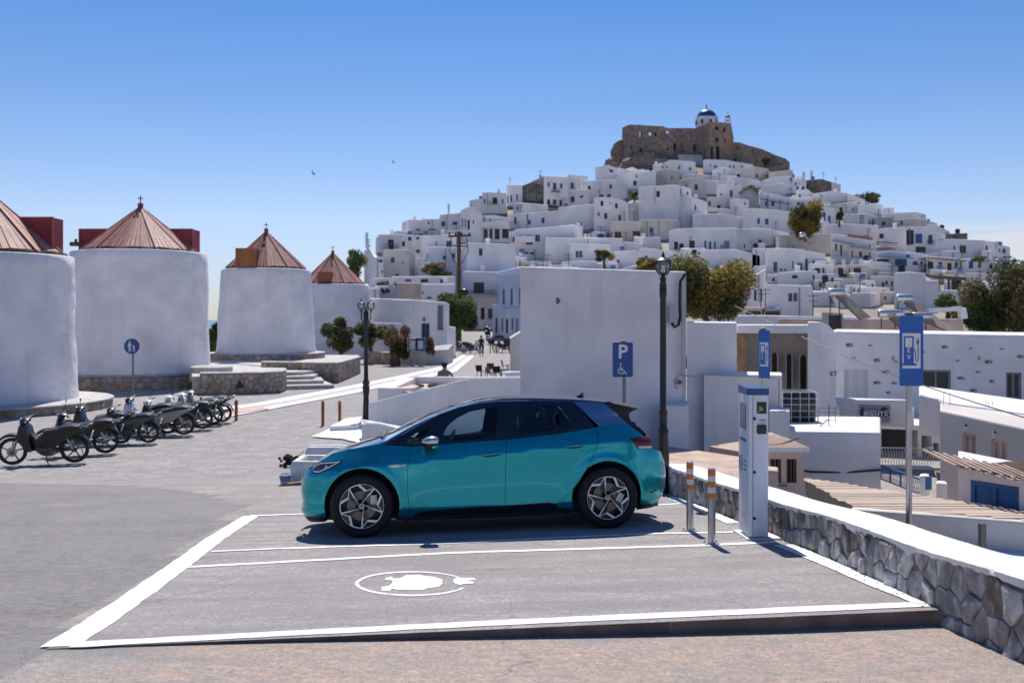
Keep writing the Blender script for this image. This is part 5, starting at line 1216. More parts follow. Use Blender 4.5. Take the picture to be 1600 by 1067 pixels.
# ------------------------------------------------------------ mopeds and motorbikes (x forward, y left, wheels on z=0)
MT['moped_black'] = mat('moped_black_plastic', (0.012, 0.012, 0.014), 0.38, coat=0.12, var=0.3, vscale=5)
MT['moped_grey'] = mat('moped_grey', (0.30, 0.29, 0.29), 0.35, 0.3, coat=0.4)
MT['moped_white'] = mat('moped_white', (0.60, 0.60, 0.60), 0.35, coat=0.5)
MT['moped_blue'] = mat('moped_blue', (0.02, 0.06, 0.16), 0.3, coat=0.5)
MT['moped_green'] = mat('moped_green', (0.02, 0.06, 0.055), 0.35, coat=0.5)
MT['engine_dark'] = mat('dusty_engine_metal', (0.11, 0.10, 0.09), 0.5, 0.5, var=0.4, vscale=12)
MT['headlamp'] = mat('headlamp_glass', (0.55, 0.57, 0.6), 0.12, coat=1)
MT['orange_lens'] = mat('orange_lens', (0.6, 0.16, 0.01), 0.2, coat=1)
def moped(label, body='moped_black', fairing=None, shield='moped_black', small=False, scooter=False, box=False, mirrors=(1,)):
    t = empty('motorbike', (0, 0, 0), label, 'motorbike', 'mopeds and motorbikes parked in a row on the square')
    fr = fairing or body; wr = 0.29; fx, rx = 0.62, -0.60
    for nm, x in (('front_wheel', fx), ('rear_wheel', rx)):
        b = MB(); b.lathe([(wr - 0.062, -0.022), (wr - 0.045, -0.035), (wr - 0.015, -0.038), (wr, -0.018), (wr + 0.003, 0), (wr, 0.018), (wr - 0.015, 0.038), (wr - 0.045, 0.035), (wr - 0.062, 0.022), (wr - 0.062, -0.022)], 36, axis='Y', cap=False)
        w = b.build(nm, MT['rubber_dusty'], t, smooth=50, loc=(x, 0, wr))
        b = MB(); b.lathe([(wr - 0.06, -0.024), (wr - 0.075, -0.018), (wr - 0.078, 0), (wr - 0.075, 0.018), (wr - 0.06, 0.024)], 36, axis='Y', cap=False); b.build('rim', MT['engine_dark'], w, smooth=50)
        for k in range(5 if not small else 6):
            b = MB(); a = R(72 * k + 15) if not small else R(60 * k + 15); b.bar((0.03 * math.cos(a), 0, 0.03 * math.sin(a)), ((wr - 0.07) * math.cos(a + 0.15), 0, (wr - 0.07) * math.sin(a + 0.15)), 0.016, 0.028); b.build('spoke', MT['engine_dark'], w)
        b = MB(); b.lathe([(0.0, -0.05), (0.045, -0.05), (0.055, -0.04), (0.055, 0.04), (0.045, 0.05), (0, 0.05)], 16, axis='Y', cap=False); b.build('hub', MT['engine_dark'], w, smooth=40)
    b = MB(); b.lathe([(0.05, 0.05), (0.105, 0.052), (0.105, 0.056), (0.05, 0.058)], 24, axis='Y', c=(fx, 0, wr), cap=False); b.build('brake_disc', MT['alu'], t)
    hx, hz_ = 0.33, 0.93                               # steering head
    for s in (-1, 1):
        b = MB(); b.tube([(fx, s * 0.065, wr), (fx - 0.06, s * 0.065, wr + 0.16), (0.45, s * 0.05, 0.62)], [0.022, 0.022, 0.018], 8); b.build('fork', MT['alu'], t, smooth=50)
    b = MB(); arc = [(fx + (wr + 0.03) * math.cos(R(a)), wr + (wr + 0.03) * math.sin(R(a))) for a in range(20, 150, 10)]; arc2 = [(fx + (wr + 0.055 + 0.03 * math.sin(R(a))) * math.cos(R(a)), wr + (wr + 0.055 + 0.03 * math.sin(R(a))) * math.sin(R(a))) for a in range(150, 19, -10)]
    b.blade(arc + arc2, 0.06, 1.0, mid=0.7); b.build('front_mudguard', MT[fr], t, smooth=40)
    # leg shield and handlebar cowl
    b = MB(); sh = [(0.50, 0.63), (0.44, 0.86), (0.36, 0.90), (0.26, 0.80), (0.22, 0.55), (0.16, 0.32), (0.24, 0.28), (0.36, 0.40), (0.45, 0.52)]
    if scooter: sh = [(0.52, 0.55), (0.46, 0.90), (0.38, 0.96), (0.30, 0.90), (0.20, 0.40), (0.10, 0.24), (0.30, 0.20), (0.42, 0.32)]
    b.blade(sh, 0.24, 0.88); b.build('leg_shield', MT[shield], t, smooth=45)
    b = MB(); b.blade([(0.44, 0.88), (0.42, 0.99), (0.34, 1.03), (0.24, 1.0), (0.25, 0.93), (0.33, 0.86)], 0.15, 0.75); b.build('handlebar_cowl', MT[fr if not scooter else shield], t, smooth=45)
    b = MB(); b.ball((0.425, 0, 0.95 if not small else 0.80), 0.062, 8, sc=(0.5, 1.15, 0.85)); b.build('headlight', MT['headlamp'], t, smooth=60)
    for s in (-1, 1):
        b = MB(); b.tube([(0.31, s * 0.08, 0.98), (0.28, s * 0.2, 1.0), (0.21, s * 0.32, 0.985)], 0.013, 7); hb = b.build('handlebar', MT['iron'], t, smooth=60)
        b = MB(); b.tube([(0.235, s * 0.255, 0.99), (0.20, s * 0.36, 0.985)], 0.019, 8); b.build('grip', MT['rubber'], hb, smooth=60)
        b = MB(); b.bar((0.275, s * 0.2, 0.995), (0.26, s * 0.33, 0.965), 0.012, 0.006); b.build('brake_lever', MT['alu'], hb)
        b = MB(); b.ball((0.40, s * 0.12, 0.86), 0.03, 6, sc=(1.1, 1, 0.7)); b.build('indicator', MT['orange_lens'], t, smooth=60)
        if s in mirrors:
            b = MB(); b.tube([(0.29, s * 0.2, 1.0), (0.27, s * 0.24, 1.12), (0.26, s * 0.27, 1.19)], 0.006, 6); mr_ = b.build('mirror', MT['iron'], t)
            b = MB(); b.ball((0.255, s * 0.28, 1.235), 0.058, 8, sc=(0.25, 1.0, 0.75)); b.build('mirror_head', MT['black_plastic'], mr_, smooth=60)
    # spine, seat, side covers
    if not scooter:
        b = MB(); b.blade([(0.27, 0.62), (0.22, 0.50), (0.02, 0.44), (-0.08, 0.46), (-0.10, 0.60), (0.0, 0.56), (0.14, 0.58), (0.24, 0.70)], 0.12, 0.85); b.build('spine_cover', MT[body], t, smooth=45)
    else:
        b = MB(); b.blade([(0.28, 0.30), (0.26, 0.24), (-0.12, 0.22), (-0.12, 0.32)], 0.17, 0.95); b.build('footboard', MT['black_plastic'], t, smooth=45)
    b = MB(); b.blade([(0.0, 0.66), (-0.02, 0.73), (-0.18, 0.755), (-0.30, 0.77), (-0.36, 0.81), (-0.60, 0.835), (-0.74, 0.82), (-0.76, 0.78), (-0.55, 0.745), (-0.30, 0.70), (-0.1, 0.655)], 0.15, 0.93, mid=0.75); b.build('seat', MT['vinyl'], t, smooth=50)
    b = MB(); b.blade([(0.14, 0.57), (0.29, 0.56), (0.2, 0.36), (-0.05, 0.34), (-0.30, 0.40), (-0.52, 0.56), (-0.90, 0.76), (-0.92, 0.80), (-0.74, 0.795), (-0.5, 0.75), (-0.2, 0.70), (0.02, 0.66)], 0.17, 0.86); b.build('side_cover', MT[body], t, smooth=45)
    for s in (-1, 1):
        b = MB(); b.tube([(-0.28, s * 0.10, 0.62), (-0.6, s * 0.13, 0.73), (-0.9, s * 0.11, 0.84), (-0.98, s * 0.03, 0.85)], 0.012, 6); b.build('grab_rail', MT['alu'], t, smooth=60)
        b = MB(); b.tube([(rx + 0.02, s * 0.10, wr + 0.03), (rx + 0.14, s * 0.10, 0.60)], [0.030, 0.024], 8); b.build('shock_absorber', MT['alu'], t, smooth=50)
        b = MB(); b.tube([(rx - 0.02, s * 0.075, wr), (-0.08, s * 0.075, 0.31)], 0.018, 6); b.build('swingarm', MT['iron'], t, smooth=50)
    b = MB(); arc = [(rx + (wr + 0.03) * math.cos(R(a)), wr + (wr + 0.03) * math.sin(R(a))) for a in range(70, 176, 10)]; arc2 = [(rx + (wr + 0.06) * math.cos(R(a)), wr + (wr + 0.06) * math.sin(R(a))) for a in range(175, 69, -10)]
    b.blade(arc + arc2, 0.055, 1.0, mid=0.7); b.build('rear_mudguard', MT['black_plastic'], t, smooth=40)
    b = MB(); b.blade([(-0.90, 0.74), (-0.97, 0.79), (-0.96, 0.83), (-0.88, 0.81)], 0.07, 0.8); b.build('tail_light', MT['red_lens'], t, smooth=40)
    b = MB(); b.box((-0.955, 0, 0.60), (0.01, 0.15, 0.16), M=Matrix.Rotation(R(-18), 3, 'Y')); b.build('number_plate', MT['sign_white'], t)
    # engine, exhaust, stand
    b = MB(); b.blade([(0.10, 0.32), (0.10, 0.42), (-0.02, 0.44), (-0.20, 0.42), (-0.24, 0.30), (-0.18, 0.20), (-0.02, 0.19), (0.05, 0.24)], 0.14, 0.85); b.tube([(0.05, 0, 0.33), (0.23, 0, 0.36)], [0.07, 0.06], 12); e = b.build('engine', MT['engine_dark'], t, smooth=40)
    b = MB(); b.tube([(0.2, -0.05, 0.30), (0.12, -0.1, 0.19), (-0.2, -0.12, 0.19), (-0.35, -0.13, 0.25), (-0.88, -0.14, 0.37)], [0.018, 0.018, 0.02, 0.045, 0.047], 10); b.build('exhaust', MT['chrome'], t, smooth=45)
    b = MB(); b.tube([(-0.05, 0.1, 0.24), (-0.12, 0.2, 0.02)], 0.011, 6); b.build('kickstand', MT['iron'], t)
    b = MB(); b.tube([(0.02, -0.2, 0.25), (0.02, 0.2, 0.25)], 0.013, 6); b.build('footrest', MT['rubber'], t)
    if box:
        b = MB(); b.blade([(-0.80, 0.86), (-1.12, 0.88), (-1.14, 1.12), (-1.08, 1.18), (-0.86, 1.17), (-0.79, 1.1)], 0.2, 0.9); b.build('top_box', MT['black_plastic'], t, smooth=40)
    return t
def gq(x, y): return street(x, y)
def place(o, px, py, head, lean=-8, sc=1.0):
    """stand it with its middle on the ground seen at (px, py), heading `head` degrees"""
    g = ground(px, py); f = Vector((math.cos(R(head)), math.sin(R(head)), 0))
    a, c = g + f * 0.6, g - f * 0.6; pitch = math.atan2(gq(a.x, a.y) - gq(c.x, c.y), 1.2)
    o.matrix_world = Matrix.Translation(g) @ Matrix.Rotation(R(head), 4, 'Z') @ Matrix.Rotation(-pitch, 4, 'Y') @ Matrix.Rotation(R(lean), 4, 'X') @ Matrix.Scale(sc * 1.08, 4)
place(moped('nearest black moped with grey seat, front wheel cut by the picture edge', mirrors=()), 70, 724, 192, -7, 1.02)
place(moped('black moped with one tall round mirror and orange indicator, second in the row', body='moped_black', mirrors=(-1,)), 122, 710, 205, -8, 1.0)
place(moped('small dark green moped with blue headlamp cowl and flat black seat', body='moped_green', fairing='moped_blue', shield='moped_black', small=True, mirrors=()), 197, 692, 165 + 20, -9, 0.95)
b_ = moped('white scooter with black helmet-like cowl and broad white leg shield', body='moped_grey', fairing='black_plastic', shield='moped_white', mirrors=(1,)); place(b_, 226, 678, 187, -9, 1.05)
place(moped('grey sport moped with striped rising tail, fourth along the row', body='moped_grey', fairing='moped_white', shield='moped_black', mirrors=(1, -1)), 252, 680, 193, -8, 1.0)
place(moped('black motorbike with long flat seat and white number plate', body='moped_black', fairing='moped_white', shield='moped_black', small=True, mirrors=(1,)), 283, 671, 200, -8, 1.0)
place(moped('dark moped with silver tail rail, second from last in the row', body='moped_green', fairing='moped_white', shield='moped_grey', mirrors=()), 302, 664, 198, -8, 0.98)
place(moped('last moped of the row beside the orange posts, with a tilted tail', body='moped_black', fairing='moped_grey', shield='moped_grey', mirrors=()), 316, 660, 195, -8, 1.0)
place(moped('motorbike with round headlamp parked side-on before the standing man', body='moped_black', fairing='moped_white', shield='moped_white', mirrors=()), 737, 551, -4, 6, 1.15)
place(moped('black scooter with its front towards the square, far up the street', scooter=True, mirrors=(1, -1)), 763, 526, 260, 4, 1.1)
place(moped('dark motorbike against the left house near the olive tree', mirrors=(1,)), 716, 536, 100, 4, 1.1)
place(moped('black motorbike side-on behind the orange posts by the kiosk', mirrors=(1,)), 787, 550, 188, 4, 1.1)
place(moped('black moped half hidden behind the second one, its long dark seat showing above', mirrors=(1,)), 150, 694, 190, -8, 1.0)
# ------------------------------------------------------------ the town on its hill
def hillY(py): return 120 + (450 - py) * 0.62
RIDGE = [(500, 470), (560, 445), (575, 412), (600, 398), (630, 368), (700, 352), (760, 322), (850, 290), (925, 285), (965, 262), (1000, 252), (1150, 250), (1240, 275), (1330, 312), (1400, 345), (1480, 372), (1570, 400), (1620, 425), (1700, 450), (1800, 475)]
def hillz(x, y):
    px = 800 + F * x / y; pr = interp(RIDGE, px); Yr = hillY(pr); yy = min(y, Yr)
    z = yy * (yy - 91) / 930
    if y > Yr: z = z - (y - Yr) * 0.3
    return z
MT['hill_ground'] = mat('dusty_town_ground', (0.36, 0.32, 0.28), 0.95, var=0.4, vscale=0.15, col2=(0.22, 0.17, 0.12), bump=0.6, bscale=0.8, bdist=0.3)
us = [-0.22 + k * 0.0125 for k in range(64)]; Ys = [82 + k * 2.5 for k in range(43)] + [192 + k * 6 for k in range(22)]
b = MB(); vs = []
for Y in Ys:
    for u in us:
        x = u * Y; z = hillz(x, Y) - 0.25 - 7 * sstep(104, 84, Y) * (1 - 0.75 * sstep(0.1, 0.2, u)) - 9 * sstep(140, 126, Y) * sstep(-0.19, -0.12, u) * sstep(0.04, 0.0, u) - 8 * sstep(-0.15, -0.21, u) - 10 * sstep(0.52, 0.57, u); vs.append((x, Y, z))
nu = len(us); b.add(vs, [(j * nu + i, j * nu + i + 1, (j + 1) * nu + i + 1, (j + 1) * nu + i) for j in range(len(Ys) - 1) for i in range(nu - 1)])
b.build('town_hill', MT['hill_ground'], kind='structure', smooth=60)

def facade(root, A, B_, zb, tA, tB, wins, m, wmb, depth=0.16, ext=0):
    """one straight wall from A to B (2D points), with real openings; wmb collects the wall faces"""
    d = B_ - A; L = d.length; nrm2 = Vector((d.y, -d.x)) / L
    if nrm2.y > 0: nrm2 = -nrm2
    P = lambda t, z, o=0.0: (A.x + d.x * t + nrm2.x * o, A.y + d.y * t + nrm2.y * o, z)
    zt = min(tA, tB) - 0.001; rects = []
    for (x0, y0, x1, y1, kind) in wins:
        def tt(px): u = (px - 800) / F; return (u * A.y - A.x) / (d.x - u * d.y)
        t0, t1 = sorted((tt(x0), tt(x1))); ym = A.y + d.y * (t0 + t1) / 2; z1, z0 = (HZ - y0) / F * ym, (HZ - y1) / F * ym
        t0, t1 = max(0.02, t0), min(0.98, t1); z1 = min(z1, zt - 0.1); z0 = max(z0, zb + 0.05)
        if t1 - t0 > 0.005 and z1 - z0 > 0.1: rects.append((t0, t1, z0, z1, kind))
    ts = sorted({0.0, 1.0, *[r[0] for r in rects], *[r[1] for r in rects]}); zs = sorted({zb, zt, *[r[2] for r in rects], *[r[3] for r in rects]})
    for i in range(len(ts) - 1):
        for j in range(len(zs) - 1):
            tm, zm = (ts[i] + ts[i + 1]) / 2, (zs[j] + zs[j + 1]) / 2
            if any(r[0] < tm < r[1] and r[2] < zm < r[3] for r in rects): continue
            wmb.add([P(ts[i], zs[j]), P(ts[i + 1], zs[j]), P(ts[i + 1], zs[j + 1]), P(ts[i], zs[j + 1])], [(0, 1, 2, 3)])
    if abs(tA - tB) > 0.002: wmb.add([P(0, zt), P(1, zt), P(1, tB), P(0, tA)], [(0, 1, 2, 3)])
    for (t0, t1, z0, z1, kind) in rects:
        wmb.add([P(t0, z0), P(t1, z0), P(t1, z1), P(t0, z1), P(t0, z0, -depth), P(t1, z0, -depth), P(t1, z1, -depth), P(t0, z1, -depth)], [(0, 1, 5, 4), (1, 2, 6, 5), (2, 3, 7, 6), (3, 0, 4, 7)])
        w = (t1 - t0) * L; h = z1 - z0; k = kind[0]; isdoor = 'o' in kind
        mm = {'x': 'win_dark', 'n': 'plaster_pink', 'd': 'win_dark', 'w': 'win_brown', 'b': 'win_blue', 't': 'win_teal', 'g': 'win_grey', 'y': 'win_yellow', 'f': 'win_frame', 'v': 'win_dark'}[k]
        b = MB(); fw = min(0.1, w * 0.16)
        if k == 'x': continue
        if k == 'v':                                   # dark sheet colours in the shade of an opening (veranda, arcade)
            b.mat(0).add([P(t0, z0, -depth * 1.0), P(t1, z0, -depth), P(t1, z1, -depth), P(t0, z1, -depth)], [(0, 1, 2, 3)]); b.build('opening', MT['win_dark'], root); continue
        e = fw / L
        b.mat(1).add([P(t0, z0, -depth + .02), P(t1, z0, -depth + .02), P(t1, z1, -depth + .02), P(t0, z1, -depth + .02)], [(0, 1, 2, 3)])
        b.mat(0)
        for (a0, a1, c0, c1) in ((t0, t0 + e, z0, z1), (t1 - e, t1, z0, z1), (t0 + e, t1 - e, z1 - fw, z1), (t0 + e, t1 - e, z0, z0 + fw), ((t0 + t1) / 2 - e / 2, (t0 + t1) / 2 + e / 2, z0 + fw, z1 - fw)):
            b.add([P(a0, c0, -depth + .07), P(a1, c0, -depth + .07), P(a1, c1, -depth + .07), P(a0, c1, -depth + .07)], [(0, 1, 2, 3)])
        solid = k in 'bty' and 'o' not in kind or 's' in kind
        wo = b.build('door' if isdoor else 'window', [MT[mm if k != 'd' else 'win_brown'], MT['win_dark'] if not solid else MT[mm]], root)
        if k == 't' and 'x' in kind:                   # open shutters folded back on the wall
            pass
        if w > 0.5 and not isdoor: 
            s = MB(); s.loft([[P(t0 - .02, z0 - .07, o), P(t1 + .02, z0 - .07, o), P(t1 + .02, z0, o), P(t0 - .02, z0, o)] for o in (0.0, 0.07)]); s.build('sill', m, wo)
BOXES = []
def house(name, pts, zb, m, wins=(), back=5.0, open_back=False, chamf=0.10, root=None, label=None, cat='house', group=None, roofm=None, depth=0.16, kbot=0.0):
    """pts: [(px, pytop, Y)] facade corner line from left to right in the photo"""
    V2 = [Vector((X_(px, Y), Y)) for px, pt, Y in pts]; T = [(HZ - pt) / F * Y for px, pt, Y in pts]
    o = root or empty(name, (V2[0].x, V2[0].y, zb), label, cat, group); org = Vector((V2[0].x, V2[0].y, zb)) if root is None else None
    w = MB(); tmp = []
    n = len(V2); dirs = [v.normalized() for v in V2]; Bk = [V2[-1] + dirs[-1] * back, V2[0] + dirs[0] * back]; ring = V2 + Bk; tops = T + [T[-1], T[0]]
    before = set(bpy.data.objects)
    for i in range(n - 1):
        ws = [q for q in wins if pts[i][0] <= (q[0] + q[2]) / 2 < pts[i + 1][0]]
        facade(o, V2[i], V2[i + 1], zb - kbot, T[i] - chamf, T[i + 1] - chamf, ws, m, w, depth)
    for i, j in ((n - 1, n), (n, n + 1), (n + 1, 0)):
        if open_back and i == n: continue
        a, c = ring[i], ring[j]; w.add([(a.x, a.y, zb - kbot), (c.x, c.y, zb - kbot), (c.x, c.y, tops[j] - chamf), (a.x, a.y, tops[i] - chamf)], [(0, 1, 2, 3)])
    cx = sum(p.x for p in ring) / len(ring); cy = sum(p.y for p in ring) / len(ring); ins = []
    N_ = len(ring)
    def inset(k):
        out = []
        for i in range(N_):
            p0, p, p1 = ring[i - 1], ring[i], ring[(i + 1) % N_]; e0 = (p - p0).normalized(); e1 = (p1 - p).normalized(); n0, n1 = Vector((-e0.y, e0.x)), Vector((-e1.y, e1.x)); bb = n0 + n1
            if bb.length < 0.4: bb = n0
            bb = bb / max(0.6, bb.dot(n0)); out.append(p + bb * k)
        return out
    rr = [[(p.x, p.y, t - chamf) for p, t in zip(ring, tops)], [(p.x, p.y, t - chamf * 0.35) for p, t in zip(inset(chamf * 0.3), tops)], [(p.x, p.y, t) for p, t in zip(inset(chamf * 1.1), tops)]]
    w.loft(rr, cap=False); w.add(rr[-1], [tuple(range(N_))])
    w.build('wall', m, o)
    if root is None:
        for ob in o.children: 
            ob.matrix_parent_inverse = Matrix.Translation(-org)
    return o
LM = [('the castle', 1040, 225), ('the blue domed church', 1105, 190), ('the round tree on the slope', 1260, 338), ('the teal shuttered house', 1080, 372), ('the gabled white house', 1172, 300), ('the stone gabled house', 833, 300), ('the wooden power pole', 716, 395),
      ('the street lamp globe', 1034, 415), ('the blue veranda', 1345, 400), ('the stone-dotted balcony house', 1425, 412), ('the big olive tree', 1110, 440), ('the trees at the right edge', 1560, 450), ('the little pine on the ridge', 558, 408), ('the brown balcony door', 610, 375), ('the solar heaters', 1330, 465), ('the ochre framed doors', 975, 368), ('the prickly shrub on the ridge', 1355, 310), ('the arcade balcony', 775, 355)]
used_labels = set()
def auto_label(px, py, w, h, wins, matn):
    size = 'wide' if w > 1.9 * h else 'tall' if h > 1.25 * w else 'small' if w < 40 else 'boxy'
    colr = {'plaster_town': 'white', 'plaster_cream': 'cream', 'plaster_grey': 'grey', 'plaster_pink': 'pinkish', 'town_stone': 'stone', 'plaster_blue': 'bluish white'}[matn]
    kinds = [w_[4][0] for w_ in wins]; names = {'d': 'dark', 'w': 'brown', 'b': 'blue', 't': 'teal', 'g': 'grey', 'y': 'ochre', 'f': 'white', 'v': 'shaded'}
    if not kinds: wt = 'blank wall'
    else:
        k = max(set(kinds), key=kinds.count); n = len(kinds); wt = f"{['', 'one', 'two', 'three', 'four', 'five', 'six', 'seven', 'eight'][min(8, n)]} {names[k]} opening{'s' if n > 1 else ''}"
    ls = sorted(LM, key=lambda l: math.hypot(l[1] - px, (l[2] - py) * 1.3))
    def rel(l):
        dx, dy = px - l[1], py - l[2]
        if abs(dx) > abs(dy) * 1.1: return ('just ' if abs(dx) < 45 else '') + ('right of ' if dx > 0 else 'left of ') + l[0]
        return ('just ' if abs(dy) < 25 else '') + ('below ' if dy > 0 else 'above ') + l[0]
    for q in (f'{size} {colr} house, {wt}, {rel(ls[0])}', f'{size} {colr} house, {wt}, {rel(ls[1])}', f'{size} {colr} house, {wt}, {rel(ls[2])}', f'{size} {colr} house with flat roof, {wt}, {rel(ls[0])}', f'{size} {colr} house with flat roof, {wt}, {rel(ls[1])}', f'plain {size} {colr} house, {wt}, {rel(ls[3])}'):
        q = ' '.join(q.split()[:16])
        if q not in used_labels: used_labels.add(q); return q
    return q
def TH(ox, oy, verts, yb, m='plaster_town', wins=(), s=6.67, back=6.0, dY=0.0, name='house', chamf=0.16, label=None, Y=None):
    P = []; pyb = oy + yb / s; Yb = (Y or hillY(pyb)) + dY
    for v in verts: P.append((ox + v[0] / s, oy + v[1] / s, Yb + (v[2] if len(v) > 2 else 0)))
    W = [(ox + w[0] / s, oy + w[1] / s, ox + w[2] / s, oy + w[3] / s, w[4]) for w in wins]; zb = (HZ - pyb) / F * Yb - 3.0
    x0, x1 = P[0][0], P[-1][0]; yt = min(p[1] for p in P)
    BOXES.append((x0, x1, yt, pyb)); lb = label or auto_label((x0 + x1) / 2, (yt + pyb) / 2, x1 - x0, pyb - yt, W, m)
    o = house(name, P, zb, MT[m], W, back=back, label=lb, cat='house', group='houses of the hill town', chamf=chamf)
    rg = random.Random(int(x0 * 7 + pyb * 13)); loc = Vector(o.location)
    for k in range(rg.choice([0, 1, 1, 2])):
        i = rg.randrange(len(P) - 1); t = rg.uniform(.15, .85); a, c = at(*P[i]), at(*P[i + 1]); p = a.lerp(c, t) - loc; p.y += rg.uniform(.8, 3); b = MB(); q = rg.random()
        if q < .3: b.box((p.x, p.y, p.z + .3), (.5, .5, .9)); b.box((p.x, p.y, p.z + .8), (.65, .65, .1)); b.build('chimney', MT[m], o)
        elif q < .55: b.lathe([(.38, p.z - .2), (.4, p.z + .7), (.3, p.z + .85), (0, p.z + .9)], 10, c=(p.x, p.y, 0)); b.build('water_drum', MT[rg.choice(['win_dark', 'galv'])], o, smooth=40)
        elif q < .8: b.bar((p.x, p.y, p.z - .2), (p.x, p.y, p.z + 1.9), .07); b.bar((p.x - .5, p.y, p.z + 1.7), (p.x + .5, p.y, p.z + 1.7), .05); b.bar((p.x - .35, p.y, p.z + 1.3), (p.x + .35, p.y, p.z + 1.3), .05); b.build('television_aerial', MT['iron'], o)
        else: p.y = (a.lerp(c, t) - loc).y - .04; b.bar((p.x, p.y, p.z - .2), (p.x, p.y, p.z - 3), .09); b.build('downpipe', MT['win_grey'], o)
    return o
def rail(root, ox, oy, x0, y0, x1, y1, Y, m, n=12, s=6.67, nm='railing'):
    a, c = at(ox + x0 / s, oy + y0 / s, Y), at(ox + x1 / s, oy + y0 / s, Y); h = (y1 - y0) / s / F * Y; b = MB(); b.bar(a, c, 0.06); dz = Vector((0, 0, -h)); b.bar(a + dz, c + dz, 0.05)
    for i in range(n + 1): p = a.lerp(c, i / n); b.bar(p, p + dz, 0.03)
    o = b.build(nm, m, root)
    if root: o.matrix_parent_inverse = Matrix.Translation(-Vector(root.location))
    return o
def slabp(root, ox, oy, x0, y0, x1, y1, Y, dep, m, s=6.67, nm='canopy', th=0.12):
    a, c = at(ox + x0 / s, oy + y0 / s, Y), at(ox + x1 / s, oy + y1 / s, Y); up = Vector((0, 0, th)); f = Vector((0, -dep, -0.1 * dep)); b = MB(); b.loft([[a, c, c + f, a + f], [a + up, c + up, c + f + up, a + f + up]])
    o = b.build(nm, m, root)
    if root: o.matrix_parent_inverse = Matrix.Translation(-Vector(root.location))
    return o
# --- left flank
A = (560, 320)
h = TH(*A, [(180, 345, 8), (215, 305, 0), (450, 308, 0), (518, 318, 1)], 560, wins=[(308, 362, 368, 440, 'wo'), (455, 380, 487, 435, 'd')]); rail(h, *A, 258, 412, 415, 455, hillY(404) - 1.3, MT['win_brown'], 14); slabp(h, *A, 258, 455, 415, 455, hillY(404) - 0.1, 1.3, MT['plaster_grey'])
TH(*A, [(262, 467, 0), (530, 467, 0), (650, 525, 5)], 760, 'plaster_cream', [(337, 548, 377, 605, 'b'), (450, 595, 475, 610, 'd'), (382, 718, 422, 740, 'd')])
TH(*A, [(108, 440, 8), (165, 545, 1), (262, 548, 0)], 790, wins=[(207, 567, 250, 600, 'b'), (235, 685, 255, 710, 'd')])
TH(*A, [(655, 322, 0), (820, 318, 0), (1020, 305, -1)], 660, wins=[(915, 375, 975, 445, 'g'), (808, 380, 825, 435, 'd')])
TH(*A, [(695, 437, 0), (1020, 440, 0)], 700, wins=[(880, 530, 915, 572, 'w'), (978, 508, 1005, 552, 'w')])
TH(*A, [(480, 575, 0), (665, 550, 0), (700, 600, 1)], 735, wins=[(550, 560, 575, 578, 'd')])
TH(*A, [(455, 180, 5), (520, 152, 0), (680, 160, 0)], 285, wins=[(600, 252, 645, 268, 'w')])
TH(*A, [(675, 146, 0), (850, 144, 0)], 300, wins=[(725, 175, 740, 205, 'd'), (725, 252, 810, 266, 'd')])
TH(*A, [(845, 104, 0), (1050, 84, -1), (1150, 20, -2)], 300, wins=[(862, 175, 905, 225, 'b'), (978, 178, 1030, 212, 'b'), (1070, 150, 1085, 215, 'g'), (1105, 155, 1120, 215, 'g')])
TH(*A, [(330, 291, 3), (400, 268, 0), (525, 282, 0)], 340)
TH(*A, [(500, 318, 0), (560, 316, 0), (665, 322, 1)], 520, wins=[(515, 335, 550, 375, 'd'), (602, 322, 632, 362, 'd'), (603, 468, 640, 500, 'd')])
TH(*A, [(340, 748, 0), (1010, 742, 0)], 860, wins=[(485, 775, 550, 803, 'g'), (650, 773, 725, 810, 'w'), (850, 775, 915, 815, 'g')])
TH(*A, [(400, 812, 0), (655, 815, 0)], 985, 'plaster_pink'); TH(*A, [(655, 826, 0), (1010, 824, 0)], 990, wins=[(665, 905, 680, 925, 'w'), (712, 960, 762, 978, 'w')])
TH(*A, [(60, 470, 0), (112, 470, 0)], 600); TH(*A, [(100, 870, 0), (220, 865, 0)], 980, wins=[(130, 878, 150, 890, 'd')])
TH(*A, [(960, 595, 1), (1030, 590, 0)], 720); TH(*A, [(560, 215, 0), (660, 205, 0)], 280)
# --- house with the brown balcony door, and the one above it
h = TH(*A, [(1070, 455, 2), (1132, 395, 0), (1395, 402, 0), (1630, 410, 0)], 690, wins=[(1255, 457, 1292, 532, 'w')], label='tall white house behind the wooden power pole, one small brown window', Y=128)
h = TH(*A, [(1085, 690, 0), (1450, 700, 0)], 1140, wins=[(1200, 808, 1310, 938, 'wo'), (1160, 1080, 1230, 1190, 'go'), (1275, 1070, 1315, 1195, 'do'), (1350, 1080, 1420, 1190, 'g')], label='white two-storey house at the top of the street with brown balcony door', Y=124)
rail(h, *A, 1120, 893, 1420, 938, 122.7, MT['iron'], 20); slabp(h, *A, 1115, 940, 1425, 940, 124, 1.4, MT['plaster_grey'], th=0.25)
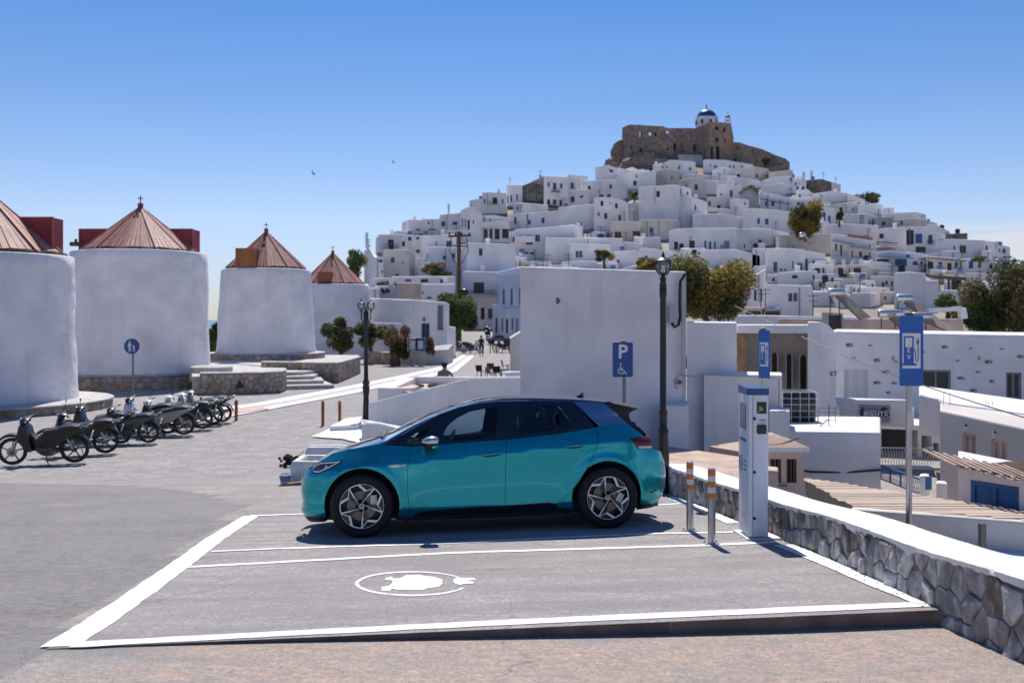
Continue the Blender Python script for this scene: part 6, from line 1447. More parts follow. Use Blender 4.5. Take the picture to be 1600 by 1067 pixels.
# --- second flank
B_ = (720, 260)
TH(*B_, [(90, 352, 4), (150, 338, 0), (222, 340, 0)], 480, wins=[(105, 400, 120, 450, 'g')])
h = TH(*B_, [(222, 272, 0), (300, 268, 0), (475, 278, 0)], 480, wins=[(240, 342, 258, 390, 'g'), (330, 325, 380, 392, 'd'), (428, 342, 445, 390, 'g')]); rail(h, *B_, 275, 368, 385, 402, hillY(332) - 1, MT['iron'], 10)
TH(*B_, [(478, 194, 0), (642, 196, 0)], 400, wins=[(480, 312, 495, 380, 'g'), (517, 302, 535, 372, 'g'), (578, 290, 595, 358, 'g')])
h = TH(*B_, [(640, 200, 0), (750, 160, 0), (872, 208, 0)], 390, 'town_stone', [(690, 290, 712, 352, 'f'), (727, 290, 748, 352, 'f'), (757, 290, 780, 370, 'f'), (800, 290, 822, 352, 'f'), (835, 290, 852, 352, 'f'), (757, 190, 780, 220, 'g')], label='brown stone gabled house with a row of white windows on the ridge'); slabp(h, *B_, 650, 375, 865, 382, hillY(318), 1.2, MT['win_brown'])
h = TH(*B_, [(735, 158, 4), (865, 102, 0)], 400, 'plaster_pink', label='reddish brick gable end rising behind the brown stone gabled house', dY=3)
h = TH(*B_, [(865, 100, 0), (1120, 112, 0)], 440, wins=[(903, 165, 928, 215, 'g'), (960, 170, 995, 250, 'g'), (1035, 178, 1060, 232, 'g'), (900, 345, 930, 405, 'd'), (958, 345, 997, 400, 'g'), (1028, 350, 1054, 415, 'd')]); slabp(h, *B_, 940, 268, 1035, 272, hillY(326), 1.3, MT['win_brown']); slabp(h, *B_, 915, 430, 1015, 440, hillY(326), 1.6, MT['wood'], th=0.5)
TH(*B_, [(1118, 82, 0), (1325, 100, 0)], 250, wins=[(1145, 168, 1178, 235, 'g')])
TH(*B_, [(1100, 262, 0), (1334, 235, 0)], 425, wins=[(1147, 315, 1182, 375, 'g'), (1240, 305, 1275, 325, 'd')])
TH(*B_, [(545, 388, 3), (650, 378, 0), (915, 402, 1)], 505, wins=[(580, 418, 598, 458, 'b')])
h = TH(*B_, [(500, 500, 0), (700, 484, 0)], 640, wins=[(555, 530, 580, 600, 'bo')]); rail(h, *B_, 500, 578, 612, 648, hillY(356) - 1, MT['win_blue'], 16)
TH(*B_, [(690, 490, 0), (1015, 460, 0)], 640, wins=[(695, 560, 728, 608, 'b'), (843, 535, 873, 592, 'b')])
TH(*B_, [(1015, 430, 0), (1334, 395, 0), (1500, 380, 1)], 645)
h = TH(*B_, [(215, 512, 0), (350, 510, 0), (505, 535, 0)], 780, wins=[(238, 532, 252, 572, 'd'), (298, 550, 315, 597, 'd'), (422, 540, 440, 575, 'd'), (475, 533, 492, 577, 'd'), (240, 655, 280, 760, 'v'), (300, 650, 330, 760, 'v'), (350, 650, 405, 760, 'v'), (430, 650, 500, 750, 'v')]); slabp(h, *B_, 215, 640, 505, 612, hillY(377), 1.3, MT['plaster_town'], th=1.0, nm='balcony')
TH(*B_, [(0, 455, 0), (95, 412, -1), (218, 480, -1)], 780, wins=[(8, 545, 22, 640, 'g'), (38, 550, 52, 640, 'g'), (68, 560, 112, 660, 'w'), (125, 560, 138, 600, 'g')])
h = TH(*B_, [(510, 686, 3), (575, 655, 0), (830, 640, 0), (1190, 610, 0), (1270, 640, 4)], 975, wins=[(535, 730, 560, 795, 'g'), (680, 722, 750, 815, 'bo'), (775, 712, 830, 785, 'g'), (670, 895, 705, 943, 'w'), (725, 893, 764, 943, 'd')]); rail(h, *B_, 770, 960, 855, 1032, 105, MT['win_teal'], 10); slabp(h, *B_, 575, 790, 770, 790, hillY(406) - 0.2, 1.6, MT['plaster_town'], th=0.9, nm='balcony')
TH(*B_, [(880, 742, 0), (1334, 745, 0), (1560, 750, 0)], 1000)
# --- centre
C_ = (880, 230)
h = TH(*C_, [(335, 204, 2), (470, 188, 0), (570, 215, 0)], 400, wins=[(470, 210, 490, 235, 'b'), (482, 235, 520, 265, 'b')]); rail(h, *C_, 545, 222, 640, 250, 228, MT['win_blue'], 10); TH(*C_, [(560, 215, 0), (810, 262, 0)], 330, wins=[(695, 220, 708, 248, 'b'), (720, 222, 738, 250, 'b')])
TH(*C_, [(475, 317, 4), (712, 264, 0), (810, 262, 0), (968, 243, 0)], 440, wins=[(755, 292, 772, 318, 'd'), (730, 350, 765, 402, 'bo')])
TH(*C_, [(965, 246, 1), (1085, 226, 0), (1215, 250, 3)], 400, 'plaster_cream', [(1125, 305, 1143, 332, 'd')])
TH(*C_, [(935, 182, 3), (1020, 168, 0), (1130, 132, 0), (1380, 152, 0)], 300, wins=[(1025, 195, 1042, 225, 'g'), (1070, 195, 1085, 220, 'g'), (1200, 195, 1220, 235, 'g'), (1310, 210, 1334, 245, 'g')])
TH(*C_, [(130, 377, 3), (235, 350, 0), (550, 344, 0), (700, 397, 6)], 570, wins=[(257, 403, 285, 445, 'd'), (483, 390, 508, 430, 'd'), (380, 495, 420, 520, 'd'), (455, 490, 495, 525, 'g')])
TH(*C_, [(35, 452, 2), (212, 440, 0)], 640, wins=[(80, 515, 117, 577, 'g'), (172, 505, 207, 528, 'd')])
TH(*C_, [(-10, 628, 0), (110, 610, 0), (322, 600, 0)], 830); TH(*C_, [(320, 530, 0), (480, 525, 0), (655, 562, 2)], 880, wins=[(388, 562, 420, 615, 'w'), (485, 575, 498, 600, 'g'), (540, 585, 570, 640, 'w'), (360, 678, 382, 718, 'g'), (427, 688, 460, 748, 'w'), (575, 708, 603, 768, 'w')])
TH(*C_, [(620, 585, 0), (800, 572, 0)], 780)
TH(*C_, [(785, 414, 0), (1200, 391, 0), (1335, 430, 5)], 840, wins=[(970, 458, 1008, 522, 'w'), (1220, 440, 1235, 505, 'w'), (1288, 465, 1306, 500, 'w')], label='largest blank white house below the castle with one brown window high up')
TH(*C_, [(490, 776, 0), (812, 774, 0)], 975, 'plaster_cream', [(535, 880, 608, 960, 'yo'), (725, 872, 803, 974, 'yo'), (490, 880, 510, 940, 'w')], label='low cream house with two ochre framed doors')
TH(*C_, [(808, 756, 0), (1070, 750, 0), (1215, 766, 6)], 950, 'plaster_cream', [(900, 838, 940, 912, 'g')])
h = TH(*C_, [(-40, 820, 0), (120, 808, 0), (205, 818, 1)], 945); 
TH(*C_, [(275, 890, 0), (330, 878, 0), (440, 885, 0)], 950, wins=[(355, 905, 430, 945, 'b')])
TH(*C_, [(-10, 935, 0), (622, 950, 0)], 1100); TH(*C_, [(622, 985, 0), (830, 1000, 0)], 1090); TH(*C_, [(800, 950, 0), (960, 948, 0)], 1020)
D_ = (1060, 230)
TH(*D_, [(0, 76, 0), (255, 82, 0)], 165, 'plaster_grey')
TH(*D_, [(258, 132, 0), (480, 130, 0), (782, 182, 1)], 260, wins=[(235, 175, 252, 195, 'd'), (327, 180, 340, 205, 'g'), (527, 190, 545, 218, 'g'), (568, 190, 585, 218, 'g'), (658, 172, 672, 215, 'd')])
TH(*D_, [(350, 238, 0), (430, 205, 0), (560, 226, 0), (640, 262, 0)], 310, wins=[(455, 225, 470, 235, 'w'), (495, 228, 508, 240, 'd')])
TH(*D_, [(580, 242, 2), (776, 200, 0), (940, 226, 4)], 340, 'plaster_cream', [(805, 280, 830, 325, 'g')])
TH(*D_, [(940, 262, 0), (1192, 236, 0)], 330, 'plaster_cream'); TH(*D_, [(870, 340, 0), (1000, 310, 0), (1192, 300, 0)], 400)
TH(*D_, [(860, 402, 1), (1090, 374, 0), (1230, 402, 3)], 490, wins=[(1160, 425, 1180, 440, 'd')])
TH(*D_, [(1190, 320, 0), (1334, 350, 0)], 470, wins=[(1150, 360, 1165, 385, 'd'), (1215, 365, 1230, 400, 'd'), (1230, 412, 1260, 445, 'b')])
TH(*D_, [(1225, 445, 0), (1360, 440, 0)], 560, wins=[(1255, 490, 1277, 520, 'b')])
TH(*D_, [(0, 347, 3), (120, 322, 0), (295, 338, 0)], 520, 'plaster_cream', [(168, 390, 202, 447, 'w'), (75, 390, 92, 412, 'w')]); TH(*D_, [(295, 342, 0), (500, 352, 0)], 480)
TH(*D_, [(30, 300, 0), (150, 275, 0), (340, 290, 0), (640, 300, 0)], 340)
TH(*D_, [(505, 322, 1), (555, 302, 0), (862, 347, 1)], 420, wins=[(583, 380, 608, 398, 'd'), (775, 398, 797, 410, 'd')])
TH(*D_, [(400, 400, 2), (482, 390, 0), (662, 397, 0)], 620, wins=[(433, 480, 452, 505, 'd'), (535, 450, 568, 520, 'g')])
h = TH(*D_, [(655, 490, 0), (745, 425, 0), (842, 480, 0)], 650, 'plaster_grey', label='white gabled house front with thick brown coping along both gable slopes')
for (xa, ya, xb, yb) in ((640, 480, 745, 408), (745, 408, 832, 470)):
    a, c = at(1060 + xa / 6.67, 230 + ya / 6.67, hillY(327) - 0.4), at(1060 + xb / 6.67, 230 + yb / 6.67, hillY(327) - 0.4); b = MB(); b.bar(a, c, 1.2, 0.55); q = b.build('gable_coping', MT['town_stone'], h); q.matrix_parent_inverse = Matrix.Translation(-Vector(h.location))
TH(*D_, [(295, 516, 0), (500, 520, 0)], 632, 'plaster_cream', [(315, 562, 338, 610, 'd')])
h = TH(*D_, [(848, 462, 0), (1050, 500, 0), (1220, 540, 0)], 645, wins=[(905, 568, 930, 612, 'd'), (970, 565, 1000, 615, 'b')])
for x in (925, 1060, 1140): 
    a = at(1060 + x / 6.67, 230 + (535 + (x - 925) * .17) / 6.67, hillY(326) - 1.5); b = MB(); b.bar(a, a + Vector((0, 0, -1.9)), 0.14); q = b.build('pergola_post', MT['win_blue'], h); q.matrix_parent_inverse = Matrix.Translation(-Vector(h.location))
slabp(h, *D_, 850, 545, 1160, 600, hillY(326) - 1.0, 0.6, MT['win_blue'], nm='pergola_beam')
TH(*D_, [(540, 550, 1), (600, 535, 0), (736, 547, 1)], 725, wins=[(685, 578, 706, 600, 'd')])
TH(*D_, [(665, 655, 1), (770, 636, 0), (1162, 666, 0)], 880, wins=[(822, 738, 850, 800, 'b'), (903, 745, 940, 808, 'b')], label='wide white house with two blue shutters, left of the round tree on the slope')
TH(*D_, [(0, 512, 0), (130, 510, 0), (285, 560, 2)], 830, wins=[(170, 600, 188, 658, 'w')]); TH(*D_, [(300, 632, 0), (545, 645, 0)], 715, wins=[(310, 676, 412, 690, 'w')])
TH(*D_, [(147, 697, 0), (430, 690, 0), (745, 742, 1)], 860, wins=[(680, 790, 697, 857, 'w'), (713, 800, 730, 862, 'w')])
TH(*D_, [(660, 850, 0), (745, 850, 0)], 1060, wins=[(680, 1005, 697, 1050, 'g')])
h = TH(*D_, [(-100, 870, 0), (0, 850, 0), (240, 840, 0), (420, 845, 0), (605, 838, 0), (668, 856, 3)], 1090, wins=[(-45, 985, 5, 1068, 'd'), (112, 975, 170, 1065, 'd'), (475, 975, 533, 1060, 'gs'), (318, 983, 342, 1065, 't'), (270, 975, 292, 1068, 't'), (370, 985, 390, 1062, 't')], label='long white house with teal shutters above the street lamp globe')
for x0, x1, y0, y1 in ((-74, -46, 982, 1070), (6, 34, 982, 1070), (88, 112, 972, 1067), (170, 194, 972, 1067)):
    a, c = at(1060 + x0 / 6.67, 230 + y0 / 6.67, hillY(393) - 0.12), at(1060 + x1 / 6.67, 230 + y1 / 6.67, hillY(393) - 0.12); b = MB(); b.box2((a.x, a.y - 0.04, c.z), (c.x, a.y + 0.04, a.z))
    for k in range(8): z = lerp(c.z, a.z, (k + .5) / 8); b.box2((a.x + .06, a.y - 0.07, z - .02), (c.x - .06, a.y - 0.03, z + .02))
    q = b.build('shutter', MT['win_teal'], h); q.matrix_parent_inverse = Matrix.Translation(-Vector(h.location))
TH(*D_, [(745, 842, 0), (985, 852, 0)], 1010, wins=[(832, 963, 870, 998, 'b')]); TH(*D_, [(985, 862, 0), (1155, 892, 1)], 1000); TH(*D_, [(1035, 912, 0), (1334, 908, 0), (1530, 905, 0)], 1060, 'plaster_cream')
# --- lower centre
E_ = (880, 350)
TH(*E_, [(10, 216, 2), (75, 200, 0), (492, 212, 0)], 420, wins=[(128, 280, 162, 352, 'g'), (166, 280, 200, 352, 'g'), (345, 283, 388, 355, 'g')]); TH(*E_, [(518, 288, 1), (762, 276, 0)], 440, wins=[(557, 372, 585, 430, 'g')])
TH(*E_, [(762, 290, 0), (840, 246, 0), (1232, 292, 0)], 440, wins=[(820, 330, 880, 400, 'b')]); TH(*E_, [(-20, 396, 0), (160, 386, 0), (560, 386, 0)], 500); TH(*E_, [(560, 470, 0), (790, 425, 0)], 520); TH(*E_, [(210, 385, 0), (500, 362, 0)], 420, 'plaster_town')
F_ = (1060, 350)
TH(*F_, [(225, 274, 0), (600, 262, 0), (848, 322, 0)], 470, wins=[(680, 385, 705, 435, 'w')]); TH(*F_, [(740, 206, 0), (908, 204, 0)], 260); TH(*F_, [(770, 250, 0), (910, 255, 0)], 470)
TH(*F_, [(905, 255, 0), (1100, 252, 0), (1320, 266, 0)], 520, wins=[(990, 395, 1032, 500, 'g'), (1058, 468, 1085, 490, 'd'), (1097, 468, 1124, 490, 'd'), (1185, 388, 1200, 472, 'g'), (1240, 408, 1290, 478, 'wo')])
TH(*F_, [(650, 442, 1), (835, 438, 0), (915, 432, 0)], 560); TH(*F_, [(640, 522, 0), (820, 525, 0), (915, 470, 1)], 870, wins=[(788, 685, 816, 800, 'bo'), (852, 690, 878, 808, 'g'), (805, 648, 820, 662, 'd')])
TH(*F_, [(918, 632, 0), (1100, 632, 0), (1400, 645, 0)], 960, wins=[(1145, 718, 1190, 808, 'g'), (1198, 718, 1242, 808, 'g')], label='white house with a double grey window left of the solar heaters')
TH(*F_, [(1030, 512, 0), (1260, 490, 0), (1450, 486, 0)], 650, wins=[(1183, 505, 1243, 568, 'w'), (1400, 530, 1420, 575, 'd')])
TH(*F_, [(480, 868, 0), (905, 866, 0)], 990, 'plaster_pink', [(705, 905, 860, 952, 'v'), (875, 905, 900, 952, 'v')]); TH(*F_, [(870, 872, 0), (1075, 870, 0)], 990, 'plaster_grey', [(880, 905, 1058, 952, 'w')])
TH(*F_, [(310, 952, 0), (900, 950, 0), (1334, 962, 0), (1900, 965, 0)], 1120, s=6.67, label='long flat white roof edge behind the arched building')
G_ = (1240, 270)
TH(*G_, [(85, 82, 3), (288, 64, 0), (396, 95, 1)], 215, 'town_stone', [(130, 130, 150, 165, 'd')]); TH(*G_, [(395, 96, 0), (492, 122, 1)], 205); TH(*G_, [(25, 215, 0), (75, 178, 0), (150, 176, 0), (212, 216, 0)], 270, wins=[(55, 222, 77, 252, 'b')])
TH(*G_, [(-10, 60, 0), (85, 110, 0)], 200, wins=[(28, 145, 50, 180, 'b')]); TH(*G_, [(205, 217, 0), (395, 190, 0), (560, 212, 0)], 310); TH(*G_, [(560, 216, 0), (748, 276, 0)], 335, wins=[(580, 242, 595, 262, 'd'), (612, 255, 630, 275, 'd'), (680, 305, 690, 328, 'd')])
TH(*G_, [(0, 268, 0), (190, 246, 0), (292, 290, 3)], 350); h = TH(*G_, [(292, 335, 0), (440, 330, 0), (668, 300, 0)], 425, wins=[(478, 360, 510, 405, 'd'), (610, 365, 625, 400, 'g')]); slabp(h, *G_, 297, 320, 590, 302, hillY(334), 2.5, MT['win_teal'])
TH(*G_, [(668, 338, 0), (800, 325, 0), (925, 328, 1)], 445); TH(*G_, [(513, 430, 2), (760, 426, 0), (882, 452, 2)], 555, wins=[(783, 495, 800, 547, 'b'), (820, 500, 838, 547, 'b'), (858, 505, 873, 547, 'b')])
TH(*G_, [(330, 542, 0), (505, 530, 0), (885, 547, 0)], 710); TH(*G_, [(290, 362, 0), (440, 372, 0)], 545, wins=[(305, 410, 335, 520, 'b'), (360, 450, 385, 532, 'b')])
TH(*G_, [(888, 580, 0), (1085, 570, 0), (1172, 562, 0)], 800, wins=[(890, 635, 940, 685, 'w')]); TH(*G_, [(930, 422, 0), (1260, 405, 0), (1380, 432, 3)], 485); TH(*G_, [(930, 362, 0), (1045, 362, 0)], 430)
TH(*G_, [(1012, 490, 1), (1200, 475, 0), (1412, 490, 0)], 570, 'plaster_cream', [(1110, 495, 1140, 545, 'g')])
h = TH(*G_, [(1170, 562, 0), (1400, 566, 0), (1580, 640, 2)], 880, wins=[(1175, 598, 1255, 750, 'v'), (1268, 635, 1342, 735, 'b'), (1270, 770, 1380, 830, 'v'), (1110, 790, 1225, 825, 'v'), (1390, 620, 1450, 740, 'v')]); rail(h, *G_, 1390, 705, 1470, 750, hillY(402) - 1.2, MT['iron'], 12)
h = TH(*G_, [(385, 632, 0), (530, 650, 0), (785, 692, 0), (866, 708, 1)], 925, wins=[(432, 742, 455, 808, 'd'), (485, 750, 507, 865, 'wo'), (602, 815, 618, 880, 'g'), (683, 822, 713, 882, 'd'), (778, 832, 803, 888, 'd'), (777, 745, 800, 788, 'd')], label='white house with terracotta roof strip, green canopy and blue veranda'); slabp(h, *G_, 530, 662, 785, 700, hillY(408) + 1, 1.6, MT['tile'], nm='tiled_roof', th=0.35); slabp(h, *G_, 400, 712, 590, 745, hillY(408) - 0.3, 2, MT['win_grey']); slabp(h, *G_, 580, 770, 810, 800, hillY(408) - 0.3, 2, MT['win_grey']); rail(h, *G_, 600, 872, 812, 915, hillY(408) - 2, MT['win_blue'], 22); rail(h, *G_, 410, 815, 570, 868, hillY(408) - 2, MT['win_grey'], 16)
TH(*G_, [(-30, 642, 0), (200, 640, 0), (388, 636, 0)], 830, 'plaster_cream'); TH(*G_, [(105, 812, 0), (330, 842, 0)], 1015, wins=[(118, 895, 147, 980, 'g'), (200, 915, 218, 1012, 'wo')]); TH(*G_, [(-30, 795, 0), (108, 800, 0)], 1015, wins=[(30, 940, 88, 1012, 'wo')])
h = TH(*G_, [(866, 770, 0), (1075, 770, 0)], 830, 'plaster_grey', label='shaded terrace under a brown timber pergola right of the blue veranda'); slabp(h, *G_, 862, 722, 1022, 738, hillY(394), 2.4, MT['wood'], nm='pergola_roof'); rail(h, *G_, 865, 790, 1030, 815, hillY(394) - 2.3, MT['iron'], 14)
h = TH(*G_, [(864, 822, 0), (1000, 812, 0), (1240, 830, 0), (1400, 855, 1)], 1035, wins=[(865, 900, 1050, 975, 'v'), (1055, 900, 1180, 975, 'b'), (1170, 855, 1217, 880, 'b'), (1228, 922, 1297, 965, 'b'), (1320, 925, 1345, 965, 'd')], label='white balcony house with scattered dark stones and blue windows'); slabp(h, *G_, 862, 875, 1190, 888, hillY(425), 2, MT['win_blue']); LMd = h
rg = random.Random(5)
for k in range(16):
    px = 1240 + rg.uniform(1200, 1390) / 6.67; py = 270 + rg.uniform(880, 1020) / 6.67; a = at(px, py, hillY(425) + (0.3 if px > 1426 else 0) - 0.02); b = MB(); b.ball(a, 0.13, 5, sc=(1.4, 0.5, 0.8)); 
    q = b.build('facing_stone', MT['town_stone'], h); q.data.transform(Matrix.Translation(-a)); q.location = a; q.scale = (1, 1, 1); q.data.transform(Matrix.Identity(4))
    q.matrix_parent_inverse = Matrix.Translation(-Vector(h.location))
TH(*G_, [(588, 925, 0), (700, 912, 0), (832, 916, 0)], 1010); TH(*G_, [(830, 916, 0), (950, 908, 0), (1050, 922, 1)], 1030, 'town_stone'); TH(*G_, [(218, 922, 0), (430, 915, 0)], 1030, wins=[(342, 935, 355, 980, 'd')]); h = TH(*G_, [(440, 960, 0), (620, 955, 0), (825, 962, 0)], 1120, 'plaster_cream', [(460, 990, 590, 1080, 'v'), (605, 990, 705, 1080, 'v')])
for x in (420, 525, 705, 812):
    c = at(1240 + x / 6.67, 270 + 945 / 6.67, hillY(440) - 0.2); b = MB(); b.lathe([(0.24, -0.6), (0.24, 0.3), (0.16, 0.45), (0.0, 0.5)], 12, c=c); q = b.build('rooftop_knob', MT['plaster_town'], h, smooth=50); q.matrix_parent_inverse = Matrix.Translation(-Vector(h.location))
H1 = (1400, 330)
TH(*H1, [(-30, 15, 0), (195, 8, 0), (287, 42, 3)], 100); TH(*H1, [(312, 94, 0), (432, 125, 1)], 170); TH(*H1, [(312, 140, 0), (440, 150, 0), (560, 208, 1)], 310, wins=[(330, 175, 352, 220, 'g'), (450, 175, 475, 210, 'd')])
TH(*H1, [(533, 236, 0), (745, 228, 0)], 310, 'town_stone'); TH(*H1, [(400, 306, 1), (560, 290, 0), (900, 300, 0), (1057, 320, 4)], 475, wins=[(600, 360, 618, 405, 'w'), (663, 355, 732, 440, 'g'), (935, 358, 958, 408, 'd')]); TH(*H1, [(1055, 346, 0), (1188, 370, 1)], 530, wins=[(1070, 390, 1090, 425, 'g'), (1110, 390, 1145, 440, 'g')])
TH(*H1, [(318, 432, 0), (520, 415, 0), (660, 412, 0), (690, 450, 0)], 500); TH(*H1, [(888, 415, 0), (1008, 410, 0)], 490)
h = TH(*H1, [(320, 470, 0), (655, 492, 0)], 660, wins=[(327, 525, 390, 600, 'w'), (442, 532, 480, 588, 'w'), (535, 540, 580, 632, 'wo'), (612, 530, 658, 598, 'b')]); slabp(h, *H1, 322, 488, 658, 518, hillY(427) - 0.2, 2, MT['wood'], nm='veranda_roof')
h = TH(*H1, [(660, 512, 1), (690, 492, 0), (820, 492, 0), (1100, 540, 1)], 660, wins=[(758, 522, 807, 597, 'b'), (975, 560, 1010, 600, 'd'), (1080, 545, 1095, 600, 'b')]); slabp(h, *H1, 850, 515, 1055, 518, hillY(427) - 0.5, 2, MT['win_blue']); TH(*H1, [(790, 552, 0), (968, 550, 0)], 650)
TH(*H1, [(655, 646, 0), (900, 642, 0), (1060, 642, 0)], 800, 'plaster_cream'); TH(*H1, [(-20, 640, 0), (150, 632, 0), (292, 646, 0)], 985); TH(*H1, [(290, 718, 0), (450, 722, 0)], 985)
h = TH(*H1, [(450, 820, 0), (650, 822, 0)], 985, label='plain white house under the dark timber pergola near the right edge trees', wins=[(600, 880, 620, 930, 'g')]); slabp(h, *H1, 320, 690, 650, 712, hillY(463), 2, MT['wood'], nm='pergola_roof', th=0.35)
for x in (550, 592, 615):
    a = at(1400 + x / 6.67, 330 + 705 / 6.67, hillY(463) - 1.8); b = MB(); b.bar(a, a + Vector((0, 0, -1.6 if x < 610 else -4)), 0.2); q = b.build('pergola_post', MT['wood'], h); q.matrix_parent_inverse = Matrix.Translation(-Vector(h.location))
# small houses filling the chinks between the traced ones
rg = random.Random(21); py = 282.0
while py < 474:
    px = 585.0
    while px < 1590:
        qx, qy = px + rg.uniform(-6, 6), py + rg.uniform(-4, 4)
        if qy > interp(RIDGE, qx) + 12 and not (690 < qx < 815 and qy > 440) and not (qx < 700 and qy > 455) and not any(b0[0] - 1 < qx < b0[1] + 1 and b0[2] - 2 < qy < b0[3] for b0 in BOXES):
            w_, h_ = rg.uniform(26, 50), rg.uniform(12, 20); yb = qy + rg.uniform(3, 6); yt = yb - h_; sl = rg.uniform(-1.5, 1.5); cx0 = qx - w_ / 2
            sp = rg.random(); V = [(cx0, yt + sl, 0), (cx0 + w_, yt, 0)]
            if sp < 0.35: V = [(cx0, yt + sl, rg.uniform(2, 4)), (cx0 + w_ * rg.uniform(.25, .45), yt, 0), (cx0 + w_, yt, 0)]
            elif sp < 0.6: V = [(cx0, yt, 0), (cx0 + w_ * rg.uniform(.55, .75), yt, 0), (cx0 + w_, yt + 1, rg.uniform(2, 4))]
            ws = []
            for k in range(rg.choice([1, 1, 2, 2, 3, 4])):
                wx = cx0 + w_ * rg.uniform(.12, .85); wy = yt + h_ * rg.uniform(.3, .5); ww = rg.uniform(2.6, 4.6); ws.append((wx, wy, wx + ww, wy + rg.uniform(4.5, 8), rg.choice(['d', 'w', 'b', 'g', 'd', 'wo'])))
            TH(0, 0, V, yb, rg.choice(['plaster_town'] * 5 + ['plaster_cream', 'plaster_grey']), ws, s=1.0)
        px += 17
    py += 11
# chimneys, aerials
for px, py, Y in ((701, 326, 215), (573, 373, 165), (760, 352, 190), (1256, 276, 228), (1268, 274, 228), (1215, 381, 150)):
    a = at(px, py, Y); b = MB(); b.box((0, 0, -0.3), (0.42, 0.42, 2.4)); b.box((0, 0, 0.95), (0.55, 0.55, 0.12)); b.build('chimney', MT['plaster_town'], label={701: 'thin white chimney on the ridge above the brown balcony door', 573: 'narrow chimney by the little pine at the left end of town', 760: 'chimney beside the arcade balcony', 1256: 'left chimney on the stone house right of the castle', 1268: 'right chimney on the stone house right of the castle', 1215: 'chimney above the big olive tree on a white roof'}[px], cat='chimney', loc=a)
for px, py, Y, hh in ((662, 341, 200, 20), (1119, 181, 245, 14)):
    a = at(px, py, Y); b = MB(); b.bar((0, 0, 0), (0, 0, -hh / F * Y), 0.12); b.bar((-0.6, 0, -0.3), (0.6, 0, -0.3), 0.07); b.bar((-0.4, 0, -0.8), (0.4, 0, -0.8), 0.07); b.build('aerial_mast', MT['iron'], label='thin television aerial on the ridge of the left flank' if px < 700 else 'aerial mast beside the blue church dome', cat='aerial', loc=a)

# ------------------------------------------------------------ castle and church
def castle_wall(label, pts, pyb, wins=(), m='castle_stone', back=9, seed=1, jag=0.5, ob=False):
    P = []; rg = random.Random(seed)
    for (x0, y0, Y0), (x1, y1, Y1) in zip(pts, pts[1:]):
        n = max(1, int(abs(x1 - x0) / 7))
        for k in range(n):
            t = k / n; P.append((lerp(x0, x1, t), lerp(y0, y1, t) + (rg.uniform(-jag, jag) if 0 < t else 0), lerp(Y0, Y1, t) + (rg.uniform(-.4, .4) if 0 < t else 0)))
    P.append(pts[-1]); zb = (HZ - pyb) / F * pts[0][2] - 2
    return house('castle', P, zb, MT[m], wins, back=back, open_back=ob, chamf=0.05, label=label, cat='castle', group='walls of the hilltop castle', depth=0.8)
castle_wall('west curtain wall of the ruined brown castle with sky showing through', [(972, 200, 252), (978, 197, 247), (985, 194.5, 245), (1035, 197.5, 245)], 262, [(996.5, 204, 1003, 214.5, 'x'), (1013, 206.5, 1019, 212, 'x'), (1022, 207, 1026, 213, 'v'), (998, 231, 1003, 240, 'v'), (984, 229, 988, 233, 'v')], seed=2, back=1.6, ob=True)
castle_wall('middle curtain wall of the ruined castle left of the tower', [(1035, 197, 245), (1048, 203, 245), (1067, 205, 246), (1090, 200.5, 245), (1110, 197, 243)], 258, [(1052, 224, 1057, 236, 'w'), (1083, 226, 1088, 237, 'w'), (1098, 229, 1103, 237, 'w'), (1090, 214, 1094, 220, 'w'), (1103, 217, 1107, 221, 'w'), (1042, 231, 1044, 235, 'v'), (1041, 204, 1045, 209, 'x')], seed=4, back=3, ob=True)
castle_wall('square tower block of the castle under the blue church dome', [(1088, 200, 245), (1104, 193, 241), (1108, 190.5, 240), (1142, 193, 240), (1146, 213, 243)], 256, [(1118, 198, 1123, 204, 'd'), (1130, 200, 1134, 206, 'd'), (1118, 215, 1123, 222, 'd'), (1131, 217, 1134, 223, 'd'), (1119, 229, 1126, 250, 'd'), (1110, 230, 1114, 250, 'v'), (1102, 232, 1105, 238, 'v')], seed=6)
castle_wall('sloping east wall of the castle falling away to the right', [(1140, 222, 242), (1157, 223, 242), (1170, 228, 243), (1190, 233, 244), (1210, 242, 246), (1213, 247, 246), (1228, 248, 248), (1234, 254, 252)], 268, [(1193, 247, 1200, 258, 'v'), (1150, 230, 1152, 234, 'v'), (1175, 234, 1177, 238, 'v'), (1206, 245, 1208, 249, 'v')], seed=8)
def rock(label, px0, px1, py0, py1, Y, seed, m='castle_stone'):
    c = at((px0 + px1) / 2, (py0 + py1) / 2, Y); rx = (px1 - px0) / 2 / F * Y; rz = (py1 - py0) / 2 / F * Y; b = MB(); b.ball((0, 0, 0), 1.0, 18)
    for i, v in enumerate(b.v):
        n_ = Vector(v); k = 1 + 0.24 * noise.noise(n_ * 1.8 + Vector((seed, 0, 0))) + 0.12 * noise.noise(n_ * 5 + Vector((seed, 3, 0))); b.v[i] = (v[0] * rx * k, v[1] * rx * 0.5 * k, v[2] * rz * k)
    return b.build('rock', MT[m], smooth=35, label=label, cat='rock', loc=c)
rock('broad brown crag under the west wall of the castle', 962, 1056, 240, 286, 243.5, 3); rock('small rounded rock at the left foot of the castle', 944, 966, 248, 268, 238, 9); rock('brown crag below the middle of the castle', 1040, 1118, 246, 280, 245, 5)
rock('long crag under the east wall of the castle', 1160, 1240, 256, 290, 247, 12); rock('stepped rock shoulder left of the castle wall', 954, 984, 220, 262, 251, 15)
ch_c = at(1104, 196, 250); chp = empty('church', ch_c, 'white castle church with blue dome and cross', 'church'); k = 250 / F
MT['dome_blue'] = mat('blue_dome', (0.012, 0.06, 0.20), 0.4, var=0.3, vscale=0.5, col2=(0.02, 0.09, 0.24))
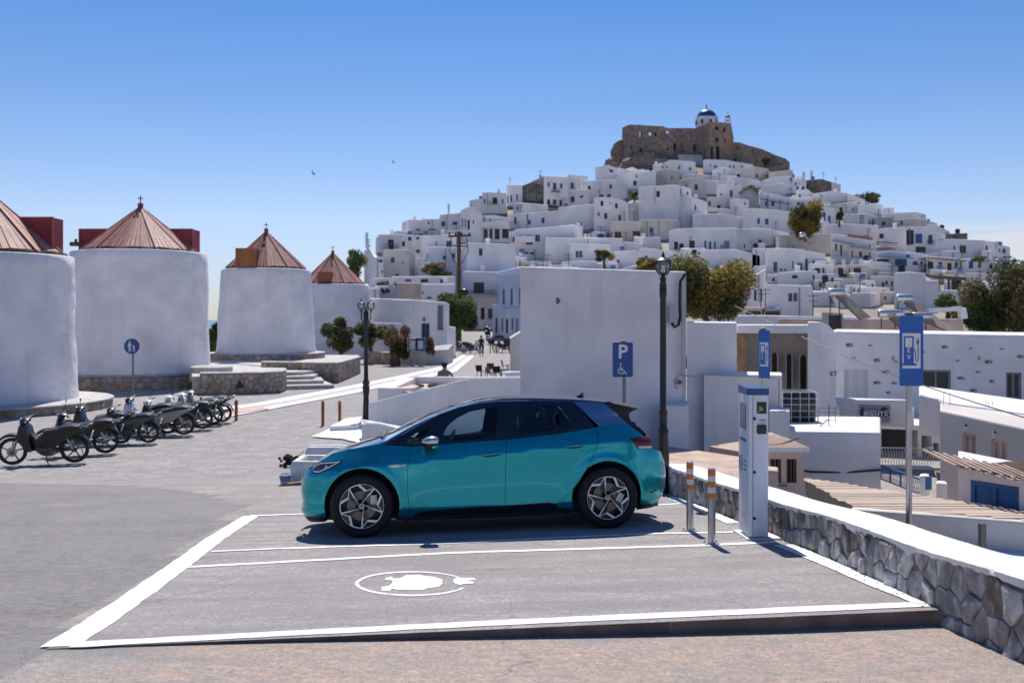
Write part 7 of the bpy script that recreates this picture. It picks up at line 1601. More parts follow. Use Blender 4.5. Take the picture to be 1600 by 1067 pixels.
b = MB(); b.lathe([(16.5 * k, -10 * k), (16.5 * k, 9 * k), (17.3 * k, 9.3 * k), (17.3 * k, 11 * k), (15 * k, 12 * k)], 32); b.build('drum', MT['plaster_town'], chp, smooth=40)
b = MB(); b.lathe([(15 * k * math.cos(R(a)), 11.5 * k + 13 * k * math.sin(R(a))) for a in range(0, 91, 9)], 32, cap=False); b.build('dome', MT['dome_blue'], chp, smooth=60)
b = MB(); b.lathe([(1.8 * k, 24 * k), (1.8 * k, 26 * k), (0, 27 * k)], 10); b.build('dome_finial', MT['dome_blue'], chp); b = MB(); b.bar((0, 0, 26 * k), (0, 0, 32.5 * k), 0.18); b.bar((-1.5 * k, 0, 29.5 * k), (1.5 * k, 0, 29.5 * k), 0.15); b.build('cross', MT['iron'], chp)
for a in range(0, 360, 45):
    b = MB(); r = R(a + 10); b.box((16.6 * k * math.cos(r), 16.6 * k * math.sin(r), 3 * k), (0.5, 0.5, 6 * k), rz=r); b.build('drum_window', MT['win_dark'], chp)
bt = empty('bell_tower', at(1137, 194, 241), 'small white bell arch with dark cap right of the church dome', 'bell tower'); k = 241 / F; b = MB()
for s in (-1, 1): b.box((s * 3.6 * k, 0, 3.5 * k), (2.0 * k, 4 * k, 9 * k))
b.box((0, 0, 9.0 * k), (9.6 * k, 4 * k, 1.8 * k)); b.box((0, 0, -0.5 * k), (9.4 * k, 4 * k, 1.4 * k)); b.build('arch', MT['plaster_town'], bt)
b = MB(); b.lathe([(3.8 * k, 9.8 * k), (3.2 * k, 12.3 * k), (1.2 * k, 14 * k), (0, 14.3 * k)], 14); b.build('cap', MT['dome_blue'], bt, smooth=50); b = MB(); b.bar((0, 0, 14 * k), (0, 0, 18 * k), 0.12); b.bar((-k, 0, 16.5 * k), (k, 0, 16.5 * k), 0.1); b.build('cross', MT['iron'], bt)
b = MB(); b.lathe([(0.9 * k, 6.5 * k), (1.6 * k, 3.6 * k), (0, 3.7 * k)], 10); b.build('bell', MT['iron'], bt)
# ------------------------------------------------------------ buildings near the square and below the parking wall
def NB(label, pts, zb, m='plaster', wins=(), cat='building', name='building', **kw):
    return house(name, pts, zb, MT[m], wins, label=label, cat=cat, **kw)
def adopt(o, root):
    o.parent = root; o.matrix_parent_inverse = Matrix.Translation(-Vector(root.location)); return o
def pipe(root, nm, pts, r, m, n=8): b = MB(); b.tube(pts, r, n); return adopt(b.build(nm, m, smooth=50), root)
def cyln(root, nm, c, r, th, m, n=20): b = MB(); b.lathe([(0.001, -th), (r * 0.9, -th), (r, -th * 0.7), (r, 0.02)], n, c=tuple(c), axis='Y'); return adopt(b.build(nm, m, smooth=40), root)
MT['vent_grey'] = mat('vent_grey', (0.16, 0.15, 0.15), 0.7); MT['box_grey'] = mat('meter_box', (0.45, 0.43, 0.44), 0.6); MT['wall_pink'] = MT['plaster_pink']
big = NB('large blank white building behind the car and the disabled parking sign', [(813, 416, 25), (1066, 424, 28), (1072, 424, 27.9)], -4.2, chamf=0.07, back=7)
yb_ = lambda px: lerp(25, 28, (px - 813) / 253)
cyln(big, 'round_vent', at(870, 470, yb_(870) - 0.02), 0.09, 0.05, MT['vent_grey']); pipe(big, 'wire', [at(872, 420, yb_(872) - .03), at(872, 466, yb_(872) - .03)], 0.012, MT['box_grey'])
a, c = at(1045, 478, 27.6), at(1057, 504, 27.6); b = MB(); b.box2((a.x, 27.45, c.z), (c.x, 27.85, a.z)); adopt(b.build('meter_box', MT['box_grey']), big)
pipe(big, 'cable', [at(1071, 428, 27.75), at(1063, 440, 27.75), at(1062, 470, 27.7), at(1063, 495, 27.7), at(1060, 508, 27.65), at(1054, 511, 27.6), at(1050, 505, 27.55)], 0.045, MT['iron'])
pipe(big, 'conduit', [at(1065, 445, 27.8), at(1065, 585, 27.8)], 0.02, MT['box_grey'])
cyln(big, 'round_vent', at(1061.5, 597, 27.8), 0.07, 0.05, MT['vent_grey'])
b = MB(); a, c = at(813, 422, 24.97), at(1066, 430, 27.97); b.bar(a, c, 0.03, 0.05); adopt(b.build('ledge', MT['plaster']), big)
lw = NB('lower white building stepping down right of the large blank one', [(1073, 503, 28.2), (1151, 504, 28.9)], -4.4, chamf=0.06, back=6)
l2_ = NB('lowest white wall with a thin cable running along it, left of the water tank', [(1100, 584, 28.0), (1151, 584, 28.1), (1222, 586, 28.6)], -4.6, chamf=0.06, back=1.6)
pipe(l2_, 'cable', [at(1058, 608, 27.8), at(1055, 595, 27.8), at(1062, 586, 27.8), at(1085, 588, 27.8), at(1105, 585, 27.8), at(1150, 587, 27.9), at(1200, 588, 28.2), at(1217, 592, 28.3), at(1218, 660, 28.3), at(1226, 672, 28.4)], 0.022, MT['box_grey'])
NB('small white step at the end of the lowest white wall', [(1202, 641, 27.5), (1234, 642, 27.6)], -4.6, chamf=0.05, back=1.2)
NB('low white base block under the large blank building', [(1040, 634, 26.6), (1072, 634, 27.0), (1076, 631, 27.1)], -4.3, chamf=0.04, back=1)
# slanting wall of the sunken stair, with the little court behind it
def wallrun(label, tops, zb, th, m='plaster', name='garden_wall'):
    P = [at(px, py, Y) for px, py, Y in tops]; rings = []
    for i, p in enumerate(P):
        d = P[min(i + 1, len(P) - 1)] - P[max(i - 1, 0)]; d.z = 0; d.normalize(); nn = Vector((-d.y, d.x, 0))
        if nn.y < 0: nn = -nn
        f, bk = p, p + nn * th; rings.append([Vector((f.x, f.y, zb)), Vector((f.x, f.y, p.z - 0.04)), f + nn * 0.03, bk - nn * 0.03, Vector((bk.x, bk.y, p.z - 0.04)), Vector((bk.x, bk.y, zb))])
    dense = []
    for a_, c_ in zip(rings, rings[1:]):
        for k in range(10): dense.append([u.lerp(v, k / 10) for u, v in zip(a_, c_)])
    dense.append(rings[-1]); o = P[0].copy(); o.z = zb
    for i, r in enumerate(dense):
        for j in (1, 2, 3, 4): r[j] = r[j] + Vector((0, 0, 0.012 * noise.noise(r[j] * 1.7)))
    b = MB(); b.loft([[v - o for v in r] for r in dense]); return b.build(name, MT[m], smooth=30, label=label, cat='wall', loc=o)
wallrun('slanting white wall rising from the double lamp post towards the large white building', [(576, 629, 30), (655, 609, 28.7), (735, 590, 27.4)], -4.2, 0.28)
wallrun('straight white wall between the slanting wall and the large white building', [(734, 589, 27.3), (813, 588, 25.6)], -4.2, 0.28)
wallrun('far white wall of the sunken court, nearly level', [(631, 588.5, 36), (738, 589.5, 34.5)], -4, 0.3); wallrun('short near white wall of the sunken court', [(590, 606, 32.5), (668, 606, 31.5)], -4, 0.35)
flat('court_floor', [at(616, 604, 33), at(640, 590, 36.5), at(736, 590, 35), at(736, 592, 28.5), at(660, 606, 30)], -2.42, MT['plaster_pink'], 0.1, kind='structure')
b = MB(); P = [at(592, 605.5, 32.8), at(616, 605.5, 32.8), at(652, 589.5, 36), at(631, 588.8, 36)]; b.loft([[p + Vector((0, 0, -1.5)) for p in P], P]); b.build('white_ledge', MT['plaster'], label='broad white sloping ledge along the left side of the sunken court', cat='ledge')
g = at(665, 601, 32); b = MB()
for i in range(26):
    a_ = rnd.uniform(-0.9, 0.9); L_ = rnd.uniform(0.3, 0.6); p0_ = Vector((0, 0, 0.05)); p1_ = p0_ + Vector((math.cos(a_) * L_ * rnd.choice([-1, 1]), math.sin(a_) * L_, rnd.uniform(-.02, .22))); b.tube([p0_, (p0_ + p1_) / 2 + Vector((0, 0, .05)), p1_], [.02, .03, .004], 4)
b.build('dead_palm_frond', MT['wood'], label='dry brown palm frond lying in the sunken court', cat='palm frond', loc=(g.x, g.y, -2.42))
# white corner block, painted ground and step by the lamp post
NB('rounded white corner block behind the bonnet of the car', [(565, 661, 26.6), (572, 659, 25.9), (590, 659.5, 25.0), (612, 665, 24.2), (630, 673, 23.6), (660, 680, 23.2)], -4.0, cat='wall', name='garden_wall', chamf=0.06, back=1.2)
def gsheet(nm, pxs, m, lift): P = [ground(*p) for p in pxs]; return sheet(nm, P, lambda x, y: street(x, y) + lift, MT[m], 0.5, 0.04, 0.15, kind='structure')
gsheet('whitewashed_ground', [(487, 683), (520, 668), (566, 655), (568, 690), (560, 692), (535, 686)], 'white_paint', 0.02)
P = [ground(515, 674), ground(560, 672), ground(566, 658), ground(540, 661)]; b = MB(); b.loft([[p + Vector((0, 0, -0.3)) for p in P], [p + Vector((0, 0, 0.16)) for p in P]]); b.build('white_step', MT['plaster'], label='low whitewashed step left of the rounded corner block', cat='step')
def rim_box(label, x0, x1, y0, y1, zt, zb, th, fill, r=0.05):
    o = Vector(((x0 + x1) / 2, (y0 + y1) / 2, zb)); t = empty('planter', o, label, 'planter'); b = MB()
    def seg(a, c, e, f):
        b.loft([[(a, c, zb), (e, c, zb), (e, f, zb), (a, f, zb)], [(a, c, zt - r), (e, c, zt - r), (e, f, zt - r), (a, f, zt - r)], [(a + r * .5, c + r * .5, zt), (e - r * .5, c + r * .5, zt), (e - r * .5, f - r * .5, zt), (a + r * .5, f - r * .5, zt)]])
    seg(x0, y0, x1, y0 + th); seg(x0, y1 - th, x1, y1); seg(x0, y0 + th + .002, x0 + th, y1 - th - .002); seg(x1 - th, y0 + th + .002, x1, y1 - th - .002)
    adopt(b.build('rim', MT['limewash_cap'], smooth=30), t); b = MB(); rr = random.Random(3)
    for k in range(90): b.ball((rr.uniform(x0 + th, x1 - th), rr.uniform(y0 + th, y1 - th), zt - 0.12 + rr.uniform(0, .05)), rr.uniform(.02, .05), 4)
    adopt(b.build('gravel', fill, kind='stuff'), t); return t
p = ground(454, 756); rim_box('white planter box with pale gravel beside the paint bucket', p.x, p.x + 0.95, p.y, p.y + 0.9, p.z + 0.40, p.z - 0.1, 0.14, MT['field_c'])
p = ground(480, 722); rim_box('long low white planter wall behind the nose of the car', p.x - 0.05, p.x + 1.25, p.y, p.y + 0.5, p.z + 0.33, p.z - 0.1, 0.2, MT['field_c'], 0.1)
# roofs and houses below the wall
MT['tan_roof'] = mat('tan_screed_roof', (0.48, 0.35, 0.27), 0.9, var=0.25, vscale=1.6, bump=0.4, bscale=10, stain=((0.6, 0.55, 0.5), 1.5, 0.58, (1, 1, 1), 0.5))
def slab_roof(label, pxs, z, t, m='tan_roof', cat='roof', name='flat_roof'):
    P = [Vector(((px - 800) / F * (-z * F / (py - HZ)), -z * F / (py - HZ), 0)) for px, py in pxs]; o = Vector((P[0].x, P[0].y, z)); b = MB()
    b.loft([[(p.x - o.x, p.y - o.y, -t) for p in P], [(p.x - o.x, p.y - o.y, 0) for p in P]]); return b.build(name, MT[m], label=label, cat=cat, loc=o)
slab_roof('tan flat roof sheet just beyond the parking wall, below the lamp post', [(1030, 702), (1045, 697), (1160, 714), (1230, 728), (1230, 760), (1080, 760), (1020, 730)], -3.35, 2.5)
slab_roof('small tan roof slab in front of the lowest white wall', [(1108, 697), (1152, 690), (1215, 688), (1222, 704), (1160, 706)], -3.25, 0.12)
zh = -2.75; vh = empty('vent_hut', (0, 0, 0), 'small white hut with two slatted openings and a tan hipped roof', 'hut')
hx0, hx1, hy = X_(1186, 19.3), X_(1256, 19.3), 19.3; fc = lambda: None
b = MB(); wz0, wz1 = (HZ - 775) / F * 19.3, (HZ - 705) / F * 19.3; xs_ = [hx0, X_(1203, hy), X_(1221, hy), X_(1229, hy), X_(1245, hy), hx1]; za, zc2 = (HZ - 754) / F * hy, (HZ - 717) / F * hy
for i in range(5):
    if i in (1, 3): b.box2((xs_[i], hy, wz0 - .6), (xs_[i + 1], hy + .12, za)); b.box2((xs_[i], hy, zc2), (xs_[i + 1], hy + .12, wz1))
    else: b.box2((xs_[i], hy, wz0 - .6), (xs_[i + 1], hy + .12, wz1))
b.box2((hx0, hy + .12, wz0 - .6), (hx0 + .1, hy + .9, wz1)); b.box2((hx1 - .1, hy + .12, wz0 - .6), (hx1, hy + .9, wz1)); b.build('wall', MT['plaster_pink'], vh)
b = MB(); b.box2((xs_[1] - .02, hy + .3, za - .1), (xs_[4] + .05, hy + .32, zc2 + .1)); b.build('dark_interior', MT['win_dark'], vh)  # dark sheet gives the hut's unlit inside by colour
for i in (1, 3):
    for k in range(3): b = MB(); xx = lerp(xs_[i], xs_[i + 1], (k + .5) / 3); b.box2((xx - .02, hy + .05, za), (xx + .02, hy + .09, zc2)); b.build('slat', MT['wood'], vh)
b = MB(); e0, e1, f0, f1 = hx0 - .1, hx1 + .08, hy - .1, hy + 1.0; b.loft([[(e0, f0, wz1), (e1, f0, wz1), (e1, f1, wz1), (e0, f1, wz1)], [(e0, f0, wz1 + .09), (e1, f0, wz1 + .09), (e1, f1, wz1 + .09), (e0, f1, wz1 + .09)]]); b.build('fascia', MT['plaster'], vh)
b = MB(); b.loft([[(e0, f0, wz1 + .09), (e1, f0, wz1 + .09), (e1, f1, wz1 + .09), (e0, f1, wz1 + .09)], [(e0 + .1, f0 + .4, wz1 + .28), (e1 - .55, f0 + .45, wz1 + .3), (e1 - .55, f1 - .3, wz1 + .3), (e0 + .1, f1 - .3, wz1 + .28)]]); b.build('roof', MT['tan_roof'], vh)
b = MB(); b.tube([(e0, f0 + .05, wz1 + .1), ((e0 + e1) / 2, f0 + .12, wz1 + .14), (e1 - .12, f0 + .3, wz1 + .24)], 0.012, 5); b.build('roof_cable', MT['iron'], vh)
NB('low pinkish chimney stub in front of the slatted hut', [(1184, 733, 17.6), (1216, 735, 17.6)], -4.2, 'plaster_pink', cat='chimney', name='chimney', back=0.5, chamf=0.04)
blk = NB('plain white block with a flat lit roof carrying the water tank', [(1227, 673, 28), (1376, 675, 27)], -6.2, chamf=0.07, back=4.5)
pipe(blk, 'cable', [at(1228, 728, 27.9), at(1265, 737, 27.7), at(1320, 738, 27.4), at(1376, 734, 26.9)], 0.03, MT['iron'])
# water tank in its cage
Yt = 30.2; a, c = at(1223, 613, Yt), at(1277, 662, Yt); tk = empty('water_tank', ((a.x + c.x) / 2, Yt, c.z - .14), 'black water tank in a white wire cage on a pallet', 'water tank'); W_, Hh = c.x - a.x, a.z - c.z
b = MB(); b.loft([[(sx * W_ / 2 * k, sy * W_ / 2 * k + W_ / 2, z) for sx, sy in ((-1, -.85), (-.85, -1), (.85, -1), (1, -.85), (1, .85), (.85, 1), (-.85, 1), (-1, .85))] for z, k in ((.15, .9), (.2, .97), (.1 + Hh * .95, .97), (.13 + Hh, .9))]); b.build('tank', MT['vinyl'], tk, smooth=40)
for k in range(6): 
    z = .16 + Hh * k / 5.1; b = MB(); q = W_ / 2 + .01; b.tube([(-q, 0, z), (q, 0, z), (q, W_, z), (-q, W_, z)], .009, 5, closed=True); b.build('cage_bar', MT['sign_white'], tk)
for k in range(5):
    x = lerp(-W_ / 2 - .01, W_ / 2 + .01, k / 4); b = MB(); b.bar((x, -.012, .15), (x, -.012, .16 + Hh), .016); b.build('cage_bar', MT['sign_white'], tk)
for k in range(4): b = MB(); y = lerp(0, W_, k / 3); b.bar((-W_ / 2 - .012, y, .15), (-W_ / 2 - .012, y, .16 + Hh), .016); b.build('cage_bar', MT['sign_white'], tk)
b = MB(); b.box((0, W_ / 2, .12), (W_ * 1.02, W_ * 1.02, .05))
for sx in (-.42, 0, .42): b.box((sx * W_, W_ / 2, .04), (.12, W_, .1))
b.build('pallet', MT['box_grey'], tk)
a = at(1290, 670, 29); an = empty('aerial', a, 'small television aerial standing on the white block beside the tank', 'aerial'); b = MB(); b.bar((0.1, 0, 0), (0.1, 0, .75), .02); b.bar((0.1, 0, .3), (-.35, 0, -.05), .02); b.build('mast', MT['iron'], an)
for z in (.25, .38, .5, .62): b = MB(); b.bar((-.22, 0, z), (.3, 0, z + .01), .012); b.build('element', MT['iron'], an)
for x in (-.22, .3): b = MB(); b.bar((x, 0, .2), (x, 0, .68), .012); b.build('element', MT['iron'], an)
# planked roof
MT['plank_a'] = mat('sun_bleached_plank', (0.50, 0.40, 0.33), 0.85, var=0.25, vscale=2.5, stretch=(0.3, 4, 4), bump=0.3, bscale=12); MT['plank_b'] = mat('browner_plank', (0.43, 0.32, 0.25), 0.85, var=0.3, vscale=2.5, stretch=(0.3, 4, 4), bump=0.3, bscale=12)
pr_ = empty('plank_roof', (10, 23, -4.25), 'pale plank-covered roof below the parking wall', 'roof'); k = 0; y = 20.0
while y < 25.2:
    x0_ = 7.6 + max(0, (21.3 - y) / .42) + rnd.uniform(-.05, .05); xx = x0_; xe = 7.85 + (25.2 - y) * .79 + (1.5 if y < 20.9 else 0)
    while xx < xe:
        L_ = min(xe - xx, rnd.uniform(1.6, 3.6)); b = MB(); b.box((xx + L_ / 2 - 10, y + .1 - 23, 0.02 + 0.012 * math.sin(k)), (L_ - .01, .18, .035)); b.build('plank', MT['plank_a' if rnd.random() < .6 else 'plank_b'], pr_); xx += L_
    y += .215; k += 1
b = MB(); b.loft([[(-2.3, -1.6, z), (.8, -2.95, z), (2.6, -3.1, z), (1.3, -2.1, z), (-2.15, 2.2, z), (-2.3, 2.2, z)] for z in (-2.8, -.02)]); b.build('roof_deck', MT['plaster_cream'], pr_)
NB('long stained white wall under the front edge of the plank roof', [(1331, 795, 21.2), (1600, 815, 19.9), (1760, 828, 19.2)], -5.35, 'plaster_cream', chamf=0.04, back=.3, cat='wall', name='garden_wall')
slab_roof('pale blue-grey lower roof beyond the end of the parking wall', [(1440, 900), (1490, 846), (1600, 856), (1760, 868), (1760, 960)], -4.85, 2.6, 'plaster_blue')
b = MB(); a = at(1535, 856, 15); hh = 38 / F * 15; b.box2((-.045, -.03, -.3), (.045, -.025, hh)); b.box2((-.045, -.03, -.3), (-.04, .05, hh)); b.box2((.04, -.03, -.3), (.045, .05, hh)); b.build('steel_post', MT['pole_grey'], label='rusted steel channel post standing behind the right end of the wall', cat='post', loc=a)
# blue mesh railing and white pillars
rl = empty('blue_railing', at(1378, 732, 26), 'blue mesh railing descending right of the white block', 'railing'); A0, A1 = at(1376, 727, 27.5), at(1442, 750, 24.5); dz = Vector((0, 0, -.38))
for q0, q1, w in ((A0, A1, .04), (A0 + dz, A1 + dz, .03)): b = MB(); b.bar(q0, q1, w); adopt(b.build('rail', MT['win_blue']), rl)
for k in range(5): p = A0.lerp(A1, k / 4); b = MB(); b.bar(p, p + dz, .035); adopt(b.build('upright', MT['win_blue']), rl)
b = MB()
for k in range(26): p, q = A0.lerp(A1, k / 26), A0.lerp(A1, (k + 1) / 26); b.bar(p, q + dz, .008); b.bar(q, p + dz, .008)
adopt(b.build('mesh', MT['win_blue'], kind='stuff'), rl)
NB('white gate pillar with the blue door beside it, left one', [(1437, 743, 24), (1452, 743, 24)], -5.5, cat='pillar', name='pillar', back=.4, chamf=.05); NB('white gate pillar right of the blue door', [(1463, 754, 23), (1480, 755, 23)], -5.5, cat='pillar', name='pillar', back=.4, chamf=.05)
b = MB(); a, c = at(1447, 745, 23.6), at(1456, 765, 23.6); b.box2((a.x, 23.6, c.z), (c.x, 23.65, a.z)); b.build('gate', MT['win_blue'], label='small blue gate between the two white pillars', cat='gate')
# building with the balcony sign
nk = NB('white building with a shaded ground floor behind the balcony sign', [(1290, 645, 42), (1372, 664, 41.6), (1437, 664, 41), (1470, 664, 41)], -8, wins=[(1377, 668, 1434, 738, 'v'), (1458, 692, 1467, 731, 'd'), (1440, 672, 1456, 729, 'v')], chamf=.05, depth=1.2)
bal = NB('white balcony parapet carrying the grey framed sign', [(1297, 624, 40), (1424, 624.5, 38.6), (1428, 640, 38.6)], (HZ - 664) / F * 39.5, cat='balcony', name='balcony', chamf=.05, back=1.2)
a, c = at(1340, 631, 39.35), at(1393, 660, 38.85); sg = empty('shop_sign', (a + c) / 2, 'grey picture sign with Greek lettering on the white balcony', 'sign'); w_, h_ = (c - a).x, a.z - c.z; Ms = Matrix.Rotation(math.atan2(c.y - a.y, c.x - a.x), 4, 'Z') @ FRONT((0, -.08, 0))
MT['sign_grey'] = mat('sign_grey', (0.27, 0.28, 0.33), 0.5)
b = MB(); flatart(b, [rectp(-w_ / 2, -h_ / 2, w_ / 2, h_ / 2)], Ms, -.03, .0); b.build('panel', MT['sign_grey'], sg); b = MB(); flatart(b, [rectp(-w_ * .24, -h_ * .2, w_ * .5, h_ * .08)], Ms, .002, .006); b.build('black_strip', MT['black_plastic'], sg)
text3('lettering', 'ΝΙΚΗΤΑΣ', h_ * .36, MT['sign_white'], Ms @ Matrix.Translation((w_ * .12, -h_ * .06, .008)), sg, .002, bold=.02)
b = MB(); flatart(b, [[(-w_ * .42, -h_ * .3), (-w_ * .36, -h_ * .3), (-w_ * .3, h_ * .1), (-w_ * .38, h_ * .4), (-w_ * .47, h_ * .05)], [(w_ * .15, h_ * .2), (w_ * .3, h_ * .42), (w_ * .46, h_ * .3), (w_ * .3, h_ * .15)], rectp(-w_ * .25, h_ * .22, w_ * .12, h_ * .26)], Ms, .002, .005); b.build('silhouettes', MT['ink'], sg)
r_ = empty('white_railing', at(1378, 698, 38), 'white bowed iron railing before the shaded ground floor', 'railing')
for k in range(19): x = 1378 + k * 4.4; p = at(x, 699, 38.5); b = MB(); b.tube([p, p + Vector((0, -.12, -.3)), p + Vector((0, -.05, -.72))], .014, 4); adopt(b.build('baluster', MT['sign_white']), r_)
b = MB(); b.bar(at(1376, 699, 38.5), at(1459, 700, 38.5), .04); b.bar(at(1376, 728, 38.5), at(1459, 728, 38.5), .04); adopt(b.build('rail', MT['sign_white']), r_)
NB('white plinth wall under the bowed railing', [(1376, 729, 38.6), (1476, 730, 38.0), (1500, 742, 37)], -8, cat='wall', name='garden_wall', chamf=.04, back=1)
# stone-dotted white house
dot = NB('long white house dotted with dark facing stones behind the nearer charging sign', [(1303, 517, 46), (1425, 520, 45.2), (1600, 523, 44), (1760, 526, 43)], -7, wins=[(1440, 578, 1486, 617, 'g'), (1572, 582, 1625, 624, 'g'), (1319, 577, 1357, 626, 'fs')], chamf=.12, back=8, depth=.25)
for X, Y, w, h in [(390, 398, 56, 28), (532, 400, 30, 12), (418, 487, 28, 11), (270, 510, 32, 28), (582, 502, 46, 28), (690, 490, 16, 26), (645, 583, 56, 24), (582, 658, 56, 22), (700, 660, 42, 18), (225, 718, 34, 18), (660, 727, 32, 20), (1052, 410, 48, 24), (1230, 422, 22, 12), (1447, 422, 30, 12), (1577, 477, 46, 22), (1140, 505, 26, 12), (1287, 490, 16, 28), (1358, 514, 64, 28), (1283, 583, 38, 14), (1165, 626, 54, 22), (1378, 648, 34, 24), (1252, 712, 54, 26), (905, 446, 18, 12), (710, 512, 24, 14), (112, 490, 14, 10)]:
    px, py = 1240 + X / 4.444, 450 + Y / 4.444
    if px < 1306: continue
    Yw = interp([(1303, 46), (1425, 45.2), (1600, 44)], px) - .02; c = at(px, py, Yw); k = Yw / F / 4.444 / 2; b = MB(); b.ball((0, 0, 0), 1, 6)
    for i, v in enumerate(b.v): q = 1 + .25 * noise.noise(Vector(v) * 1.5 + Vector((X, Y, 0))); b.v[i] = (v[0] * w * k * q, v[1] * .06, v[2] * h * k * q)
    adopt(b.build('facing_stone', MT['rubble_b'], smooth=50, loc=c), dot)
b = MB(); a, c = at(1289, 578, 39), at(1304, 600, 39)
ar = NB('white building with a shaded porch and pointed arches above the water tank', [(1152, 516, 40), (1165, 516, 40), (1262, 510, 39.5)], -6.5, 'plaster_grey', chamf=.05, back=3)  # grey render puts the porch shade into this white building's wall colour
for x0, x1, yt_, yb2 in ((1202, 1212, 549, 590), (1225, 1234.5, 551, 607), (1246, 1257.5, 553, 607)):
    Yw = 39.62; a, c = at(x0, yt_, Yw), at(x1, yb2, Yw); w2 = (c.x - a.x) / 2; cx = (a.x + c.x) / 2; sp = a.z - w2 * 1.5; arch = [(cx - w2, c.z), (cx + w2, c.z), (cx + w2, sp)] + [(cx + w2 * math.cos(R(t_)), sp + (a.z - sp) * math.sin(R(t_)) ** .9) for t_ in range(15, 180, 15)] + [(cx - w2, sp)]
    b = MB(); b.prism(arch, Yw + .25, Yw + .3, lambda u, v, d: (u, d - .5, v)); d_ = adopt(b.build('arched_door', MT['cabin']), ar); b = MB(); b.tube([(u, Yw - .3, v) for u, v in arch[2:]] + [(cx - w2, Yw - .3, c.z)], .03, 6, cap=True); b.tube([(cx + w2, Yw - .3, sp), (cx + w2, Yw - .3, c.z)], .03, 6); adopt(b.build('arch_surround', MT['plaster_grey'], smooth=50), ar)  # dark panel set before the wall stands for the shaded arch opening
b = MB(); P = [at(1153, 508, 36.2), at(1264, 503, 35.6), at(1264, 503, 40), at(1150, 508, 41)]; z_ = P[0].z; b.loft([[Vector((p.x, p.y, z_ - .3)) for p in P], [Vector((p.x, p.y, z_)) for p in P]]); adopt(b.build('porch_roof', MT['plaster']), ar)
b = MB(); P0 = at(1152, 520, 38.8); b.box2((P0.x, 38.8, -4), (P0.x + .34, 39.8, z_ - .31)); adopt(b.build('stone_pier', MT['field_b']), ar)
rp = NB('tall white pier with a shoulder sloping down to the stone-dotted house', [(1262, 503, 36), (1283, 503, 36), (1296, 508, 36.4), (1306, 519, 37)], -6.5, chamf=.06, back=5)
a = at(1300, 583, 36.8); text3('house_letters', 'ΕΤ', .22, MT['ink'], FRONT((a.x - .12, 36.25, a.z)), None, .01, bold=.03); bpy.data.objects['house_letters'].parent = rp; bpy.data.objects['house_letters'].matrix_parent_inverse = Matrix.Translation(-Vector(rp.location))
NB('low white wall joining the arched building to the sign balcony', [(1280, 622, 37), (1300, 625, 37), (1312, 640, 37)], -6.5, chamf=.05, back=3)
# pinkish house with lanterns, its roof, the blue building with reed pergola
pk = NB('pale house with two wall lanterns and closed tan shutters at the right edge', [(1469, 641, 31), (1600, 669, 28), (1740, 695, 25.5)], -8, 'plaster_cream', [(1503, 677, 1525, 722, 'ns'), (1548, 687, 1573, 724, 'ns')], chamf=.06, back=4)
NB('white flat roof with a stepped parapet above the lantern house', [(1436, 616, 34.5), (1447, 619, 34.3), (1466, 623, 34), (1480, 628, 33.5), (1600, 645, 31.6), (1760, 668, 29)], -4.2, chamf=.09, back=5)
NB('raised block on the stepped white roof at the right edge', [(1440, 615, 37), (1500, 616, 36.6), (1515, 622, 36.5)], -4, chamf=.05, back=2)
for i, (px, py) in enumerate(((1541, 640), (1545, 640), (1550, 641), (1474, 628), (1484, 628))):
    a = at(px, py, 33); b = MB(); b.bar((0, 0, -.1), (rnd.uniform(-.02, .02), 0, .32), .014); b.build('rebar', MT['orange_wood'], label=['first of three close rusty rebar rods on the stepped white roof', 'middle one of three close rusty rebar rods on the stepped white roof', 'last of three close rusty rebar rods on the stepped white roof', 'left rod of the rusty pair near the charging sign pole', 'right rod of the rusty pair near the charging sign pole'][i], cat='rod', group='rusty rebar rods on the white roof', loc=a)
for px, py, Yw in ((1508, 668, 29.9), (1553, 679, 28.9)):
    c = at(px, py, Yw - .25); ln = empty('wall_lantern', c, 'black wall lantern above the left tan shutter' if px < 1530 else 'black wall lantern above the right tan shutter', 'lantern', 'wall lanterns of the pale house'); b = MB(); b.lathe([(.0, .14), (.09, .06), (.1, .05), (.02, .05)], 8); b.lathe([(.04, -.12), (.02, -.15), (0, -.16)], 8); b.bar((0, 0, .1), (.12, .2, .05), .03); b.build('bracket', MT['iron'], ln); b = MB(); b.lathe([(.07, .05), (.045, -.12)], 8); b.build('lamp_glass', MT['glass_lamp'], ln)
bb = NB('white building with a big blue wall panel at the lower right edge', [(1497, 729, 22.5), (1515, 732, 22.3), (1600, 752, 21.2), (1720, 778, 19.9)], -6, wins=[(1517, 745, 1592, 812, 'b'), (1603, 765, 1680, 830, 'b')], chamf=.04, back=3, depth=.06)
rf_ = empty('reed_pergola', at(1495, 726, 24), 'brown slatted pergola roof over the blue panelled building', 'pergola')
for k in range(26):
    t_ = k / 25; p = at(lerp(1492, 1600, 0) , 725, 24).lerp(at(1600, 748, 22.2), 0) ; q0 = at(lerp(1494, 1512, t_), lerp(726.5, 719, t_), lerp(22.4, 24.5, t_)); q1 = at(lerp(1640, 1720, t_), lerp(756, 727, t_), lerp(20.4, 22.8, t_)); b = MB(); b.bar(q0, q1, .05, .03); adopt(b.build('slat', MT['wood']), rf_)
for k in range(9):
    t_ = k / 8; q0 = at(lerp(1494, 1640, t_), lerp(728, 758, t_), lerp(22.3, 20.2, t_)); q1 = q0 + Vector((.35, 2.6, .02)); b = MB(); b.bar(q0, q1, .05, .05); adopt(b.build('rafter', MT['tan_roof']), rf_)
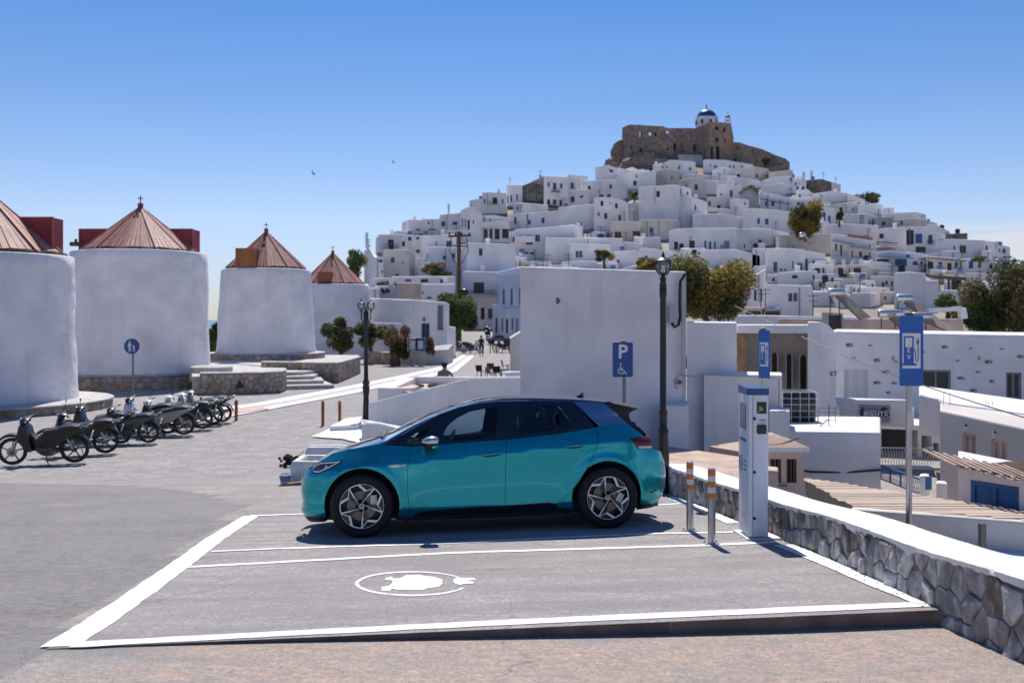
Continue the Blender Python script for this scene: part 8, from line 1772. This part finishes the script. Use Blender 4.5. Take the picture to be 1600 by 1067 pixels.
# salmon wall and solar water heaters
NB('salmon coloured parapet wall behind the stone-dotted house', [(1215, 498, 62), (1262, 498, 62), (1330, 498, 61.5), (1505, 498, 60)], -1.5, 'plaster_pink', cat='wall', name='parapet_wall', chamf=.08, back=8, wins=[(1295, 489, 1316, 516, 'w')])
NB('grey doorway block on the salmon parapet', [(1284, 488, 61), (1294, 488, 61), (1317, 489, 61)], -1.5, 'plaster_grey', cat='building', chamf=.05, back=2, wins=[(1295, 491, 1315, 515, 'v')])
MT['steel_tank'] = mat('steel_tank', (0.55, 0.56, 0.58), 0.3, 0.7); MT['collector'] = mat('dusty_solar_collector', (0.36, 0.28, 0.20), 0.35, coat=.3, var=.2, vscale=2)
def heater(label, px, py, Yw, wpx, hpx, pdx, pdy, lettering=None):
    c = at(px, py, Yw); k = Yw / F; t = empty('solar_water_heater', c, label, 'solar heater', 'solar water heaters on the roofs'); r = hpx / 2 * k; w = wpx * k
    b = MB(); b.lathe([(0.01, -w / 2 - .03), (r * .9, -w / 2), (r, -w / 2 + .05), (r, w / 2 - .05), (r * .9, w / 2), (.01, w / 2 + .03)], 20, axis='X'); b.build('tank', MT['steel_tank'], t, smooth=40)
    p0 = Vector((-w * .1, -.2, -r)); d = Vector((pdx * k, -.9, -pdy * k)); u = Vector((w * .75, 0.35, 0.12)); n_ = d.cross(u).normalized() * .05; b = MB(); b.loft([[p0, p0 + u, p0 + u + d, p0 + d], [v + n_ for v in (p0, p0 + u, p0 + u + d, p0 + d)]]); b.build('collector', MT['collector'], t)
    for q in range(4): b = MB(); s0 = p0 + u * ((q + .0) / 3); b.bar(s0 - n_ * .4, s0 + d - n_ * .4, .05, .07); b.build('collector_rib', MT['wood'], t)
    for sx in (-.3, .3): b = MB(); b.bar((sx * w, .3, 0), (sx * w, .3, -pdy * k), .05); b.build('stand', MT['iron'], t)
    if lettering: text3('lettering', lettering, r * .8, MT['orange_band'], FRONT((0, -r - .02, -r * .3)), t, .003, bold=.03)
heater('solar water heater left of the salmon wall doorway with long collector', 1307, 457, 58, 24, 13, 30, 36); heater('solar water heater on the roof above the nearer charging sign', 1413, 466, 58, 24, 13, 30, 30); heater('low solar tank with red lettering beside the nearer charging sign', 1391, 490, 56, 36, 13, 18, 24, 'SAVER'); heater('round ended solar tank just right of the charging sign top', 1441, 494, 57, 30, 12, 40, 22); heater('small solar heater on the cream roof beside the round tree', 1254, 367, 140, 9, 7, 12, 12)
pg = empty('white_pipe_frame', at(1465, 488, 58), 'white horizontal roof frame running right from the solar tanks', 'frame'); b = MB(); b.bar(at(1412, 487, 58), at(1465, 485, 58), .25); b.bar(at(1465, 485, 58), at(1502, 482, 58), .25); b.bar(at(1502, 482, 58), at(1505, 498, 58), .4); adopt(b.build('beam', MT['plaster']), pg)
cb_ = []
for k in range(25): t_ = k / 24; cb_.append(at(lerp(1148, 1600, t_), lerp(478, 652, t_) + 12 * math.sin(math.pi * t_), lerp(40, 20, t_)))
o = cb_[0].copy(); b = MB(); b.tube([p - o for p in cb_], .016, 5); b.build('overhead_cable', MT['iron'], label='black overhead cable sagging down across the arched and dotted houses', cat='cable', loc=o)
# left side of the street
lb_ = NB('low white house with blue door and tall grey vent, left side of the street', [(577, 466, 86), (612, 467, 84), (640, 468, 81), (698, 472, 78), (702, 474, 79)], -5, wins=[(658, 505, 671, 560, 'bo'), (683, 476, 692.5, 516, 'gs')], chamf=.12, back=9)
cyln(lb_, 'wall_lamp', at(664, 499, 79.9), .2, .2, MT['vent_grey']); NB('white garden wall behind the small twisted trees', [(583, 504, 76.5), (628, 505, 75)], -4.5, cat='wall', name='garden_wall', chamf=.08, back=.5); NB('narrow white wing between the street house and the olive tree', [(700, 510, 80), (712, 512, 84)], -4.5, chamf=.06, back=3, wins=[(703, 537, 709, 545, 'd')])
NB('grey stone planter wall under the phone booths', [(622, 548, 71), (662, 548, 70.5), (700, 546, 71), (708, 538, 75)], -4, 'plaster_grey', cat='wall', name='planter_wall', chamf=.06, back=1.2); stone_wall('ochre stone planter wall under the red flowering shrub', [Gp(568, 72.5), Gp(600, 71.5), Gp(624, 71)], -2.55, .5, .5, 61, name='planter_wall')
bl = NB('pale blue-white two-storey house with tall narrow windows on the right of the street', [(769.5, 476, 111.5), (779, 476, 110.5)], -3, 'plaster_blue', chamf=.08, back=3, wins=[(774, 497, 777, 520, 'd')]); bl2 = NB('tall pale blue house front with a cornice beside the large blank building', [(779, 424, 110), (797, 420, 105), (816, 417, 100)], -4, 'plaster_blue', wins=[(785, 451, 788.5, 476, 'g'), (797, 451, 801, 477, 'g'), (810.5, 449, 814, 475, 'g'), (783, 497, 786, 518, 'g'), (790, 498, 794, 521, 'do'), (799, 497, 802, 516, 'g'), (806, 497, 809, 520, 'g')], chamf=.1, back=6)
for y in (428, 483):
    b = MB(); b.bar(at(779, y + (4 if y < 450 else 2), 109.8), at(816, y, 99.8), .3, .25); adopt(b.build('cornice', MT['plaster_blue']), bl2)
NB('weathered plank-textured kiosk wall at the left edge of the large building', [(797, 528, 52), (813, 518, 50)], -4.2, 'plaster_cream', cat='kiosk', name='kiosk', chamf=.05, back=2)
NB('short white parapet before the kiosk', [(790, 581, 42), (813, 581, 41)], -4.2, cat='wall', name='garden_wall', chamf=.05, back=.5)
# wooden power pole with cross-arm
g = at(717, 470, 100); pp = empty('power_pole', (g.x, 100, -3.0), 'dark wooden power pole with insulated cross arm rising before the tall white house', 'pole'); h = (HZ - 362) / F * 100 + 3.0; b = MB(); b.tube([(0, 0, 0), (0, 0, h)], [.28, .2], 10); b.build('shaft', MT['wood'], pp, smooth=50)
b = MB(); b.bar((-1.1, 0, h - .5), (1.25, 0, h - .4), .2); b.bar((-.7, 0, h - 1.5), (.9, 0, h - 1.5), .14); b.build('crossarm', MT['wood'], pp)
for x in (-1, -.35, .3, 1.1): b = MB(); b.lathe([(.08, 0), (.11, .12), (.06, .25), (0, .28)], 8, c=(x, 0, h - .35)); b.build('insulator', MT['iron'], pp)
for s in (-1, 1): b = MB(); b.tube([(s * .8, 0, h - .6), (s * 1.0, 0, h - 2.0), (s * .3, 0, h - 3.4)], .045, 5); b.build('hanging_cable', MT['iron'], pp)
b = MB(); b.ball((.55, 0, h - 6.3), .45, 8, sc=(1, .8, .8)); b.build('transformer', MT['iron'], pp, smooth=50)
# phone booths, bin
for i, px in enumerate((644, 657)):
    g = Gp(px, 69.5); k = 69.5 / F; t = empty('phone_booth', g, ('grey backed phone hood on a stone pillar, left of the pair', 'blue and white phone hood, right of the pair')[i], 'phone booth', 'pair of street telephones'); z0_ = -g.z + (HZ - 568) * k + g.z
    b = MB(); b.box((0, 0, .5), (.32, .3, 1.0)); b.build('pillar', MT['field_c'], t); b = MB(); b.box2((-.32, -.25, 1.05), (-.27, .3, 1.95)); b.box2((.27, -.25, 1.05), (.32, .3, 1.95)); b.box2((-.32, -.25, 1.95), (.32, .3, 2.0)); b.box2((-.32, .25, 1.05), (.32, .3, 1.95)); b.build('hood', MT['box_grey' if i == 0 else 'win_blue'], t); b = MB(); b.box2((-.2, .1, 1.2), (.2, .24, 1.8)); b.build('telephone', MT['sign_white'], t)
g = Gp(615, 69); b = MB(); b.lathe([(.25, 0), (.3, .85), (.32, .88), (.2, .95), (0, .96)], 14); b.build('litter_bin', MT['wood'], smooth=40, label='brown litter bin between the flowering shrub and the phone hoods', cat='bin', loc=g)
# cafe furniture just above the straight wall
def chair(px, py, Yc, rz, label, m='iron'):
    c = at(px, py, Yc); t = empty('cafe_chair', c, label, 'chair', 'cafe chairs beyond the straight white wall', rz=rz); t.scale = (.8, .8, .8); b = MB(); b.box((0, 0, 0), (.48, .45, .04)); b.build('seat', MT[m], t); b = MB(); b.loft([[(-.25, .22, .0), (.25, .22, .0), (.25, .26, .0), (-.25, .26, .0)], [(-.28, .3, .42), (.28, .3, .42), (.28, .34, .42), (-.28, .34, .42)]]); b.build('backrest', MT[m], t)
    for x in (-.2, .2):
        for y in (-.2, .2): b = MB(); b.bar((x, y, 0), (x * 1.1, y * 1.1, -.44), .035); b.build('leg', MT[m], t)
for i, (px, py, rz) in enumerate(((752, 580, 40), (764, 576, 200), (768, 583, 120), (778, 582, 20), (790, 571, 80), (796, 570, 270))):
    q = street(X_(px, 56), 56) + .45; Yc = q * F / (HZ - py) if py > HZ else 56; chair(px, py, clamp(-2.98 * F / (HZ - py), 45, 62), R(rz), ['leftmost dark cafe chair, turned', 'second cafe chair facing away', 'cafe chair in front of the small tables', 'cafe chair under the dark tabletop', 'taller cafe chair left against the kiosk', 'taller cafe chair right against the kiosk'][i])
c = at(783, 577.5, 54); t = empty('cafe_table', (c.x, c.y, street(c.x, 54)), 'dark rectangular cafe table right of the chairs', 'table'); b = MB(); b.box((0, 0, c.z - t.location.z), (.95, .6, .06)); b.build('table_top', MT['moped_blue'], t); b = MB(); b.bar((0, 0, 0), (0, 0, c.z - t.location.z), .07); b.build('pedestal', MT['iron'], t)
# blue pick-up up the street
g = Gp(780, 100); t = empty('pickup_truck', Vector((g.x, 100, street(g.x, 100))), 'dark blue pick-up parked far up the street by the pale blue house', 'truck'); t.rotation_euler = (0, 0, R(20)); t.scale = (.62, .62, .62)
b = MB(); b.blade([(-2.2, .45), (-2.2, .95), (-1.2, 1.0), (-.5, 1.0), (.7, 1.0), (2.1, .98), (2.2, .5)], .8, .95); b.build('body', MT['moped_blue'], t, smooth=40); b = MB(); b.blade([(-1.3, 1.0), (-.75, 1.5), (.5, 1.52), (.75, 1.0)], .72, .9); b.build('cab', MT['win_dark'], t, smooth=40)
for x in (-1.4, 1.4):
    for s in (-1, 1): b = MB(); b.lathe([(.01, -.1), (.33, -.1), (.33, .1), (.01, .1)], 18, axis='Y', c=(x, s * .74, .33)); b.build('wheel', MT['rubber'], t, smooth=40)
# ------------------------------------------------------------ people
def person(label, loc, verts, edges, radii, colour, hair, rz=0, name='person', s=1.0):
    me = bpy.data.meshes.new('body'); me.from_pydata([Vector(v) * s for v in verts], edges, []); o = bpy.data.objects.new('body', me); COL.objects.link(o)
    t = empty(name, loc, label, 'person', rz=rz)
    m = o.modifiers.new('skin', 'SKIN'); m.use_smooth_shade = True
    for i, r in enumerate(radii): me.skin_vertices[0].data[i].radius = (r * s, r * s * .85)
    me.skin_vertices[0].data[0].use_root = True; o.modifiers.new('sub', 'SUBSURF').levels = 2
    bpy.context.view_layer.update(); dg = bpy.context.evaluated_depsgraph_get(); nm = bpy.data.meshes.new_from_object(o.evaluated_get(dg)); bpy.data.objects.remove(o)
    body = bpy.data.objects.new('body', nm); COL.objects.link(body); body.parent = t; nm.materials.clear()
    for c in ('skin', 'shirt', 'trousers', 'shoe'): nm.materials.append(colour[c])
    for p in nm.polygons: p.material_index = colour['f'](p.center / s); p.use_smooth = True
    b = MB(); b.ball(hair[0], hair[1], 8, sc=(.95, 1.05, 1)); b.v = [(Vector(v) * s) for v in b.v]; b.build('hair', colour['hair'], t, smooth=60); return t
SK = mat('skin', (0.30, 0.17, 0.11), 0.55); MT['hair'] = mat('dark_hair', (0.015, 0.012, 0.01), 0.7)
V_ = [(0, 0, .92), (0, 0, 1.15), (0, 0, 1.40), (0, .0, 1.50), (0, -.01, 1.60), (0, -.01, 1.70), (.19, 0, 1.42), (.24, .02, 1.15), (.22, -.08, .92), (.22, -.1, .84), (-.19, 0, 1.42), (-.25, .02, 1.15), (-.22, -.06, .92), (-.22, -.08, .84), (.10, 0, .88), (.12, -.04, .48), (.13, .06, .09), (.13, -.12, .04), (-.10, 0, .88), (-.12, .06, .48), (-.12, .16, .09), (-.12, .0, .04)]
E_ = [(0, 1), (1, 2), (2, 3), (3, 4), (4, 5), (2, 6), (6, 7), (7, 8), (8, 9), (2, 10), (10, 11), (11, 12), (12, 13), (0, 14), (14, 15), (15, 16), (16, 17), (0, 18), (18, 19), (19, 20), (20, 21)]
Rr_ = [.15, .15, .16, .06, .095, .085, .07, .05, .035, .04, .07, .05, .035, .04, .10, .07, .045, .04, .10, .07, .045, .04]
g = ground(752, 555.5)
person('man in dark shirt and dark trousers walking away up the street', g, V_, E_, Rr_, dict(skin=SK, shirt=mat('dark_shirt', (.035, .03, .03), .85), trousers=mat('navy_trousers', (.02, .025, .04), .85), shoe=MT['black_plastic'], hair=MT['hair'], f=lambda c: 3 if c.z < .1 else 2 if c.z < .95 and abs(c.x) < .21 else 0 if c.z > 1.49 or (c.z < 1.2 and abs(c.x) > .2) else 1), ((0, .02, 1.69), .115), rz=R(180))
V2_ = [(0, 0, .8), (0, -.02, 1.05), (0, -.05, 1.28), (0, -.06, 1.38), (0, -.07, 1.47), (0, -.07, 1.56), (.2, -.05, 1.28), (.3, -.25, 1.05), (.32, -.5, 1.02), (.32, -.56, 1.02), (-.2, -.05, 1.28), (-.3, -.25, 1.05), (-.32, -.5, 1.02), (-.32, -.56, 1.02), (.13, -.05, .78), (.2, -.42, .72), (.2, -.32, .3), (.2, -.45, .25), (-.13, -.05, .78), (-.2, -.42, .72), (-.2, -.32, .3), (-.2, -.45, .25)]
Yp = 38.0; zz = street(X_(694, Yp), Yp)
mb_ = moped('moped carrying the seated rider, half hidden behind the sunken court wall', body='moped_grey', mirrors=()); mb_.matrix_world = Matrix.Translation((X_(694, Yp), Yp, zz)) @ Matrix.Rotation(R(80), 4, 'Z') @ Matrix.Scale(1.08, 4)
person('rider in a grey shirt seen from behind above the sunken court wall', Vector((X_(694, Yp), Yp, zz)), V2_, E_, Rr_, dict(skin=SK, shirt=mat('grey_shirt', (.16, .14, .14), .85), trousers=mat('dark_trousers', (.03, .03, .035), .85), shoe=MT['black_plastic'], hair=MT['hair'], f=lambda c: 3 if c.z < .32 else 2 if c.z < .82 else 0 if c.z > 1.37 or c.y < -.22 else 1), ((0, -.05, 1.56), .12), rz=R(170), s=1.08)
# gulls
for px, py, Yg, sz, lab in ((490, 272, 120, 1.3, 'dark gull in the sky above the third windmill'), (615, 254, 170, 1.3, 'tiny gull in the sky left of the hill town')):
    c = at(px, py, Yg); b = MB(); b.add([(0, 0, 0), (-.25 * sz, .06, .3 * sz), (-.12 * sz, .1, .34 * sz), (.02, .15, .05), (.2 * sz, .05, -.22 * sz), (.3 * sz, 0, -.3 * sz), (.1, -.05, -.08)], [(0, 1, 2, 3), (0, 3, 4, 5, 6)]); b.ball((0, 0.05, 0), .12, 6, sc=(1.6, 1, .9)); b.build('gull', MT['vent_grey'], label=lab, cat='bird', loc=c)
# ------------------------------------------------------------ trees and shrubs
MT['leaf_olive'] = mat('olive_leaf', (0.15, 0.14, 0.04), 0.7, var=0.5, vscale=0.8, col2=(0.075, 0.08, 0.028), trl=0.3)
MT['leaf_gold'] = mat('golden_leaf', (0.28, 0.205, 0.045), 0.7, var=0.4, vscale=0.8, trl=0.3)
MT['leaf_dark'] = mat('dark_leaf', (0.06, 0.075, 0.03), 0.75, var=0.4, vscale=0.8, trl=0.2)
MT['leaf_green'] = mat('green_leaf', (0.12, 0.17, 0.045), 0.7, var=0.4, vscale=0.8, trl=0.3)
MT['leaf_brown'] = mat('brown_leaf', (0.18, 0.13, 0.065), 0.8, var=0.4, vscale=0.8, trl=0.2)
MT['flower_red'] = mat('red_bracts', (0.42, 0.07, 0.07), 0.7, trl=0.3)
MT['bark'] = mat('grey_bark', (0.10, 0.075, 0.055), 0.9, var=0.4, vscale=6)
def crown(name, parent, c, rx, ry, rz, n, size, mats, seed, blobs=14, flat_=0.0, m2=None, kind=None):
    rg = random.Random(seed); B_ = []
    for i in range(blobs):
        while True:
            v = Vector((rg.uniform(-1, 1), rg.uniform(-1, 1), rg.uniform(-1, 1)))
            if 0.3 < v.length < 0.78: break
        k = rg.uniform(0.3, 0.52); B_.append((v, k))
    b = MB(); tw = [rg.choice(range(len(mats))) for _ in B_]
    for i in range(n):
        j = rg.randrange(blobs); v, k = B_[j]; d = Vector((rg.gauss(0, 1), rg.gauss(0, 1), rg.gauss(0, 1))).normalized() * (rg.random() ** 0.45) * k
        p = v + d
        if p.length > 1.12: continue
        P = Vector((c[0] + p.x * rx, c[1] + p.y * ry, c[2] + p.z * rz)); a = Vector((rg.gauss(0, 1), rg.gauss(0, 1), rg.gauss(0, .8) - 0.3)).normalized(); u = a.orthogonal().normalized(); u.rotate(Matrix.Rotation(rg.uniform(0, 6.28), 3, a)); s = size * rg.uniform(.6, 1.4)
        b.mat(tw[j] if rg.random() < .72 else rg.randrange(len(mats))); b.add([P - a * s, P + u * s * .38, P + a * s, P - u * s * .38], [(0, 1, 2, 3)])
    return b.build(name, [MT[m] for m in mats], parent, kind=kind)
def tree(label, px0, px1, py0, py1, pyg, Y, n, size, mats, seed, name='tree', trunk=0.16, limbs=5, ry=None, blobs=14, group=None, bark='bark', zb=None):
    k = Y / F; c = at((px0 + px1) / 2, (py0 + py1) / 2, Y); mx_, my_ = (px0 + px1) / 2, (py0 + py1) / 2; px0, px1, py0, py1 = mx_ + (px0 - mx_) * 1.12, mx_ + (px1 - mx_) * 1.12, my_ + (py0 - my_) * 1.12, my_ + (py1 - my_) * 1.15; base = at(mx_, pyg, Y); t = empty(name, base, label, 'tree' if name.endswith('tree') else 'shrub', group); rx, rz = (px1 - px0) / 2 * k, (py1 - py0) / 2 * k; lc = c - base; rg = random.Random(seed)
    b = MB(); fork = Vector((rg.uniform(-.1, .1) * rx, 0, max(.15, lc.z - rz * .75))); b.tube([(0, 0, -.5), tuple(fork * .5 + Vector((.05 * rx, 0, 0))), tuple(fork)], [trunk * 1.3, trunk, trunk * .8], 8)
    b.build('trunk', MT[bark], t, smooth=50); 
    for i in range(limbs):
        a = R(360 * i / limbs + rg.uniform(-20, 20)); e = lc + Vector((math.cos(a) * rx * .6, math.sin(a) * (ry or rx) * .6, rg.uniform(-.3, .5) * rz)); m_ = (fork + e) / 2 + Vector((0, 0, .12 * rz)); q = MB(); q.tube([fork, m_, e], [trunk * .6, trunk * .4, trunk * .12], 6); q.build('limb', MT[bark], t, smooth=50)
    crown('crown', t, lc, rx, ry or rx, rz, n, size, mats, seed, blobs); return t
tree('big round golden-olive tree behind the street lamp globe', 1040, 1168, 394, 500, 512, 60, 24000, 0.12, ['leaf_olive', 'leaf_gold', 'leaf_dark'], 1, name='olive_tree', trunk=.22, limbs=7, blobs=22)
tree('lower golden shrubby tree peeping over the large blank building', 985, 1052, 400, 440, 470, 64, 5000, 0.13, ['leaf_gold', 'leaf_olive'], 2, name='olive_tree', blobs=12); tree('small golden bush on the roofs left of the street lamp globe', 930, 958, 388, 410, 420, 110, 900, 0.2, ['leaf_gold', 'leaf_dark'], 4, name='garden_tree', blobs=6)
tree('round dark golden tree standing alone among the houses of the slope', 1232, 1288, 311, 368, 372, 152, 9000, 0.24, ['leaf_olive', 'leaf_gold', 'leaf_dark'], 3, name='round_tree', trunk=.3, blobs=16)
tree('large dark tree at the right edge, nearest its top', 1545, 1660, 404, 520, 530, 60, 17000, 0.14, ['leaf_dark', 'leaf_brown', 'leaf_olive'], 5, name='pine_tree', trunk=.25, blobs=20); tree('wide green-brown tree left of the large right edge tree', 1496, 1580, 436, 520, 530, 63, 15000, 0.13, ['leaf_dark', 'leaf_green', 'leaf_brown'], 6, name='pine_tree', blobs=18); tree('small green bush before the dark timber pergola', 1462, 1500, 462, 486, 492, 66, 1600, 0.12, ['leaf_green', 'leaf_dark'], 7, name='garden_tree', blobs=7)
tree('prickly dark shrub on the ridge right of the castle', 1334, 1376, 301, 322, 326, 205, 1200, 0.36, ['leaf_dark', 'leaf_olive'], 8, name='ridge_tree', blobs=9); tree('little pine on the ridge at the left end of the town', 540, 577, 387, 428, 436, 118, 3200, 0.17, ['leaf_dark', 'leaf_olive', 'leaf_green'], 9, name='pine_tree', trunk=.18, blobs=11)
tree('olive green street tree in front of the power pole', 682, 746, 458, 523, 534, 96, 15000, 0.15, ['leaf_olive', 'leaf_green', 'leaf_dark'], 10, name='olive_tree', trunk=.2, blobs=14)
tree('small twisted dark tree beside the fourth windmill, left of its twin', 506, 558, 500, 546, 562, 73, 5500, 0.13, ['leaf_dark', 'leaf_olive', 'leaf_brown'], 11, name='tamarisk_tree', trunk=.16, limbs=6, blobs=9, bark='bark'); tree('small twisted dark tree right of its twin, before the white garden wall', 550, 606, 502, 544, 562, 73.5, 5500, 0.13, ['leaf_dark', 'leaf_brown', 'leaf_olive'], 12, name='tamarisk_tree', trunk=.14, limbs=6, blobs=9)
t = tree('tall bougainvillea with red flowers at the planter wall', 600, 646, 506, 560, 575, 70, 3600, 0.12, ['leaf_brown', 'leaf_olive', 'leaf_dark'], 13, name='flowering_tree', trunk=.1, blobs=9); k = 70 / F; crown('flowers', t, (0, -.3, 45 * k), 22 * k, 20 * k, 27 * k, 260, .07, ['flower_red'], 14, 8)
tree('leafy bush with a few red flowers right of the phone hoods', 662, 682, 530, 556, 560, 71, 1500, .12, ['leaf_green', 'leaf_brown', 'flower_red'], 15, name='garden_tree', blobs=6); tree('dark shrub between the second and third windmill', 322, 345, 503, 552, 556, 70, 2600, .16, ['leaf_dark', 'leaf_green'], 16, name='garden_tree', blobs=8)
tree('dry golden scrub below the left end of the town', 585, 622, 432, 458, 460, 118, 1500, .2, ['leaf_gold', 'leaf_brown'], 17, name='scrub_tree', blobs=8); tree('dark scrub on the bare slope below the left flank houses', 660, 708, 412, 432, 434, 128, 1500, .22, ['leaf_brown', 'leaf_dark'], 18, name='scrub_tree', blobs=8)
tree('slim dark cypress-like tree beside the blue canopy house', 1306, 1317, 328, 348, 350, 155, 700, .25, ['leaf_dark'], 19, name='garden_tree', blobs=5); tree('leafy vine over the blue pergola at the far right', 1520, 1540, 400, 410, 412, 118, 500, .2, ['leaf_green'], 20, name='garden_tree', blobs=5); tree('bit of garden green behind the big white house below the castle', 984, 998, 300, 312, 316, 185, 400, .3, ['leaf_green', 'leaf_dark'], 22, name='garden_tree', blobs=4)
tree('dark ivy clump hanging on the east castle wall', 1190, 1203, 247, 260, 262, 239, 300, .5, ['leaf_dark'], 23, name='garden_tree', blobs=4)
# leaves and grit along the wall foot and the step
b = MB(); rg = random.Random(9)
for i in range(420):
    if i % 3: px = rg.uniform(500, 1500); p = on_plane(px, 1013 - (px - 72) * .0458 + 2); x, y = p.x, p.y - abs(rg.gauss(0, .06)) - .05; z = G(x, y) - .018
    else:
        t_ = rg.random() * 5; i0 = 2 + int(t_); p = WALLF[i0].lerp(WALLF[i0 + 1], t_ - int(t_)); x, y = p.x - abs(rg.gauss(0, .05)) - .03, p.y - .02; z = plane(x, y) + .006
    s = rg.uniform(.004, .014); a = rg.uniform(0, 6.28); b.mat(rg.randrange(3)); b.add([(x + s * math.cos(a + q), y + s * math.sin(a + q), z + (.006 if q in (0, 3.1) else 0)) for q in (0, 1.4, 3.1, 4.6)], [(0, 1, 2, 3)])
b.build('litter', [MT['leaf_brown'], MT['field_b'], MT['rubble_b']], kind='stuff', label='dry leaf crumbs and grit along the step and the wall foot', cat='debris')
